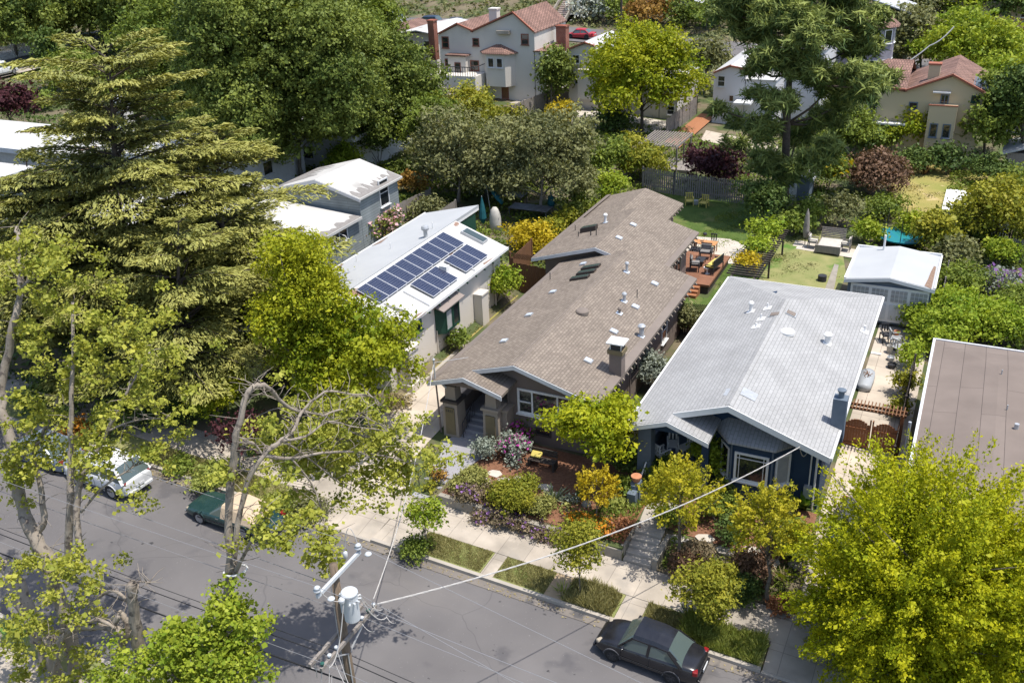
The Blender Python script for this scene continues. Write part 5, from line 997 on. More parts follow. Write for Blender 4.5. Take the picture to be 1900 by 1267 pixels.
p = at(1493, 456); o = thing('closed_umbrella', 'folded brown patio umbrella standing on a stone slab', 'umbrella', p); g = M(); g.tube([p, p+Vector((0, 0, 2.8))], .03, 8); g.build('pole', DKMET, o); g = M(); g.lathe(p+Vector((0, 0, .7)), [(.16, 0), (.24, .5), (.2, 1.2), (.14, 1.8), (.03, 2.2)], 10); g.build('canopy', WOODG, o); patch('stone_slab', rect(p.x-.8, p.x+.6, p.y-.5, p.y+.7), FLAG, .06)
patch('stone_slab', pxy((1528, 545), (1548, 492), (1556, 494), (1545, 550)), WALLC, .10)
# trampoline
p = at(1668, 468); o = thing('trampoline', 'round trampoline with blue padding and net poles behind the garage', 'trampoline', p); g = M(); R_ = 1.75; zt = p.z+.8
g.lathe((p.x, p.y+1.4, zt), [(R_-.25, .0), (.01, .0)], 28); g.build('mat', DKMET, o); g = M(); g.lathe((p.x, p.y+1.4, zt), [(R_-.3, .02), (R_-.3, .06), (R_+.03, .06), (R_+.03, -.02)], 28); g.build('pad', mat('blue pad', (.01, .16, .25), .5, (.02, .22, .2), 2), o); g = M()
for k in range(8): a = 2*pi*k/8; q = Vector((p.x+R_*cos(a), p.y+1.4+R_*sin(a), p.z)); g.tube([q, q+Vector((0, 0, 2.5))], .03, 6)
g.parts('net_pole', DKMET, o)
# gate over the driveway
o = thing('driveway_gate', 'wooden arched double gate with slatted arbor across the driveway beside the blue house', 'gate', (-2.6, 44.7, .5)); zg = gz(-2.6, 44.7)
for x0, x1 in ((-3.95, -2.65), (-2.6, -1.35)):
    g = M(); n = 9
    for k in range(n): xa = x0+.06+(x1-x0-.12)*k/n; t = (k+.5)/n; g.box(xa, xa+(x1-x0-.12)/n-.004, 44.7, 44.74, zg+.08, zg+1.35+.3*(1-abs(2*t-1)**2))
    g.box(x0, x0+.07, 44.66, 44.78, zg+.02, zg+1.7); g.box(x1-.07, x1, 44.66, 44.78, zg+.02, zg+1.7); g.box(x0, x1, 44.65, 44.70-.002, zg+.15, zg+.28); g.box(x0, x1, 44.65, 44.698, zg+1.1, zg+1.2); g.build('gate_leaf', WOODR, o)
g = M()
for x in (-4.0, -1.28): g.box(x-.08, x+.08, 44.6, 44.8, zg, zg+2.3)
g.parts('post', WOODR, o); g = M(); g.box(-4.2, -1.1, 44.5, 44.56, zg+2.3, zg+2.44); g.box(-4.2, -1.1, 44.9, 44.96, zg+2.3, zg+2.44)
g.parts('beam', WOODB, o); g = M()
for k in range(18): x = -4.15+k*.17; g.box(x, x+.05, 44.25, 45.25, zg+2.442, zg+2.5)
g.build('slats', WOODB, o)
# driveway clutter
p = at(1606, 712); o = thing('cargo_box', 'pale grey car roof cargo box lying on the driveway with dry sticks on it', 'cargo box', p); g = M(); g.loft([[(p.x+sx*w, p.y+yy, p.z+z) for sx, z in ((-1, .12), (-.92, .42), (0, .5), (.92, .42), (1, .12), (0, .03))] for yy, w in ((-1.1, .22), (-.95, .38), (0, .42), (.8, .4), (1.05, .25))]); g.build('shell', mat('grey plastic', (.36, .38, .40), .4), o, smooth=True); g = M()
for k in range(9): a = Vector((p.x+random.uniform(-.1, .1), p.y+random.uniform(-.3, .6), p.z+.53)); g.tube([a, a+Vector((random.uniform(-.3, .3), random.uniform(-.4, .4), .08))], .018, 4)
g.build('sticks', WOODB, o)
for px, py, r, hh, m_, nm, lb in ((1650, 655, .2, .5, CANV, 'plant_pot', 'tall pale pot on the driveway beside the vine'), (1662, 650, .24, .4, mat('dark blue tub', (.02, .03, .06), .5), 'tub', 'dark blue tub behind the tall pale pot'), (1652, 669, .22, .25, GALV, 'basin', 'grey metal basin on the driveway'), (1654, 683, .26, .3, DKMET, 'tub', 'black round tub nearest the gate'), (1664, 622, .2, .3, TERRA, 'plant_pot', 'small terracotta pot beside the leaning chairs')):
    p = at(px, py); g = M(); g.lathe(p, [(r*.75, 0), (r, hh), (r*.85, hh), (r*.7, hh*.7)], 14); tag(g.build(nm, m_), lb, nm.replace('_', ' '))
p = at(1655, 603); o = thing('folded_parasol', 'white canvas parasol leaning among stacked chairs by the garage door', 'parasol', p); g = M(); g.lathe(p+Vector((0, 0, .2)), [(.12, 0), (.22, .4), (.16, 1.0), (.03, 1.5)], 10); g.build('canopy', WHT, o)
for px, py, lb, rz in ((1645, 612, 'black metal chair beside the garage door', .4), (1662, 618, 'grey metal chair among the pots near the garage', 1.9), (1668, 633, 'metal chair overgrown by the bright vine', 2.6)): x, y = px2(px, py, 1.2); chair('metal_chair', lb, x, y, gz(x, y)+.05, rz, DKMET if 'black' in lb else GALV, None, .5)
p = at(1625, 658); g = M(); g.box(p.x-.3, p.x+.3, p.y-.1, p.y+.1, p.z+.03, p.z+.12); tag(g.build('folded_towel', WHT, bevel=.03), 'white bundle lying on the driveway by the house wall', 'bundle')
g = M(); g.cyl(at(1525, 522), .3, .45, 14); tag(g.build('planter', DKMET), 'black round planter on the back lawn behind the blue roof', 'planter')
# left back yard
for px, py, hh, lb in ((897, 425, 2.4, 'closed teal patio umbrella behind the white bungalow'), (1023, 398, 1.8, 'closed teal umbrella beside the tarpaulin table')):
    p = at(px, py); o = thing('closed_umbrella', lb, 'umbrella', p); g = M(); g.tube([p, p+Vector((0, 0, hh+.3))], .03, 6); g.build('pole', GALV, o); g = M(); g.lathe(p+Vector((0, 0, .5)), [(.12, 0), (.3, .4), (.24, 1.0), (.16, hh-.9), (.03, hh-.3)], 10); g.build('canopy', TEAL, o)
p = at(912, 405); o = thing('teal_umbrella', 'half open teal umbrella tilted beside the closed one', 'umbrella', p); g = M(); g.tube([p, p+Vector((-.4, .2, 2.6))], .03, 6); g.build('pole', GALV, o); g = M(); a = p+Vector((-.4, .2, 2.7)); d = Vector((.9, -.25, -.7)); g.loft([[a+d*t+Vector((0, cos(k*pi/3)*r, sin(k*pi/3)*r*.7)) for k in range(6)] for t, r in ((0, .03), (.5, .2), (1.2, .36), (1.7, .25))]); g.build('canopy', TEAL, o)
p = at(920, 428); o = thing('covered_heater', 'tall patio object under a pale canvas cover', 'covered object', p); g = M(); g.loft([[(p.x+.5*sx*cos(2*pi*k/10)*(1+.15*sin(3*k)), p.y+.45*sx*sin(2*pi*k/10), p.z+z) for k in range(10)] for z, sx in ((0, 1), (.6, .95), (1.2, .9), (1.6, .7), (1.9, .3))]); g.build('cover', CANV, o, smooth=True)
for px, py, w, d, hh, m_, lb in ((985, 402, 3.4, 1.4, .8, mat('tarpaulin', (.10, .10, .11), .5, (.2, .2, .21), 2), 'long table under a grey tarpaulin in the left back yard'), (940, 378, 3.4, 1.3, .9, mat('dark tarpaulin', (.035, .04, .05), .5, (.09, .1, .12), 2), 'dark tarpaulin covered table behind the teal umbrella')):
    p = at(px, py); table('covered_table', lb, p.x, p.y, p.z, w, d, hh, m_)
p = at(930, 352); o = thing('gazebo', 'faded teal canopy gazebo under the olive grey tree', 'gazebo', p); g = M(); R3 = lambda s, z: [(p.x+a*s, p.y+b*s, p.z+z) for a, b in ((-1.7, -1.4), (1.7, -1.4), (1.7, 1.4), (-1.7, 1.4))]
g.loft([R3(1, 2.2), R3(1, 2.35), R3(.1, 3.0)]); g.build('canopy', mat('faded teal', (.16, .30, .30), .8, (.25, .38, .38), 2), o); g = M()
for a in (-1.6, 1.6):
    for b in (-1.3, 1.3): g.tube([(p.x+a, p.y+b, p.z), (p.x+a, p.y+b, p.z+2.25)], .04, 6)
g.parts('pole', GALV, o)
# front garden bench, porch chairs, lantern
p = at(1006, 868); o = thing('garden_bench', 'dark wooden garden bench in front of the brown house under the yellow green tree', 'bench', p); g = M()
for k in range(4): g.box(p.x-.7, p.x+.7, p.y-.2+.12*k, p.y-.11+.12*k, p.z+.42, p.z+.46)
g.build('seat', DKWOOD, o); g = M()
for k in range(3): g.box(p.x-.7, p.x+.7, p.y+.3, p.y+.34, p.z+.55+.13*k, p.z+.64+.13*k)
g.build('backrest', DKWOOD, o)
for i in (-1, 1): g = M(); g.box(p.x+i*.66-.04, p.x+i*.66+.04, p.y-.2, p.y+.34, p.z, p.z+.42); g.build('leg', DKWOOD, o)
g = M(); g.obox(p+Vector((-.35, .15, .62)), Vector((1, 0, 0)), Vector((0, .8, .5)).normalized(), Vector((0, -.5, .8)).normalized(), .55, .35, .14); tag(g.build('cushion', YELF, bevel=.05), 'yellow patterned cushion on the dark garden bench', 'cushion')
for px, py, rz, lb in ((1228, 850, 2.6, 'white metal chair nearest the railing on the blue porch'), (1248, 832, .3, 'white chair at the back of the blue porch'), (1270, 838, -.6, 'pale small stool chair near the blue front door')): x, y = px2(px, py, fz+.2); chair('porch_chair', lb, max(min(x, -9.3), -11.6), max(min(y, 40.6), 37.8), fz+.005, rz, WHT, None, .5, group='white chairs on the blue porch', arms='stool' not in lb)
p = at(1180, 925); p.z = gz(p.x, p.y); o = thing('gate_pedestal', 'slate blue pedestal with a round terracotta pot on top by the porch steps', 'pedestal', p); g = M(); g.frustum(p.x, p.y, p.z-.1, p.z+1.0, .5, .5, .42, .42); g.build('pillar', STEEL, o); g = M(); g.lathe(p+Vector((0, 0, 1.0)), [(.16, 0), (.2, .1), (.25, .22), (.25, .28), (.05, .3)], 14); tag(g.build('pot', TERRA), 'round terracotta bowl on the blue pedestal', 'pot')
for px, py, s_, lb in ((792, 918, .0, ''), (1088, 938, .22, 'pale rock beside the golden tree'), (1475, 1050, .3, 'round grey stone in the right garden'), (1500, 1062, .22, 'small boulder near the parked driveway car')):
    if not s_: continue
    p = at(px, py); me = M(); me.lathe(p, [(s_, 0), (s_*1.1, s_*.4), (s_*.8, s_*.9), (s_*.3, s_*1.1)], 7); tag(me.build('garden_rock', WALLC, smooth=True), lb, 'rock')
p = at(873, 888); g = M(); g.lathe(p, [(.15, 0), (.22, .15), (.2, .4), (.1, .45)], 12); tag(g.build('urn', DKMET), 'dark round urn at the top of the grey entry steps', 'urn')
# ================================================================ VEHICLES
def paint(name, c, rough=.25, spec=.6): 
    m = mat(name, c, rough, tuple(min(1, v*1.25+.01) for v in c), 3, 5, .9, spec=spec); return m
TYRE = mat('tyre rubber', (.018, .018, .018), .9); RIM = mat('alloy rim', (.35, .35, .36), .35, metal=.5); CGL = glassmat('car glass', (.075, .10, .095), .07, .9); ARCHM = mat('grey arch trim', (.09, .09, .10), .5)
LAMP = mat('headlamp lens', (.36, .31, .24), .15); RED = mat('tail lamp', (.20, .012, .014), .2); CHR = mat('chrome', (.6, .6, .6), .15, metal=.9); BLK = mat('black plastic', (.025, .025, .028), .6)
def car(name, label, cx, cy, z, rz, Ln, Wd, Ht, pm, kind='sedan', roofm=None, wheelr=.31, cat='car', wb=None, parts=True):
    """built nose towards +x, then turned; body lofted through cross sections"""
    root = thing(name, label, cat, (0, 0, 0)); hw = Wd/2; L2 = Ln/2; wb = wb or Ln*.58; xf = wb/2+.02*Ln; xr = xf-wb
    belt = Ht*.62
    if kind == 'sedan': S = [(L2, .34, .52, .62), (L2-.08, .22, .62, .80), (L2-.45, .19, belt*.86, .96), (L2-.95, .18, belt*.97, .99), (.2, .18, belt*1.0, 1), (-L2+1.0, .18, belt*1.06, 1), (-L2+.35, .2, belt*1.06, .95), (-L2+.08, .26, belt*.98, .84), (-L2, .4, belt*.8, .70)]; G = [(L2-1.02, .0, .72), (.55, 1, .66), (-.35, 1.02, .66), (-L2+1.25, .9, .62), (-L2+.62, 0, .70)]
    elif kind == 'coupe': S = [(L2, .34, .50, .70), (L2-.08, .24, .62, .86), (L2-.6, .2, belt*.90, .97), (L2-1.6, .18, belt*.98, 1), (0, .18, belt*1.0, 1), (-L2+.9, .2, belt*1.0, .97), (-L2+.12, .26, belt*.92, .86), (-L2, .38, belt*.75, .72)]; G = [(.75, .0, .72), (.1, .95, .62), (-.6, 1, .62), (-1.2, .8, .6), (-1.75, 0, .64)]
    else: S = [(L2, .4, .62, .7), (L2-.08, .28, .75, .86), (L2-.5, .24, belt*.9, .97), (L2-1.0, .22, belt*1.0, 1), (0, .22, belt*1.02, 1), (-L2+.5, .24, belt*1.03, .98), (-L2+.06, .3, belt*1.0, .92), (-L2, .42, belt*.86, .85)]; G = [(L2-1.0, .0, .76), (L2-1.75, .96, .70), (-.3, 1.02, .70), (-L2+.55, 1, .68), (-L2+.12, 0, .74)]
    def ring(x, zb, zt, w):
        w *= hw; h_ = zt-zb
        P = [(w*.86, zb), (w*.97, zb+h_*.12), (w, zb+h_*.45), (w*.985, zb+h_*.72), (w*.93, zb+h_*.92), (w*.80, zt), (w*.4, zt+.025), (0, zt+.03)]
        return [(x, a, b) for a, b in P]+[(x, -a, b) for a, b in reversed(P[:-1])]+[(x, 0, zb)]
    ORI[root.name] = Vector((0, 0, 0))
    g = M(); g.loft([ring(*s) for s in S]); body = g.build('body', pm, root, smooth=True, sub=1); body.modifiers['sub'].render_levels = 2
    bz = belt*.98
    def gring(x, t, w, e=0):
        zt = bz+(Ht-bz)*t; w0 = hw*.90+e; w1 = hw*(w+.08)+e if t > 0 else hw*.86+e; zt = max(zt, bz+.02)
        return [(x, w0, bz-.06), (x, w1, bz+(zt-bz)*.78+e), (x, w1*.86, zt+e), (x, 0, zt+.03*t+e), (x, -w1*.86, zt+e), (x, -w1, bz+(zt-bz)*.78+e), (x, -w0, bz-.06)]
    g = M(); g.loft([gring(*q) for q in G]); cab = g.build('window_glass', CGL, root)
    g = M(); mids = [q for q in G if q[1] > .5]; rf = []
    for q in mids: r_ = gring(q[0], q[1], q[2], .012); rf.append([r_[1], r_[2], r_[3], r_[4], r_[5], (r_[4][0], r_[4][1], r_[4][2]-.05), (r_[3][0], 0, r_[3][2]-.05), (r_[2][0], r_[2][1], r_[2][2]-.05)])
    g.loft(rf)
    if kind != 'coupe': g.build('roof', pm, root)
    g = M(); R0 = [gring(*q, .01) for q in G]
    for i in (1, 5):
        j = 0 if i == 1 else 6
        g.bar(R0[0][j], R0[1][i], .09, .05); g.bar(R0[1][i], R0[-2][i], .07, .05); g.bar(R0[-2][i], R0[-1][j], .16 if kind != 'coupe' else .3, .05)
        mx = (R0[1][j][0]+R0[-2][j][0])/2+.05; g.bar((mx, R0[1][j][1], bz-.05), (mx-.03, R0[1][i][1], R0[1][i][2]), .10, .04)
        if kind == 'suv': g.bar((-L2+1.1, R0[1][j][1], bz-.05), (-L2+1.0, R0[1][i][1], R0[1][i][2]), .12, .04)
    if kind != 'coupe': g.parts('pillar', pm, root)
    if kind == 'suv':
        g = M()
        for s in (-1, 1): g.tube([(L2-1.9, s*hw*.66, Ht+.07), (-L2+.7, s*hw*.66, Ht+.07)], .02, 6)
        g.build('roof_rails', BLK, root)
    for x in (xf, xr):
        for s in (-1, 1):
            g = M(); r = wheelr; y = s*(hw-.02); t_ = lambda yy, rr: [(x+rr*cos(2*pi*k/22), yy, r+rr*sin(2*pi*k/22)) for k in range(22)]
            g.loft([t_(y-s*.2, r*.6), t_(y-s*.2, r*.95), t_(y-s*.16, r), t_(y-s*.03, r), t_(y+s*.012, r*.93), t_(y+s*.012, r*.66)]); w = g.build('wheel', TYRE, root)
            g = M(); g.loft([t_(y+s*.013, r*.68), t_(y+s*.02, r*.62), t_(y-s*.03, r*.5)]); g.build('rim', BLK if kind == 'sedan' else RIM, w)
            g = M()
            for k in range(6): a = 2*pi*k/6; g.bar((x, y+s*.01, r), (x+cos(a)*r*.6, y+s*.015, r+sin(a)*r*.6), .05, .03, up=(0, 1, 0))
            g.build('spokes', DKMET if kind == 'sedan' else RIM, w)
            g = M(); aa = [pi*k/10 for k in range(11)]; g.loft([[(x+rr*cos(a), y+s*d, r+rr*sin(a)) for rr, d in ((r*1.12, -.03), (r*1.12, .022), (r*1.22, .022), (r*1.22, -.03))] for a in aa]); g.build('wheel_arch', ARCHM if kind == 'sedan' else pm, root, smooth=False)
            g = M(); g.loft([[(x+r*1.13*cos(a), y+s*d, r+r*1.13*sin(a)) for a in [pi*k/10 for k in range(11)]] for d in (-.3, .006)]); g.build('wheel_well', BLK, root)
    for s in (-1, 1):
        g = M(); c = Vector((L2-.20, s*hw*.70, belt*.70)); ax_ = Vector((.8, s*-.45, -.25)).normalized(); sd_ = Vector((s*.45, .8, 0)).normalized()*1; g.obox(c, ax_, sd_, ax_.cross(sd_).normalized(), .16, .26, .15); g.build('headlight', LAMP, root, bevel=.05)
        g = M(); c = (-L2+.17, s*hw*.74, belt*.88); g.obox(c, Vector((1, s*.25, 0)).normalized(), Vector((-s*.25, 1, 0)).normalized(), Vector((0, 0, 1)), .2, .24, .2); g.build('tail_light', RED, root, bevel=.04)
        g = M(); g.obox((L2-1.25, s*(hw+.08), bz+.06), Vector((1, 0, 0)), Vector((0, 1, 0)), Vector((0, 0, 1)), .1, .2, .13); g.build('side_mirror', pm, root, bevel=.03)
        g = M(); g.box(.15, .33, s*(hw+.012)-.012, s*(hw+.012)+.012, belt*.86, belt*.89); g.box(-.85, -.67, s*(hw+.012)-.012, s*(hw+.012)+.012, belt*.88, belt*.91) if kind != 'coupe' else None; g.build('door_handle', pm if kind != 'coupe' else CHR, root)
        g = M(); y = s*(hw+.003)
        for x in (L2-1.15, -.2, -1.15) if kind != 'coupe' else (.65, -.75): g.box(x-.006, x+.006, y-.004, y+.004, .32, belt*.93)
        g.box(-L2+.95, L2-.95, y-.004, y+.01, .42, .47); g.build('door_trim', BLK, root)
    g = M(); g.box(L2-.05, L2+.04, -hw*.8, hw*.8, .3, .42); g.build('front_bumper', pm if kind != 'coupe' else CHR, root, bevel=.03)
    g = M(); g.box(-L2-.05, -L2+.05, -hw*.8, hw*.8, .36, .52); g.build('rear_bumper', pm if kind != 'coupe' else CHR, root, bevel=.03)
    g = M(); g.box(-L2-.058, -L2-.03, -.25, .25, .6, .73) if kind != 'coupe' else g.box(-L2-.065, -L2-.052, -.25, .25, .4, .5); g.build('number_plate', WHTD, root)
    if kind == 'sedan':
        g = M(); g.box(-L2+1.0, -L2+1.3, -.5, .5, bz+.03, bz+.05); g.build('parcel_shelf', CANV, cab)
    if kind == 'coupe':
        g = M(); g.loft([gring(x, t, w, .03) for x, t, w in G[1:]]); g.build('soft_top', roofm, root)
    root.location = (cx, cy, z); root.rotation_euler = (0, 0, rz); return root
def street_car(name, label, fw, rw, side_w, **k):
    """fw, rw: photo positions of the two near-side wheel hubs"""
    z = -.1
    for _ in range(5): a = at(*fw, z); z = gr(a.x)+.02+k.get('wheelr', .31)
    b = at(*rw, gr(at(*rw, z).x)+.02+k.get('wheelr', .31)); d = (a-b); d.z = 0; ln = d.length; d.normalize(); mid = (a+b)/2; n = Vector((-d.y, d.x, 0))
    if n.y < 0: n = -n
    c = mid+n*(side_w/2-.05); r = car(name, label, c.x, c.y, gr(c.x)+.025, math.atan2(d.y, d.x), **k)
    r.rotation_euler[1] = math.atan(.056)*(-1 if d.x < 0 else 1)*(1 if d.x > 0 else 1); return r, ln
rt, ln = street_car('parked_car', 'black four door sedan with dull paint parked at the kerb, bottom right', (1140, 1217), (1247, 1258), 1.66, Ln=4.18, Wd=1.68, Ht=1.48, pm=paint('black car paint', (.008, .008, .011), .2), wheelr=.29, wb=2.37); print('sedan wb', ln)
GRN = paint('dark green car paint', (.010, .033, .032), .22)
car('parked_car', 'dark green convertible with a tan soft top parked behind the pale tree trunks', *(lambda p: (p.x+1.75, p.y+.92, gr(p.x+1.7)+.025))(at(356, 957, gr(-30)+.35)), pi-.03, 4.8, 1.8, 1.24, GRN, 'coupe', mat('tan canvas', (.52, .40, .27), .9, (.44, .34, .24), 4), .32, wb=2.6)
q = at(207, 910, gr(-37)+.38); car('parked_car', 'silver white sport utility car parked at the left kerb behind branches', q.x-1.25, q.y+.95, gr(q.x)+.025, pi-.05, 4.5, 1.82, 1.72, paint('silver car paint', (.50, .50, .50), .3), 'suv', None, .36, wb=2.6)
q = at(140, 858, gr(-42)+.4); car('parked_car', 'blue car mostly hidden by leaves in front of the silver one', q.x-2.4, q.y+.3, gr(q.x)+.025, pi-.05, 4.4, 1.75, 1.45, paint('blue car paint', (.12, .15, .19), .3), 'sedan', None, .31)
q = at(1530, 1035); car('parked_car', 'dark car with a chrome window edge, nose down the driveway under the big tree', q.x+.9, q.y+1.6, q.z+.05, -pi/2, 4.5, 1.8, 1.4, paint('graphite car paint', (.05, .05, .055), .25), 'sedan', None, .31)
q = at(1600, 1232, gr(-1)); car('parked_car', 'pale green car at the kerb hidden under the big tree, bottom edge', q.x+2.0, q.y-.5, gr(q.x)+.025, pi, 4.4, 1.75, 1.45, paint('sage car paint', (.10, .14, .12), .3), 'sedan', None, .31)
for px, py, lb, kd, pc, ht, ll, wz_ in ((722, 38, 'white panel van parked on the upper street', 'van', (.62, .62, .62), 2.1, 5.4, 1.95), (795, 44, 'dark blue car parked behind the van on the upper street', 'suv', (.03, .05, .09), 1.6, 4.5, 1.8), (845, 52, 'dark car shaded by bushes on the upper street', 'sedan', (.03, .03, .035), 1.45, 4.4, 1.75), (1078, 72, 'red car on the upper street between the two white villas', 'sedan', (.35, .02, .03), 1.4, 4.4, 1.75)):
    q = at(px, py); q = onY(px, py, 138.5); z = gz(q.x, 138.5)+.15; car('parked_car' if kd != 'van' else 'white_van', lb, q.x, 138.5, z, pi, ll, wz_, ht, paint('paint '+lb[:8], pc, .3), 'suv' if kd == 'van' else kd, None, .34, cat='van' if kd == 'van' else 'car')
q = at(2, 146); car('parked_car', 'white van parked on the cross street, cut by the left edge', q.x, q.y, gz(q.x, q.y)+.34, pi/2, 4.9, 1.9, 1.9, paint('white car paint', (.6, .6, .6), .3), 'suv', None, .36)

# ================================================================ UTILITY POLE AND WIRES
PX, PY = -14.85, 17.5; ptop = onY(618, 1047, PY).z; print('pole top', ptop); XP = onY(618, 1047, PY).x; PX = XP
o = thing('utility_pole', 'weathered wooden utility pole with transformer and crossarms in the foreground', 'utility pole', (PX, PY, .2))
g = M(); g.tube([(PX, PY, 0), (PX, PY, ptop*.5), (PX, PY, ptop)], [.17, .145, .12], 14); g.build('post', POLEM, o, smooth=True)
zA = onY(627, 1063, PY).z; g = M(); g.obox((PX+.17, PY, zA), Vector((0, 1, 0)), Vector((1, 0, 0)), Vector((0, 0, 1)), 2.15, .085, .11); g.build('metal_crossarm', XFMR, o)
for s in (-1.02, 1.02):
    g = M(); g.lathe((PX+.17, PY+s, zA+.07), [(.03, 0), (.03, .08), (.11, .10), (.12, .13), (.05, .17), (.09, .19), (.095, .22), (.03, .27)], 14); g.build('insulator', PORC, o, smooth=True)
g = M(); g.lathe((PX-.2, PY+.85, zA-.2), [(.04, 0), (.07, .04), (.07, .22), (.03, .26)], 12); g.lathe((PX+.4, PY+1.15, zA-.12), [(.04, 0), (.11, .03), (.11, .06), (.05, .1)], 12); g.lathe((PX+.38, PY-.75, zA-.3), [(.04, 0), (.11, .03), (.11, .06), (.04, .1)], 12); g.build('cutout_switch', PORC, o, smooth=True)
tc = onY(647, 1098, PY); tcx, tcz = PX+.43, tc.z; g = M(); g.lathe((tcx, PY, tcz-1.0), [(.215, 0), (.235, .03), (.235, .94), (.255, .96), (.255, 1.0), (.22, 1.04), (.02, 1.06)], 24); t = g.build('transformer', XFMR, o, smooth=False)
g = M(); g.lathe((tcx-.05, PY-.32, tcz-.18), [(.04, 0), (.09, .05), (.1, .14), (.05, .2)], 10); g.box(PX+.12, PX+.2, PY-.1, PY+.1, tcz-.8, tcz-.1); g.build('bracket', XFMR, t)
for k in range(5): g = M(); a = -1.0+k*.5; g.tube([(tcx+.235*cos(a), PY+.235*sin(a), tcz-.25), (tcx+.33*cos(a), PY+.33*sin(a), tcz-.25)], .03, 6); g.build('terminal', PORC, t)
zB = onY(640, 1178, PY).z; g = M()
for dx in (-.2, .2): g.obox((PX+dx, PY, zB), Vector((0, 1, 0)), Vector((1, 0, 0)), Vector((0, 0, 1)), 2.9, .09, .12)
g.build('wooden_crossarm', WOODG, o)
g = M(); g.bar((PX+.2, PY+.9, zB), (PX+.1, PY, zB-.7), .05, .03); g.bar((PX+.2, PY-.9, zB), (PX+.1, PY, zB-.7), .05, .03); g.build('crossarm_brace', GALV, o)
for s in (-1.35, -1.0, -.65, .7, 1.05, 1.35):
    g = M(); g.lathe((PX+.2, PY+s, zB+.06), [(.02, 0), (.02, .06), (.06, .07), (.065, .12), (.03, .15)], 10); g.build('insulator', mat('green glass insulator', (.03, .10, .08), .1) if s in (-1.35, 1.05) else PORC, o)
g = M(); P_ = Vector((PX, PY, 0)); random.seed(5)
def loop(a, b, sag, r=.012, n=8): a, b = Vector(a), Vector(b); g.tube([a.lerp(b, k/n)-Vector((0, 0, sag*4*(k/n)*(1-k/n))) for k in range(n+1)], r, 5)
loop((tcx+.05, PY+.3, tcz-.2), (PX+.55, PY+1.3, zB+.1), .25); loop((tcx+.2, PY+.2, tcz-.2), (PX+.6, PY+1.05, zB+.15), .35); loop((tcx, PY-.3, tcz-.1), (PX+.3, PY-1.2, zB-.1), .5, .016); loop((tcx+.1, PY+.28, tcz-.2), (PX+1.0, PY+.9, zB+.3), .45); loop((PX+.17, PY-.98, zA+.2), (PX+.5, PY-.4, tcz+.05), .2, .01)
loop((PX+.17, PY+1.02, zA+.3), (PX-.2, PY+.85, zA+.1), -.7, .012, 12); loop((PX+.2, PY-1.35, zB+.1), (PX-.1, PY-1.5, zB-1.4), .1); loop((PX+.2, PY-1.0, zB+.1), (PX+.3, PY-1.6, zB-1.3), .2); loop((PX+.2, PY-.65, zB+.1), (PX+.9, PY-1.0, zB-1.2), .25); loop((PX-.2, PY-1.2, zB), (PX-.5, PY-.9, zB-1.0), .3)
for k in range(8): a = Vector((PX+random.uniform(-.3, .5), PY-random.uniform(.7, 1.5), zB-random.uniform(.3, 1.2))); loop(a, a+Vector((random.uniform(-.7, .7), random.uniform(-.4, .4), random.uniform(-.8, .2))), .12, .01)
for k in range(6): a = Vector((PX+random.uniform(.3, .9), PY+random.uniform(.5, 1.3), zB+random.uniform(.0, .5))); loop(a, a+Vector((random.uniform(-.4, .6), random.uniform(-.3, .3), random.uniform(-.4, .2))), .12, .01)
g.build('jumper_wires', WIREW, o)
g = M(); g.tube([(PX+.14, PY-.1, zB-.6), (PX+.16, PY-.1, 2), (PX+.17, PY-.1, .3)], .02, 6); g.tube([(PX-.1, PY-.12, zA), (PX-.11, PY-.13, 4)], .012, 5); g.build('conduit', GALV, o)
def ext(a, b, t): return Vector(a).lerp(Vector(b), t)
def wire(name, label, pts, sag, r, m, cat='wire', n=18, twist=0, group=None):
    g = M(); P = []
    for a, b in zip(pts, pts[1:]):
        a, b = Vector(a), Vector(b)
        for k in range(n+(b == Vector(pts[-1]))): t = k/n; P.append(a.lerp(b, t)-Vector((0, 0, sag*4*t*(1-t))))
    if twist:
        for s in (0, 2.1, 4.2):
            Q = []
            for i, (p, q) in enumerate(zip(P, P[1:])):
                for j in range(5): ph = (i*5+j)*twist+s; Q.append(p.lerp(q, j/5)+Vector((0, cos(ph), sin(ph)))*r*1.1)
            g.tube(Q, r, 5)
    else: g.tube(P, r, 5)
    return tag(g.build(name, m), label, cat, group)
T = Vector
wire('service_cable', 'twisted pale service cable from the pole to the brown house porch mast', [(PX+.5, PY+1.0, zB+.75), mp_+T((0, 0, 1.0))], .9, .013, WIREW, twist=1.1)
bh = onroof(1483, 829, zb); wire('service_cable', 'twisted pale service cable crossing the garden to the blue house gable', [(PX+.7, PY+.9, zB+.7), (onY(1484, 829, 36.95).x, 36.95, onY(1484, 829, 36.95).z), (-4.6, 38.35, 4.4)], .75, .014, WIREW, twist=1.1)
def along(y, z, sR, lab, r=.012, m=WIREG, sag=.5, name='overhead_wire'):
    e = (PX+40, y, z-2.2)
    if sR: q = onY(*sR, y); t = 40/(q.x-PX); e = (PX+40, y, z+(q.z-z)*t); sag = .12
    wire(name, lab, [(PX-44, y, z+2.5), (PX, y, z), e], sag, r, m)
along(PY+1.02, zA+.30, (1198, 1266), 'thin bare wire on the far end of the metal crossarm, running along the street', .008)
along(PY-1.02, zA+.33, 0, 'thin bare wire on the near end of the metal crossarm, running along the street', .008)
along(PY+1.0, zB+.75, (950, 1261), 'bare wire starting beside the transformer and running to the lower right', .009)
along(PY-1.35, zB+.2, 0, 'pale wire from the near end of the wooden crossarm', .007); along(PY+.7, zB+.2, 0, 'thin wire from the middle of the wooden crossarm', .008)
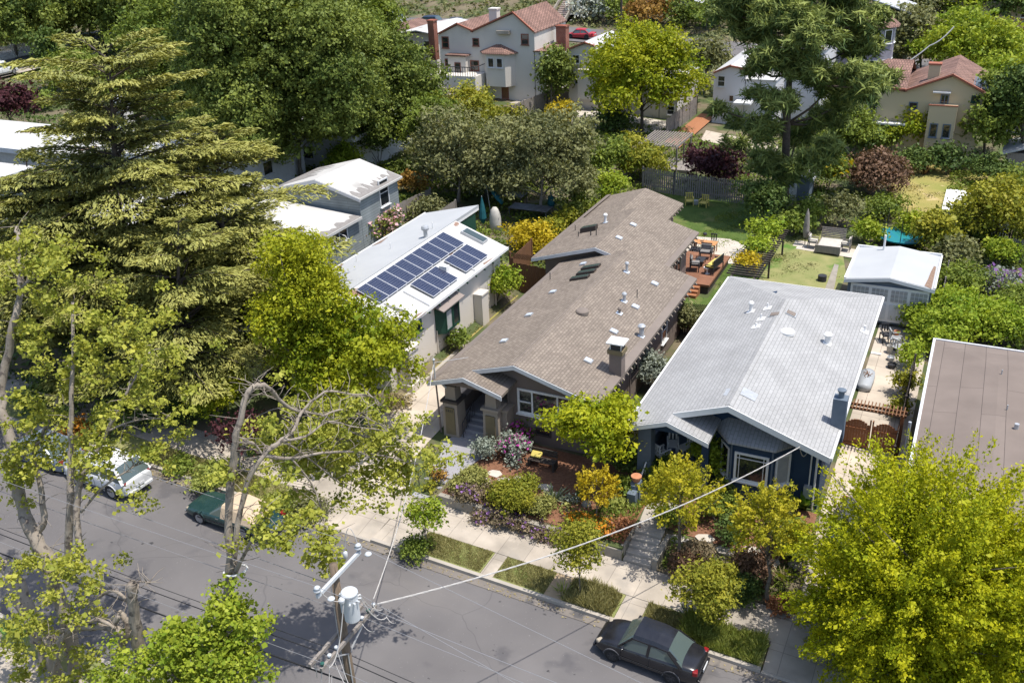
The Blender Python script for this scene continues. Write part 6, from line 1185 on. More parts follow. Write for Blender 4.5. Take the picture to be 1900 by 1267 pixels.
along(PY-.2, zB-1.7, 0, 'thick black telephone cable strung below the crossarms', .028, WIRE, .7, 'telephone_cable'); along(PY+.15, zB-1.25, 0, 'black telephone cable just above the thickest one', .016, WIRE, .6, 'telephone_cable'); along(PY+.2, zB-1.0, 0, 'uppermost thin black cable of the telephone bundle', .011, WIRE, .6, 'telephone_cable')
o = thing('utility_pole', 'slim dark utility pole behind the yellow green tree, top centre', 'utility pole', onY(1152, 120, 128)); p = onY(1152, 120, 128); g = M(); g.tube([(p.x, 128, p.z-8), (p.x, 128, 26)], .16, 8); g.build('post', DKBR, o)
for k, (zz, lb) in enumerate(((24.3, 'upper thin wire across the top right background'), (23.6, 'middle thin wire across the top right background'), (22.6, 'lower thin wire across the top right background'))):
    wire('overhead_wire', lb, [(p.x, 128, zz), (p.x+34, 126, zz-2), (p.x+60, 130, zz-4)], .8, .03, WIRE)
wire('service_cable', 'thick pale cable slanting up from the yellow villa towards the trees', [onY(1640, 137, 99), onY(1725, 85, 112), onY(1770, 50, 118)], .3, .06, WIREG)
# hillside stairs
a = onY(1032, 52, 148); o = thing('hillside_stairs', 'long straight concrete stair climbing the bank beside the flowering bush, top centre', 'stairs', a); g = M()
for k in range(22): g.box(a.x-1.2, a.x+1.3, 148+k*.5, 149.2+k*.5, gz(a.x, 148)-1, gz(a.x, 148)+.2+k*.24)
g.build('steps', mat('stair concrete', (.36, .29, .25), .9, (.42, .34, .29), 3), o); g = M(); g.bar((a.x-1.4, 148, gz(a.x, 148)+.8), (a.x-1.4, 159, gz(a.x, 148)+6.2), .2, .5); g.bar((a.x+1.5, 148, gz(a.x, 148)+.8), (a.x+1.5, 159, gz(a.x, 148)+6.2), .2, .5); g.build('side_wall', WALLC, o)
# ================================================================ VEGETATION
RG = np.random.default_rng(21); random.seed(21)
# --- big cedars: tiers of drooping flat sprays
def cedar(name, label, base, top, wpx, lm='cedar', tiers=15, per=9, cb=.22, ls=None, zmax=None, seed=1, group=None, ry=1.0, cat='cedar', prof=None):
    rg = np.random.default_rng(seed); b = Vector(base) if len(base) == 3 else at(*base); tp = onY(top[0], top[1], b.y); Ht = tp.z-b.z; D = dist(((b.x+tp.x)/2, b.y, b.z+Ht*.5)); R = wpx*D/FPX/2; ls = ls or D*.0034
    o = thing(name, label, cat, b, group); P = []; TT = []; AX = []; wood = M()
    ctr = lambda z: Vector((b.x+(tp.x-b.x)*(z-b.z)/Ht, b.y, z))
    wood.tube([ctr(b.z+Ht*t)-Vector((0, 0, .1)) for t in (0, .25, .5, .75, .97)], [Ht*.022, Ht*.018, Ht*.012, Ht*.007, .03], 9)
    for i in range(tiers):
        t = i/(tiers-1); z = b.z+Ht*(cb+(1-cb)*t*.96); rr = R*(prof(t) if prof else (1-t)**.5*.88+.20)*rg.uniform(.8, 1.12); n = max(3, int(per*(1-t*.5)))
        for k in range(n):
            az = 2*pi*(k+rg.uniform(-.3, .3))/n+i*.7; ln = rr*rg.uniform(.65, 1.12); d = Vector((cos(az), sin(az)*ry, 0)); up = .16+.5*t; s0 = ctr(z+rg.uniform(-.5, .5)*Ht/tiers*1.5); ln *= rg.choice([.55, .8, 1, 1.1, 1.25]); up += rg.uniform(-.15, .2); end = s0+d*ln+Vector((0, 0, up*ln*.4)); mid = s0.lerp(end, .5)+Vector((0, 0, ln*.08))
            wood.tube([s0, mid, end], [.05+.05*(1-t), .035, .012], 4); side = Vector((-d.y, d.x, 0))
            m_ = int(ln/(ls*1.05))+3
            for j in range(m_):
                u = .22+.78*(j+rg.uniform(0, 1))/m_; c = (s0.lerp(mid, u*2) if u < .5 else mid.lerp(end, u*2-1)); wd = ln*.30*(1.25-u)*(1 if u > .3 else .5)+.25
                q = 26; off = rg.uniform(-1, 1, q); al = rg.normal(0, .15, q)
                pts = np.array(c)[None]+np.outer(off*wd, np.array(side))+np.outer(np.abs(off)*wd*.45+al, np.array(d)); pts[:, 2] += -np.abs(off)*wd*.16+rg.normal(0, .05, q); P.append(pts)
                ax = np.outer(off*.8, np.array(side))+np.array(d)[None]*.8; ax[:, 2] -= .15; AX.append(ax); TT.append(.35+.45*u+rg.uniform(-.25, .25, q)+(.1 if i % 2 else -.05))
    P = np.concatenate(P); q, t = quads(P, ls*1.3, 2.4, asp=.30, tint=np.concatenate(TT), axis=np.concatenate(AX)); leafmesh('crown', [q], [t], L[lm], o); wood.build('trunk', BARKD, o, smooth=True); return o
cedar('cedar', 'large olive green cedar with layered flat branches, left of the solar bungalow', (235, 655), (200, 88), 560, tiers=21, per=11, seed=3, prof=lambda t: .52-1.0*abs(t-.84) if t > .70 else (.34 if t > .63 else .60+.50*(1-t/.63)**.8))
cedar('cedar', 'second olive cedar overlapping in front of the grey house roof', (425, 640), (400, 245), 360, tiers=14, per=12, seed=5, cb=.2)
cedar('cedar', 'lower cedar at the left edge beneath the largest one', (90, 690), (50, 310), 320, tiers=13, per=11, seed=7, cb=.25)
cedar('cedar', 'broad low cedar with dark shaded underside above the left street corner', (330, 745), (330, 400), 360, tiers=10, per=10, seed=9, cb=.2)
# --- pine: pompons of needles on a tall bare trunk
def pine(name, label, base, top, blobs, trunk, ls=None, seed=1, lm='pine', cat='pine', group=None):
    rg = np.random.default_rng(seed); b = at(*base); o = thing(name, label, cat, b, group); Q = []; T = []; wood = M()
    tr = [b-Vector((0, 0, .2))]+[onY(x, y, b.y) for x, y in trunk]; wood.tube(tr, [.42*(1-.8*i/(len(tr)-1)) for i in range(len(tr))], 9); D = dist(tr[len(tr)//2]); ls = ls or D*.0052
    for px, py, r in blobs:
        n = max(6, int(r*r/52)); dy = rg.uniform(-4.0, 2.5); c0 = onY(px, py, b.y+dy); rm = r*D/FPX
        a = min(tr, key=lambda v: (v-c0-Vector((0, 0, -1.5))).length); wood.tube([a, a.lerp(c0, .5)+Vector((0, 0, -.3)), c0], [.13, .09, .04], 5)
        for k in range(n):
            e = unit(1)[0]; c = np.array(c0)+e*rm*[1, 1, .62]*rg.uniform(.4, 1); rr = rg.uniform(.45, .8); m_ = 120
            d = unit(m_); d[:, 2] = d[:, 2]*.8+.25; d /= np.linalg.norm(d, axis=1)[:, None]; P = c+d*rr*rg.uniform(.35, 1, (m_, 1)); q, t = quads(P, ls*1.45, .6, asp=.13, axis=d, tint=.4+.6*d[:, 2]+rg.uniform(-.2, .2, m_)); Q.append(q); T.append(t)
    leafmesh('crown', Q, T, L[lm], o); wood.build('trunk', BARKD, o, smooth=True); return o
bl = [(a, b, int(r*.88)) for a, b, r in [(1450, 20, 60), (1400, 50, 55), (1510, 60, 62), (1560, 30, 55), (1590, 85, 48), (1430, 110, 50), (1500, 130, 52), (1545, 160, 48), (1600, 140, 42), (1402, 130, 24), (1408, 180, 26), (1450, 190, 40), (1530, 220, 42), (1620, 165, 38), (1650, 150, 24), (1415, 240, 42), (1480, 250, 38), (1365, 225, 22), (1335, 205, 14), (1500, 300, 44), (1425, 300, 40), (1540, 270, 30), (1460, 330, 30), (1570, 190, 30), (1350, 20, 46), (1480, -20, 60), (1560, -20, 50), (1390, -10, 50), (1620, 40, 34), (1365, 265, 22)]]
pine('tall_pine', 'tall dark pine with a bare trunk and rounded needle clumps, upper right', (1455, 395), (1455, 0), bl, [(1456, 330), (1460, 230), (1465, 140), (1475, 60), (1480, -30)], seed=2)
# --- big dark broadleaf trees, upper left
BT = dict(kind='lobes', bark=BARK)
tree('broad_tree', 'very large dark green broadleaf tree filling the upper left centre', (500, 345), (500, -70), 360, 'dark', nl=46, lr=.28, cb=.12, cov=2.3, lumps=.35)
tree('broad_tree', 'dark green round tree standing right of the largest one, behind the grey house', (690, 300), (690, 25), 220, 'dark', nl=30, lr=.32, cb=.1, cov=2.3, asp=.8)
tree('broad_tree', 'dark green tree whose low crown overhangs the grey house roof', (560, 335), (540, 120), 240, 'dark', nl=26, lr=.33, cb=.12, cov=2.3)
tree('broad_tree', 'olive tinted large tree along the top edge behind the cedar', (340, 230), (345, -60), 250, 'mid', nl=26, lr=.33, cb=.12, cov=2.2)
tree('broad_tree', 'grey green tree with twiggy crown at the top edge', (600, 150), (610, -60), 230, 'mid', nl=22, lr=.34, cb=.12)
tree('broad_tree', 'dark green tree reaching the top edge above the big dark crown', (450, 110), (450, -90), 260, 'dark', nl=22, lr=.34, cb=.12)
for i, (bx_, by_, tx, ty, w, lb) in enumerate(((30, 110, 30, -90, 130, 'dark conifer in the top left corner'), (110, 95, 110, -110, 130, 'dark conifer behind the white picket fence'), (190, 90, 190, -100, 130, 'dark conifer near the top edge left of the cedar tip'), (250, 100, 255, -100, 130, 'dark conifer just behind the cedar tip'))):
    tree('dark_conifer', lb, (bx_, by_), (tx, ty), w*1.35, 'dark', nl=34, lr=.28, cb=.0, cov=2.2)
for i, (bx_, by_, w, lb) in enumerate(((0, 62, 120, 'first dark tree of the row along the top left edge'), (62, 58, 120, 'second dark tree of the row along the top left edge'), (128, 54, 120, 'third dark tree of the row along the top left edge'), (195, 56, 120, 'fourth dark tree of the row along the top left edge'), (262, 60, 120, 'fifth dark tree of the row along the top left edge'), (90, 150, 60, 'low dark bush tree beside the side street'))):
    tree('dark_tree', lb, (bx_, by_+14), (bx_+5, by_-95), w, 'deep', nl=26, lr=.3, cb=-.05, cov=1.8)
tree('purple_plum', 'purple leaved plum tree at the left edge', (18, 250), (15, 150), 80, 'purple', nl=10)
tree('olive_tree', 'grey olive green tree with fine twigs behind the solar roof', (1005, 398), (1000, 215), 215, 'olive', nl=34, lr=.3, cb=.02, cov=1.6, bark=BARKG, nb=26)
tree('olive_tree', 'grey olive tree to the left with a bare twiggy top', (850, 375), (855, 185), 200, 'olive', nl=30, lr=.3, cb=.02, cov=1.4, bark=BARKG, nb=26)
tree('olive_tree', 'low olive grey tree beside the dark trunks', (800, 330), (790, 170), 110, 'mid', nl=12, cb=.1)
tree('orange_tinted_tree', 'green tree with orange new leaves below the villa terrace', (860, 270), (865, 160), 110, 'hedge', nl=14, cb=.1, cov=1.5)
tree('autumn_green_tree', 'olive and rust leaved tree under the villa terrace, left of the orange tinted one', (790, 260), (785, 150), 90, 'hedge', nl=12, cb=.1)
tree('round_tree', 'dense dark green round tree against the right end of the big white villa', (1025, 205), (1025, 88), 66, 'dark', nl=12, cb=.04, cov=2.2)
tree('yellow_green_tree', 'spreading yellow green tree covering the half hidden villa', (1190, 245), (1190, 42), 205, 'gum', nl=44, lr=.26, cb=.06, cov=1.5, bark=BARKD, nb=24)
tree('round_tree', 'silvery green tree behind the yellow green one', (1310, 175), (1308, 66), 75, 'olive', nl=10)
tree('purple_maple', 'dark purple maple by the back fence', (1335, 352), (1330, 272), 140, 'purple', nl=16, lr=.36, cb=.2, cov=1.5)
tree('broad_tree', 'bright green wide tree at the top right', (1810, 165), (1810, 22), 190, 'maple', nl=24, lr=.34, cb=.1)
tree('olive_tree', 'grey green tree behind the yellow villa ridge', (1710, 140), (1705, 12), 150, 'olive', nl=20, lr=.36, cb=.05)
tree('broad_tree', 'green layered tree right of the yellow villa balcony', (1825, 295), (1845, 140), 150, 'mid', nl=22, lr=.34, cb=.08)
tree('broad_tree', 'lighter green tree between the yellow villa roof and the edge', (1880, 235), (1880, 100), 130, 'maple', nl=16, cb=.05)
tree('dark_conifer', 'dark tall tree at the right edge', (1895, 320), (1895, 110), 70, 'deep', nl=10, cb=.05)
tree('round_tree', 'small pale green tree in front of the yellow villa wall', (1690, 290), (1688, 200), 86, 'gum', nl=12, cb=.1)
tree('round_tree', 'low green shrub tree left of the yellow villa door', (1655, 290), (1650, 228), 70, 'mid', nl=10, cb=.05)
tree('round_tree', 'airy light green tree above the white shed at the right', (1850, 460), (1845, 325), 140, 'hedge', nl=16, cb=.15, cov=1.3, nb=22)
tree('dark_shrub_tree', 'dense dark green shrub tree at the right end of the back fence', (1415, 425), (1415, 330), 82, 'deep', nl=12, cb=.03)
tree('yellowgreen_shrub', 'yellow green feathery tree near the trampoline', (1740, 480), (1735, 385), 70, 'hedge', nl=12, cb=.05)
tree('round_tree', 'feathery olive shrub tree right of the garage roof', (1775, 505), (1775, 440), 70, 'olive', nl=10, cb=.05)
# top edge and hillside
HS = [(655, 20, 110, 'mid', 'green'), (760, 8, 90, 'rust', 'orange green'), (815, 5, 80, 'dark', 'dark green'), (880, 12, 110, 'rust', 'rust tinted'), (960, 15, 130, 'rust', 'orange tinged'), (1075, 40, 55, 'whitef', 'white flowering'), (1110, 40, 70, 'silver', 'silvery'), (1155, 50, 60, 'mid', 'green'), (1200, 35, 110, 'rust', 'rust coloured'), (1262, 55, 60, 'dark', 'dark little'), (1310, 50, 90, 'mid', 'leafy'), (1345, 15, 90, 'dark', 'shaded'), (1650, 45, 70, 'mid', 'green'), (1660, 10, 90, 'olive', 'olive'), (1740, 10, 110, 'olive', 'grey green'), (1790, 10, 80, 'vine', 'bright lime'), (1880, 10, 90, 'deep', 'very dark cornering'), (1830, 60, 60, 'hedge', 'yellow green'), (1885, 80, 70, 'redbrown', 'reddish'), (1290, 5, 90, 'dark', 'tall dark'), (1140, 5, 90, 'deep', 'dark'), (1620, -5, 90, 'mid', 'mid green'), (1555, -10, 90, 'dark', 'dark rounded'), (1700, -12, 90, 'dark', 'dark')]
for px, py, w, lm, wd in HS: 
    b = onY(px, py, 152 if py > 20 else 166); g0 = gz(b.x, b.y); D = dist(b); hh = w*D/FPX*.75
    tree('hillside_tree', '%s hillside tree at the %s of the top edge%s' % (wd, 'left centre' if px < 900 else 'middle' if px < 1300 else 'right', ' near the road' if py > 35 else ' high on the slope' if py < 8 else ''), (b.x, b.y, g0), (b.x, b.y, max(b.z+hh*.5, g0+4)), w, lm, nl=10, cb=.05, lsf=1.1, cov=1.3, nb=4, group='trees on the hillside')
for i in range(15):
    px = 600+i*90+RG.uniform(-12, 12); b = onY(px, -15, 185+RG.uniform(-12, 14)); g0 = gz(b.x, b.y)
    tree('hillside_tree', '%s tree from the left in the %s row on the far slope' % (['first', 'second', 'third', 'fourth', 'fifth', 'sixth', 'seventh', 'eighth', 'ninth', 'tenth', 'eleventh', 'twelfth', 'thirteenth', 'fourteenth', 'last'][i], 'distant'), (b.x, b.y, g0), (b.x, b.y, g0+RG.uniform(7, 11)), 150, ['dark', 'mid', 'olive', 'rust', 'deep'][i % 5], nl=16, cb=-.05, lsf=1.1, cov=1.3, nb=3, group='distant trees on the far slope')
for i, (bx_, by_, tx, ty, w, lm, lb) in enumerate(((140, 175, 140, 92, 110, 'mid', 'green tree filling the gap behind the cedar tip'), (290, 250, 300, 110, 150, 'dark', 'dark tree just right of the cedar, upper left'), (380, 300, 385, 190, 130, 'dark', 'dark tree low behind the second cedar'), (210, 200, 215, 120, 110, 'mid', 'leafy tree beyond the long white roof'), (60, 205, 60, 168, 60, 'mid', 'small tree on the verge of the cross street'), (735, 170, 740, 70, 110, 'dark', 'dark tree edge beside the red brick chimney'), (760, 250, 760, 165, 100, 'mid', 'green tree below the cream house wall'), (440, 330, 440, 230, 110, 'dark', 'dark tree between the cedars and the grey house'), (1270, 190, 1272, 110, 70, 'mid', 'leafy tree right of the yellow green one'), (1590, 300, 1590, 190, 90, 'mid', 'green tree between the tall pine and the yellow villa'), (1900, 420, 1900, 300, 80, 'mid', 'tree cut by the right edge beside the outbuilding'))):
    tree('broad_tree', lb, (bx_, by_), (tx, ty), w, lm, nl=14, lr=.36, cb=.05, cov=2.0)
# --- sweet gum and garden trees in front
tree('sweetgum_tree', 'bright yellow green sweetgum in front of the solar bungalow', (600, 800), (535, 418), 165, 'gum', nl=48, lr=.27, cb=.12, cov=1.6, lsf=1.05, lumps=.35, nb=34, bark=BARKG)
tree('sweetgum_tree', 'lower bright green tree mass right of the main sweetgum', (655, 800), (650, 560), 225, 'gum', nl=34, lr=.28, cb=.15, cov=1.5, lsf=1.15)
tree('small_tree', 'small bright green tree in the left front yard shade', (400, 790), (415, 690), 100, 'gum', nl=9, cb=.3, cov=1.2)
tree('citrus_tree', 'glossy yellow green tree in front of the brown house windows', (1100, 905), (1094, 740), 188, 'citrus', nl=26, lr=.34, cb=.38, cov=1.8, lsf=1.3, asp=.75)
tree('citrus_tree', 'yellow green tree at the front corner between the brown and blue houses', (1150, 860), (1150, 718), 80, 'citrus', nl=12, lr=.42, cb=.2, cov=1.7, lsf=1.3)
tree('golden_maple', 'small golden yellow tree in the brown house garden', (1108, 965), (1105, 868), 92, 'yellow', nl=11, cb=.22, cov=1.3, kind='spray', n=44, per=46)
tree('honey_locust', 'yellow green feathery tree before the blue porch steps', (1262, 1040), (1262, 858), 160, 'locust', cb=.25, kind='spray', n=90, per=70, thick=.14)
tree('honey_locust', 'second feathery golden green tree left of the big tree', (1425, 1120), (1425, 905), 150, 'locust', cb=.25, kind='spray', n=90, per=70, thick=.14)
tree('vine_shrub', 'bright green climber at the corner of the blue porch', (1312, 900), (1318, 805), 62, 'vine', nl=10, cb=.1)
tree('street_tree', 'small round bright green street tree in the planting strip', (793, 1030), (783, 930), 66, 'maple', nl=12, cb=.42, cov=1.5, lsf=1.1, r=.04)
tree('street_tree', 'slender staked street tree with olive red leaves', (1078, 1112), (1070, 965), 72, 'hedge', nl=12, cb=.33, cov=1.3, lsf=.9, r=.035)
tree('street_tree', 'dense small street tree beside the black sedan', (1312, 1170), (1315, 1035), 105, 'hedge', nl=16, cb=.14, cov=1.6, lsf=1.0, r=.05)
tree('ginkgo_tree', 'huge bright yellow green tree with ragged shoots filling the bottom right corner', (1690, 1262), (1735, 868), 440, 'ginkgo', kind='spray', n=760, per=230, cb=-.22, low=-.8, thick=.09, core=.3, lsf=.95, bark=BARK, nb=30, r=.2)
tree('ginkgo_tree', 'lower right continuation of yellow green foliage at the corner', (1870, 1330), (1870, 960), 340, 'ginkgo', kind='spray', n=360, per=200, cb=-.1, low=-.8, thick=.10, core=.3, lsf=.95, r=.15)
tree('plum_tree', 'small twiggy purple plum on the left sidewalk', (445, 880), (440, 770), 110, 'purple', nl=10, cb=.3, cov=.6, nb=20, bark=BARKG)
# --- pollarded plane trees in the foreground, trunks at the near kerb
def leafy(c, r, n, ls, lm_parts, flat=.6):
    c = np.array(c); k = max(3, int(n/70)); e = RG.normal(size=(k, 3))*r*.66*[1, 1, flat]; per = n//k
    P = np.repeat(c+e, per, 0)+RG.normal(size=(k*per, 3))*[.17, .17, .11]; q, t = quads(P, ls, .9, asp=.85, tint=RG.uniform(0, 1, len(P))*.7+np.repeat(RG.uniform(0, .35, k), per)); lm_parts[0].append(q); lm_parts[1].append(t)
def plane(name, label, depthy, limbs, leaves, seed=0, ls=.115, lm='plane', band=None):
    """limbs: list of (list of (px,py,depth offset), r0, r1); leaves: (px,py,r px,count,depth offset)"""
    random.seed(seed); first = limbs[0][0][0]; b = onY(first[0], first[1], depthy+first[2]); b.z = gr(b.x)+.1
    o = thing(name, label, 'plane tree', b); w = M(); Q = ([], [])
    for n_, (pts, r0, r1) in enumerate(limbs):
        P = [onY(x, y, depthy+d) for x, y, d in pts]
        if n_ == 0: P = [Vector((b.x, depthy+first[2], b.z-.2))]+P[1 if len(P) > 2 else 0:]
        # smooth with jitter
        S = []
        for i in range(len(P)-1):
            for k in range(4):
                t = k/4; p0, p1, p2, p3 = P[max(i-1, 0)], P[i], P[i+1], P[min(i+2, len(P)-1)]
                v = .5*((2*p1)+(p2-p0)*t+(2*p0-5*p1+4*p2-p3)*t*t+(3*p1-p0-3*p2+p3)*t*t*t); S.append(v+Vector([random.uniform(-1, 1)*r0*.22 for _ in range(3)]))
        S.append(P[-1]); N = len(S); rr = [(r0+(r1-r0)*i/(N-1))*random.uniform(.88, 1.15) for i in range(N)]; w.tube(S, rr, 9)
        for k in range(2, N):   # twigs
            for q_ in range(2 if r1 < .05 else 1):
                a = S[k]; d = Vector([random.uniform(-1, 1), random.uniform(-1, 1), random.uniform(-.1, 1)]).normalized(); l_ = random.uniform(.3, .95)
                if r0 > .02: m_ = a+d*l_*.5+Vector((random.uniform(-.1, .1),)*3); w.tube([a, m_, m_+(d+Vector((random.uniform(-.6, .6), random.uniform(-.6, .6), -.2)))*l_*.5], [.016, .011, .005], 4)
    for px, py, r, n, dd in leaves: c = onY(px, py, depthy+dd); leafy(c, r*dist(c)/FPX, int(n*2.2), ls, Q); s = w
    leafmesh('crown', Q[0], Q[1], L[lm], o); w.build('trunk', BARKP, o, smooth=True)
    if band: p = onY(*band, depthy); g = M(); g.tube([(p.x+.42*cos(2*pi*k/12), p.y+.3*sin(2*pi*k/12), p.z+.12*cos(2*pi*k/12)) for k in range(13)], .035, 6); g.build('white_strap', WHT, o)
    return o
plane('plane_tree', 'pollarded plane tree with white strap, its long bare branches reaching over the street', 17.6,
    [([(400, 1340, 0), (415, 1150, 0), (428, 1057, 0), (423, 972, .3), (431, 866, .8), (437, 810, 1.0), (453, 746, 1.4), (472, 716, 1.8), (495, 718, 2.2), (523, 746, 2.8), (559, 764, 3.4), (600, 770, 4.2), (650, 800, 5.0), (700, 815, 5.6)], .16, .012), ([(430, 1060, 0), (435, 1029, 0), (453, 916, .6), (488, 845, 1.2), (523, 817, 1.8), (545, 796, 2.4), (559, 767, 3), (601, 728, 3.8), (658, 732, 4.8), (690, 736, 5.2), (706, 752, 5.4)], .10, .012),
     ([(425, 1090, 0), (442, 1050, -.1), (460, 1015, -.2), (475, 987, -.3), (484, 950, -.3)], .08, .02), ([(523, 817, 1.8), (566, 810, 2.4), (608, 782, 3.2), (650, 790, 4), (720, 800, 5)], .05, .012), ([(431, 824, 1), (467, 820, 1.1), (488, 845, 1.2)], .035, .03), ([(488, 845, 1.2), (540, 850, 2), (600, 840, 3), (660, 838, 4.2), (730, 850, 5.4), (775, 862, 6)], .06, .015), ([(523, 817, 1.8), (560, 840, 2.6), (610, 880, 3.4), (650, 910, 4)], .04, .012), ([(600, 770, 4.2), (640, 760, 4.8), (690, 780, 5.4), (740, 800, 6)], .035, .01), ([(540, 850, 2), (580, 900, 2.4), (600, 960, 2.2), (605, 1010, 1.6)], .035, .01)],
    [(560, 790, 60, 910, 4.03), (620, 800, 60, 806, 4.65), (690, 800, 60, 725, 5.58), (740, 830, 50, 564, 6.2), (780, 860, 36, 282, 6.51), (700, 870, 55, 483, 5.58), (640, 860, 60, 564, 4.96), (570, 840, 45, 403, 4.03), (520, 780, 40, 241, 3.41), (690, 930, 40, 136, 4.96), (760, 905, 36, 161, 5.89), (600, 900, 40, 155, 4.34), (450, 1000, 16, 55, 0.0), (486, 985, 26, 161, -.4), (500, 955, 24, 124, 0.0), (500, 895, 36, 161, 1.0), (415, 870, 26, 128, 0.6), (560, 930, 36, 155, 2.48), (600, 1010, 30, 235, 1.2), (605, 1035, 22, 136, 1.2), (545, 960, 24, 124, 1.2), (520, 995, 20, 93, 0.6), (660, 745, 34, 128, 5.89)], seed=3, band=(437, 1058))
plane('plane_tree', 'tall plane tree at the left edge with pale limbs rising past the cedars', 16.8,
    [([(60, 1400, 0), (85, 1250, 0), (75, 1180, .2), (30, 1090, .6), (5, 1040, 1)], .42, .26), ([(150, 1330, 0), (130, 1190, 0), (95, 1060, .3), (60, 980, .6), (40, 930, .9), (28, 860, 1.2), (10, 780, 1.6), (5, 700, 2.2), (25, 600, 2.8), (38, 540, 3.4), (35, 460, 4), (32, 420, 4.4)], .30, .05), ([(60, 990, .6), (80, 970, .8), (75, 900, 1.2), (65, 840, 1.6), (100, 760, 2.2), (130, 670, 3)], .13, .04),
     ([(38, 540, 3.4), (55, 520, 3.6), (80, 510, 4)], .06, .02), ([(125, 1060, .3), (130, 940, .8), (132, 880, 1.2), (130, 800, 1.6), (133, 700, 2.2), (135, 560, 3.4)], .15, .05), ([(150, 1040, 0), (143, 960, .6), (148, 900, 1), (165, 860, 1.4), (200, 800, 2), (240, 720, 2.6), (280, 650, 3.4)], .13, .03), ([(150, 950, .6), (190, 905, 1.2), (240, 870, 1.8), (262, 860, 2.2)], .05, .015), ([(60, 1190, .2), (90, 1175, 0), (160, 1165, -.3), (205, 1160, -.3), (230, 1170, -.2)], .12, .08), ([(30, 860, 1.2), (60, 830, 1.4), (100, 800, 1.6)], .05, .02), ([(200, 800, 2), (250, 780, 2.4), (320, 775, 3)], .04, .015), ([(215, 1230, 0), (235, 1180, 0), (235, 1150, .1), (220, 1135, .1)], .12, .09)],
    [(60, 470, 50, 487, 3.8), (120, 480, 60, 487, 4), (160, 560, 60, 417, 3.6), (90, 620, 60, 348, 2.8), (220, 640, 70, 556, 3.2), (280, 650, 60, 452, 3.6), (160, 640, 60, 417, 3), (100, 700, 50, 348, 2.2), (230, 720, 60, 348, 2.8), (300, 740, 50, 208, 3), (60, 560, 40, 208, 3.2), (140, 780, 50, 348, 1.8), (80, 770, 40, 208, 1.6), (30, 880, 50, 240, 1), (90, 860, 50, 487, 1.2), (60, 830, 40, 278, 1.4), (20, 930, 40, 192, .8), (230, 830, 50, 278, 2), (270, 850, 40, 208, 2.4), (180, 850, 34, 166, 1.6), (240, 920, 24, 43, 1.4), (265, 945, 24, 52, 1.6), (200, 900, 24, 43, 1.2), (10, 520, 30, 110, 4), (340, 800, 36, 110, 3)], seed=6)
plane('plane_tree', 'cut back plane trunk with sawn stubs and fresh leafy shoots, lower left', 16.2,
    [([(265, 1420, 0), (262, 1260, 0), (255, 1180, 0), (248, 1120, .1), (246, 1082, .1)], .24, .15), ([(250, 1130, .1), (210, 1095, 0), (165, 1120, -.2), (140, 1110, -.2)], .06, .03), ([(246, 1082, .1), (262, 1078, .3), (280, 1080, .5)], .03, .015), ([(100, 1420, -.5), (110, 1300, -.5), (100, 1230, -.5), (90, 1180, -.4)], .25, .2), ([(90, 1215, -.5), (140, 1165, -.5), (200, 1165, -.3), (228, 1175, -.2)], .12, .07), ([(130, 1170, -.5), (180, 1150, -.4), (215, 1165, -.3)], .07, .06), ([(228, 1200, -.2), (212, 1165, -.2), (220, 1140, -.1)], .1, .09), ([(90, 1330, -1), (100, 1240, -1), (120, 1175, -.9), (135, 1160, -.8)], .05, .04)],
    [(150, 1080, 60, 280, 0), (110, 1120, 70, 400, -.3), (50, 1130, 60, 320, -.2), (40, 1200, 60, 320, -.6), (140, 1060, 45, 200, .1), (60, 1060, 50, 200, .3), (110, 1250, 50, 200, -.8), (20, 1050, 40, 120, .4), (150, 1200, 40, 120, -.5), (130, 1020, 30, 88, .3), (240, 1180, 26, 36, 0), (30, 1250, 60, 240, -1)], seed=9, lm='plane')
plane('leafy_street_tree', 'bright green leafy street tree crowns at the bottom edge left of the utility pole', 15.2,
    [([(380, 1500, 0), (385, 1350, 0), (400, 1250, .3), (430, 1150, .9)], .14, .04), ([(390, 1350, 0), (330, 1260, 0), (290, 1230, 0)], .08, .03)],
    [(430, 1120, 27, 420, 1.2), (445, 1160, 28, 540, 1), (410, 1180, 36, 720, .7), (440, 1215, 32, 540, .5), (370, 1200, 40, 720, .4), (330, 1220, 44, 720, .2), (280, 1240, 44, 720, 0), (330, 1270, 48, 720, -.3), (400, 1250, 40, 660, 0), (450, 1260, 28, 360, 0), (220, 1255, 32, 420, -.2), (350, 1180, 24, 300, .5)], seed=12, lm='maple', ls=.11)
# --- shrubs of the two front gardens
B = bush
B('grey leaved bushy shrub at the right end of the brown house entry walk', 900, 835, 46, .9, 'silver', lsf=.8)
B('pink and magenta flowering shrub below the brown house window', 955, 832, 60, .75, 'silver', flow='magenta', fn=.07)
B('magenta flowering perennials against the brown house wall', 965, 800, 52, .8, 'mid', flow='magenta', fn=.1)
B('pale rounded golden shrub beside the entry steps', 878, 885, 55, .7, 'mound', nl=14, lsf=.75, cov=2)
B('small rounded shrub overhanging the step wall', 850, 900, 38, .7, 'mound', nl=10, lsf=.7, cov=2)
B('large clipped yellow green mound in the brown house garden', 957, 922, 92, .55, 'hedge', nl=18, lsf=.75, cov=2.2)
B('small round green ball shrub beside the agave', 1005, 940, 42, .85, 'mound', nl=10, lsf=.7, cov=2.2)
B('grey green lavender shrub between the two mounds', 912, 912, 42, .7, 'lavleaf', lsf=.7)
for i, (x, y, w) in enumerate(((868, 928, 50), (898, 948, 50), (935, 965, 52), (972, 978, 52), (1008, 990, 50), (1040, 985, 40))): B('purple lavender clump spilling over the wall, %s from the steps' % ['first', 'second', 'third', 'fourth', 'fifth', 'sixth'][i], x, y, w, .6, 'lavleaf', name='lavender', flow='violet', fn=.06, group='lavender along the wall', lsf=.75, cov=1.3)
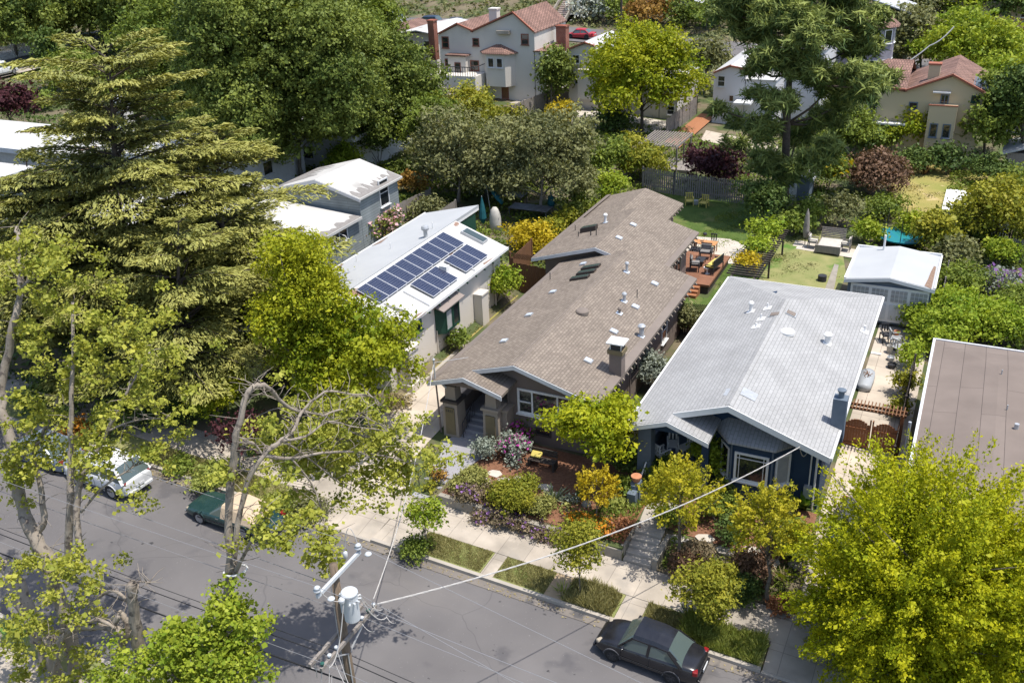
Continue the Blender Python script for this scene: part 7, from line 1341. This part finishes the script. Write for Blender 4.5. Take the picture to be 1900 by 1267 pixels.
for i, (x, y, w) in enumerate(((1075, 968, 40), (1098, 975, 44), (1122, 985, 40))): B('orange poppy patch above the concrete wall, %s' % ['left', 'middle', 'right'][i], x, y, w, .5, 'mid', name='poppies', cat='flowers', flow='orange', fn=.28, group='orange poppies', lsf=.8)
B('red and green succulent shrub at the wall end', 1150, 978, 46, .75, 'red', lsf=.9)
B('dark green bush at the base of the blue house wall', 1160, 905, 40, .8, 'mid')
B('dark green shrub left of the blue pedestal', 1155, 850, 60, .9, 'deep')
B('sage green tuft in the mulch in front of the bench', 955, 862, 20, .7, 'silver', nl=5); B('tiny grey tuft beside the agave', 1057, 928, 22, .7, 'silver', nl=5); B('small tuft at the foot of the golden tree', 1050, 945, 18, .6, 'mound', nl=5)
B('low green ground plants in front of the pedestal', 1140, 935, 60, .25, 'grassy', nl=9)
blades('agave', 'spiky pale green agave in the mulch bed', 1028, 928, 60, 26, 1.0, 'agave', .06, 'agave', .25, (.25, 1.3))
for x, y, n, ln, lb in ((1375, 905, 16, 1.9, 'large leaved bird of paradise in front of the bay window'), (1318, 880, 14, 1.8, 'large leaved bird of paradise beside the blue porch corner'), (1490, 945, 14, 1.7, 'large leaved bird of paradise at the right corner of the blue house')):
    blades('bird_of_paradise', lb, x, y, 60, n, ln, 'banana', .20, 'plant', .35, (.7, 1.4))
for x, y, n, ln, lm, lb in ((1045, 1105, 34, .9, 'grassy', 'strappy flax clump at the foot of the slender street tree'), (1275, 1150, 36, 1.0, 'deep', 'dark strap leaved flax clump beside the black sedan'), (1452, 1080, 24, 1.0, 'dryleaf', 'bronze flax fan in the right garden'), (1715, 325, 30, 1.6, 'redbrown', 'bronze flax in front of the yellow villa'), (905, 190, 30, 2.0, 'mid', 'small palm beside the villa steps')):
    blades('flax', lb, x, y, 40, n, ln, lm, .035 if ln < 1.5 else .07, 'plant', .35, (.5, 1.45))
for i, (x, y, w, hf, lm, lb) in enumerate(((1225, 880, 80, .7, 'mid', 'dark green shrub beside the blue porch steps'), (1330, 945, 70, .8, 'mid', 'mixed green shrub under the feathery tree'), (1355, 985, 60, .7, 'deep', 'dark shrub in the middle of the right garden'), (1395, 1050, 80, .6, 'redbrown', 'reddish succulents near the sidewalk of the right garden'), (1440, 1125, 44, .7, 'red', 'red leaved shrub by the sidewalk under the big tree'), (1270, 1060, 80, .5, 'redbrown', 'purplish ground shrub beside the garden steps'), (1300, 1020, 60, .5, 'lavleaf', 'low brown and green shrub beside the stone path'), (1370, 1095, 90, .6, 'deep', 'dark low shrubs behind the small street tree'), (1480, 1010, 90, .8, 'mid', 'green bush beside the right driveway'), (1240, 955, 60, .6, 'mid', 'green low bush on the left of the blue house garden'), (1340, 900, 50, .8, 'mid', 'leafy shrub under the bay window'))): B(lb, x, y, w, hf, lm)
for x, y, w, hf, lm, lb, kw in ((1205, 690, 62, 1.2, 'silver', 'olive grey shrub squeezed between the brown and blue houses', {}), (1275, 590, 40, 1.8, 'olive', 'tall narrow shrub beside the lattice gate', {}), (920, 525, 72, 1.05, 'maple', 'bushy green shrub between the white and brown houses', dict(nl=14)), (850, 635, 40, 1.0, 'mid', 'bright green low shrub along the white house wall', {}), (693, 425, 84, .8, 'mid', 'rose bush covered in pale pink flowers by the grey house', dict(flow='pinkf', fn=.3, nl=14)), (980, 445, 90, .6, 'yellow', 'golden yellow hedge shrub left of the brown roof', dict(nl=14)), (1020, 425, 60, .6, 'hedge', 'orange tinted hedge shrub next to the golden one', {}), (1055, 410, 60, .6, 'hedge', 'yellow green hedge shrub nearest the rear roof', {}), (1190, 300, 85, .9, 'hedge', 'bushy yellow green shrub left of the pergola', dict(nl=14)), (1120, 300, 100, .8, 'mid', 'spiky green shrub mass beyond the rear roof', dict(nl=14)), (1130, 350, 90, .6, 'maple', 'leafy green shrub behind the rear gable', {}), (1085, 370, 80, .5, 'mid', 'grey green shrub behind the left yard', {}), (1042, 212, 46, 1.0, 'yellow', 'bright yellow shrub on the villa terrace', {}), (955, 212, 36, .7, 'hedge', 'round yellow green bush by the villa steps', {}), (915, 212, 40, .6, 'hedge', 'yellow green low bush left of the villa steps', {}), (760, 315, 56, .8, 'dark', 'rounded dark green bush behind the grey house', {}), (765, 340, 50, .7, 'rust', 'orange berried shrub in front of the round dark bush', {}), (800, 385, 70, .6, 'olive', 'olive shrub by the patch of lawn', {}), (640, 300, 70, .9, 'maple', 'bright green small tree behind the grey house roof', {}),
    (1615, 325, 110, .62, 'redbrown', 'large reddish brown dome shrub beside the dry lawn', dict(nl=18)), (1640, 385, 76, .5, 'mid', 'green shrub in front of the trampoline', {}), (1695, 420, 64, .7, 'maple', 'light green tall shrub left of the white shed', {}), (1560, 395, 90, .6, 'olive', 'olive green shrub behind the daybed', {}), (1500, 395, 80, .8, 'mid', 'leafy shrub beside the grey shed', {}), (1605, 430, 50, .8, 'maple', 'small fruit bush near the trampoline', {}), (1470, 415, 60, .8, 'mid', 'green climber left of the folded umbrella', {}), (1540, 320, 60, 1.2, 'mid', 'flowering green shrub wall behind the shed', dict(flow='yellow', fn=.1)), (1425, 425, 62, .45, 'vine', 'yellow green vine at the far end of the slatted arbor', dict(dz=1.7)), (1380, 485, 56, .45, 'yellow', 'golden vine at the near end of the slatted arbor', dict(dz=1.5)), (1405, 455, 60, .4, 'vine', 'bright vine over the middle of the slatted arbor', dict(dz=1.7)), (1740, 240, 50, .8, 'mid', 'green shrub under the villa balcony', {}), (1760, 300, 90, .5, 'deep', 'dark shrub border below the yellow villa', {}), (1690, 300, 80, .5, 'deep', 'dark planting under the pale green tree', {}), (1600, 262, 60, 1.1, 'deep', 'dark ivy bank left of the yellow villa', {}), (1850, 320, 80, .6, 'deep', 'dark bush at the right end of the dry lawn', {}), (1820, 430, 60, .7, 'mid', 'round green bush before the picket fence', {}), (1855, 470, 60, .8, 'maple', 'green bush against the right fence', {}), (1780, 520, 110, .5, 'mid', 'dense green bank right of the garage', {}), (1850, 520, 80, .5, 'silver', 'grey lavender bed near the right edge', dict(flow='violet', fn=.12)), (1890, 560, 70, .8, 'mid', 'green bushes at the right edge', {}), (1880, 620, 70, .6, 'mid', 'green bush behind the brown roof edge', {}),
    (1770, 590, 150, .5, 'vine', 'large bright lime vine mass behind the brown roof', dict(nl=24)), (1850, 600, 120, .5, 'vine', 'lime vine continuing to the right edge', dict(nl=18)), (1735, 625, 90, .6, 'vine', 'lime vine corner above the driveway fence', dict(nl=14)), (1700, 590, 70, .7, 'vine', 'lime vine nearest the garage door', dict(nl=10)), (1690, 660, 40, 1.2, 'vine', 'vine hedge section beside the driveway pots', {}), (1680, 710, 36, 1.3, 'hedge', 'vine hedge section beside the cargo box', {}), (1668, 755, 36, 1.0, 'hedge', 'vine hedge end next to the wooden gate', {}),
    (150, 805, 60, .6, 'rust', 'orange flowering shrub on the left sidewalk corner', dict(flow='orange', fn=.3)), (300, 760, 110, .6, 'deep', 'dark shrub mass in the left front yard', {}), (380, 745, 90, .7, 'deep', 'dark shrub under the broad low cedar', {}), (230, 775, 100, .6, 'deep', 'dark green hedge along the left side path', {}), (440, 690, 80, .6, 'deep', 'shaded shrub left of the arched porch', {}), (95, 740, 100, .7, 'deep', 'deep green bush at the left street corner', {}), (395, 880, 90, .45, 'grassy', 'weedy green patch in the planting strip by the green convertible', {}), (575, 945, 80, .4, 'olive', 'dry weeds and grass beside the driveway apron', {}), (330, 870, 60, .4, 'mid', 'low weeds behind the convertible bonnet', {}), (520, 940, 70, .5, 'grassy', 'tall green weeds behind the convertible', {}), (815, 880, 24, .8, 'rust', 'rust leaved edging plants beside the grey walk', {}), (800, 900, 20, .9, 'hedge', 'weedy edging plants by the entry handrail', {}),
    (770, 1020, 56, .7, 'mid', 'dark green bush shaded under the small street tree', {}), (550, 860, 70, .5, 'mid', 'green shrub behind the plane branches', {}), (500, 830, 60, .6, 'deep', 'dark shrub in the shade of the sweetgum', {}), (740, 745, 50, .4, 'dryleaf', 'dry weeds at the corner of the white house', {}), (320, 560, 150, .8, 'deep', 'dark understory under the cedars', {}), (150, 620, 150, .8, 'deep', 'dark understory shrubs at the left', {}), (480, 570, 80, .8, 'deep', 'dark green shrub beside the short dark fence', {}), (700, 260, 120, .8, 'deep', 'shaded shrubs under the big dark trees', {}), (900, 340, 90, .6, 'mid', 'green shrubs behind the gazebo', {}), (960, 330, 90, .6, 'maple', 'leafy yard shrub behind the olive tree', {}), (1060, 390, 60, .5, 'grassy', 'long grass and flowers in the left back yard', {}), (1240, 190, 50, .9, 'deep', 'shaded shrub at the corner of the half hidden villa', {}), (1130, 225, 80, .4, 'deep', 'dark bush under the yellow green tree', {})): B(lb, x, y, w, hf, lm, **kw)
# --- grass blades in the strips
def grass(name, pts, n, hgt, lm, z=.16, seed=1):
    rg = np.random.default_rng(seed); (x0, x1, y0, y1) = pts; x = rg.uniform(x0, x1, n); y = rg.uniform(y0, y1, n); d = np.stack([rg.normal(0, .35, n), rg.normal(0, .35, n), np.ones(n)], 1); hh = hgt*rg.uniform(.4, 1.2, n)*(.6+.7*np.sin(x*2.3+seed)*np.sin(x*5.1+y*3)**2+.3); hh = np.maximum(hh, hgt*.3)
    zz = np.array([gr(a) for a in x])+z; P = np.stack([x, y, zz], 1); s = np.stack([rg.normal(size=n), rg.normal(size=n), np.zeros(n)], 1); s /= np.linalg.norm(s, axis=1)[:, None]; w = .012+hgt*.025; T_ = P+d*hh[:, None]
    q = np.stack([P-s*w, P+s*w, T_+s*w*.3+[0, 0, 0], T_-s*w*.3], 1); o = leafmesh(name, [q], [rg.uniform(0, 1, n)], L[lm], None); o['kind'] = 'stuff'; o['label'] = 'grass growing in the planting strip'; o['category'] = 'grass'; return o
grass('grass', (-19.6, -16.4, 28.55, 29.95), 9000, .08, 'drygrass', seed=1); grass('grass', (-15.7, -13.4, 28.55, 29.95), 7000, .08, 'drygrass', seed=2); grass('grass', (-12.5, -10.4, 28.5, 29.9), 9000, .28, 'drygrass', seed=3); grass('grass', (-9.2, -7.2, 28.55, 29.9), 6000, .15, 'drygrass', seed=4); grass('grass', (-7.6, -4.5, 28.5, 29.95), 14000, .36, 'grassy', seed=5); grass('grass', (-36, -27.3, 28.5, 29.9), 9000, .15, 'drygrass', seed=6)

# --- undergrowth that nobody could count: weeds, ivy and low planting in the yards
def cover(name, label, boxes, n, lm, hgt=.5, seed=1, ls=.16):
    rg = np.random.default_rng(seed); Q = []; T = []; A = np.array([(b[1]-b[0])*(b[3]-b[2]) for b in boxes]); A = A/A.sum()
    for (x0, x1, y0, y1), a in zip(boxes, A):
        m_ = int(n*a); x = rg.uniform(x0, x1, m_); y = rg.uniform(y0, y1, m_); f = (np.sin(x*.9+seed)+np.sin(y*1.1+x*.3)+np.sin(x*2.3-y*1.7)+rg.normal(0, .5, m_)); k = f > -.3; x, y, f = x[k], y[k], f[k]
        z = np.array([gz(p, q) for p, q in zip(x, y)])+np.clip(f+.5, .1, 2.6)/2.6*hgt*rg.uniform(.3, 1.2, len(x)); q, t = quads(np.stack([x, y, z], 1), ls, .8, tint=rg.uniform(0, .6, len(x))+.15*f); Q.append(q); T.append(t)
    o = leafmesh(name, Q, T, L[lm], None); o['kind'] = 'stuff'; o['label'] = label; o['category'] = 'ground cover'
cover('undergrowth', 'low mixed weeds and planting covering the back yards', [(-36, -25.6, 57, 80), (-38, -26, 80, 98), (-26, -8, 80, 97), (-58, -38, 60, 97)], 90000, 'mid', .6, 1, .20)
cover('undergrowth', 'ivy and weeds under the trees of the left lots', [(-47, -36.2, 30.5, 44), (-60, -46, 31, 60), (-90, -60, 32, 52), (-72, -60, 60, 98), (-118, -72, 66, 130)], 110000, 'deep', .7, 2, .24)
cover('undergrowth', 'green planting in the right hand back yards', [(-6.9, 9, 66.8, 80), (-.4, 10, 52, 66), (-2, 12, 80, 97), (-20, -9, 97, 120)], 60000, 'mid', .6, 3, .20)
cover('hillside_scrub', 'grass and scrub on the slope beyond the upper street', [(-150, 20, 148, 200), (-150, -60, 104, 134), (-60, 20, 112, 134)], 90000, 'olive', 1.0, 4, .50)
cover('garden_plants', 'small perennials dotted through the front gardens', [(-20, -14.5, 32.3, 33.6), (-14.5, -11.3, 32.4, 37), (-9.5, -4.2, 32.2, 37.0)], 22000, 'mid', .35, 5, .09)
cover('side_strip_weeds', 'dry weeds along the side of the white bungalow', [(-27.9, -26.5, 32.2, 54)], 5000, 'olive', .15, 6, .09)
rg = np.random.default_rng(9); x = rg.uniform(-45, 2, 2600); y = 28.22-np.abs(rg.normal(0, .22, 2600)); k = rg.random(2600) < np.where((x < -27), .9, .25); q, t = quads(np.stack([x, y, np.array([gr(a) for a in x])+.03], 1)[k], .09, 4); o = leafmesh('leaf_litter', [q], [t], L['dryleaf'], None); o['kind'] = 'stuff'; o['label'] = 'fallen leaves along the gutter'; o['category'] = 'leaf litter'

cover('lawn_grass', 'short grass blades on the lawn behind the brown house', [(-18.4, -11.5, 61.8, 78)], 26000, 'mid', .07, 11, .09)
cover('lawn_grass', 'short dry grass on the lawn behind the blue house', [(-11.5, -7.1, 56.6, 66.5), (-13, -9, 66.5, 74)], 16000, 'olive', .07, 12, .09)
cover('lawn_grass', 'straw coloured grass on the dry lawn of the yellow villa', [(-7, 0.5, 79, 93)], 9000, 'drygrass', .08, 13, .14)
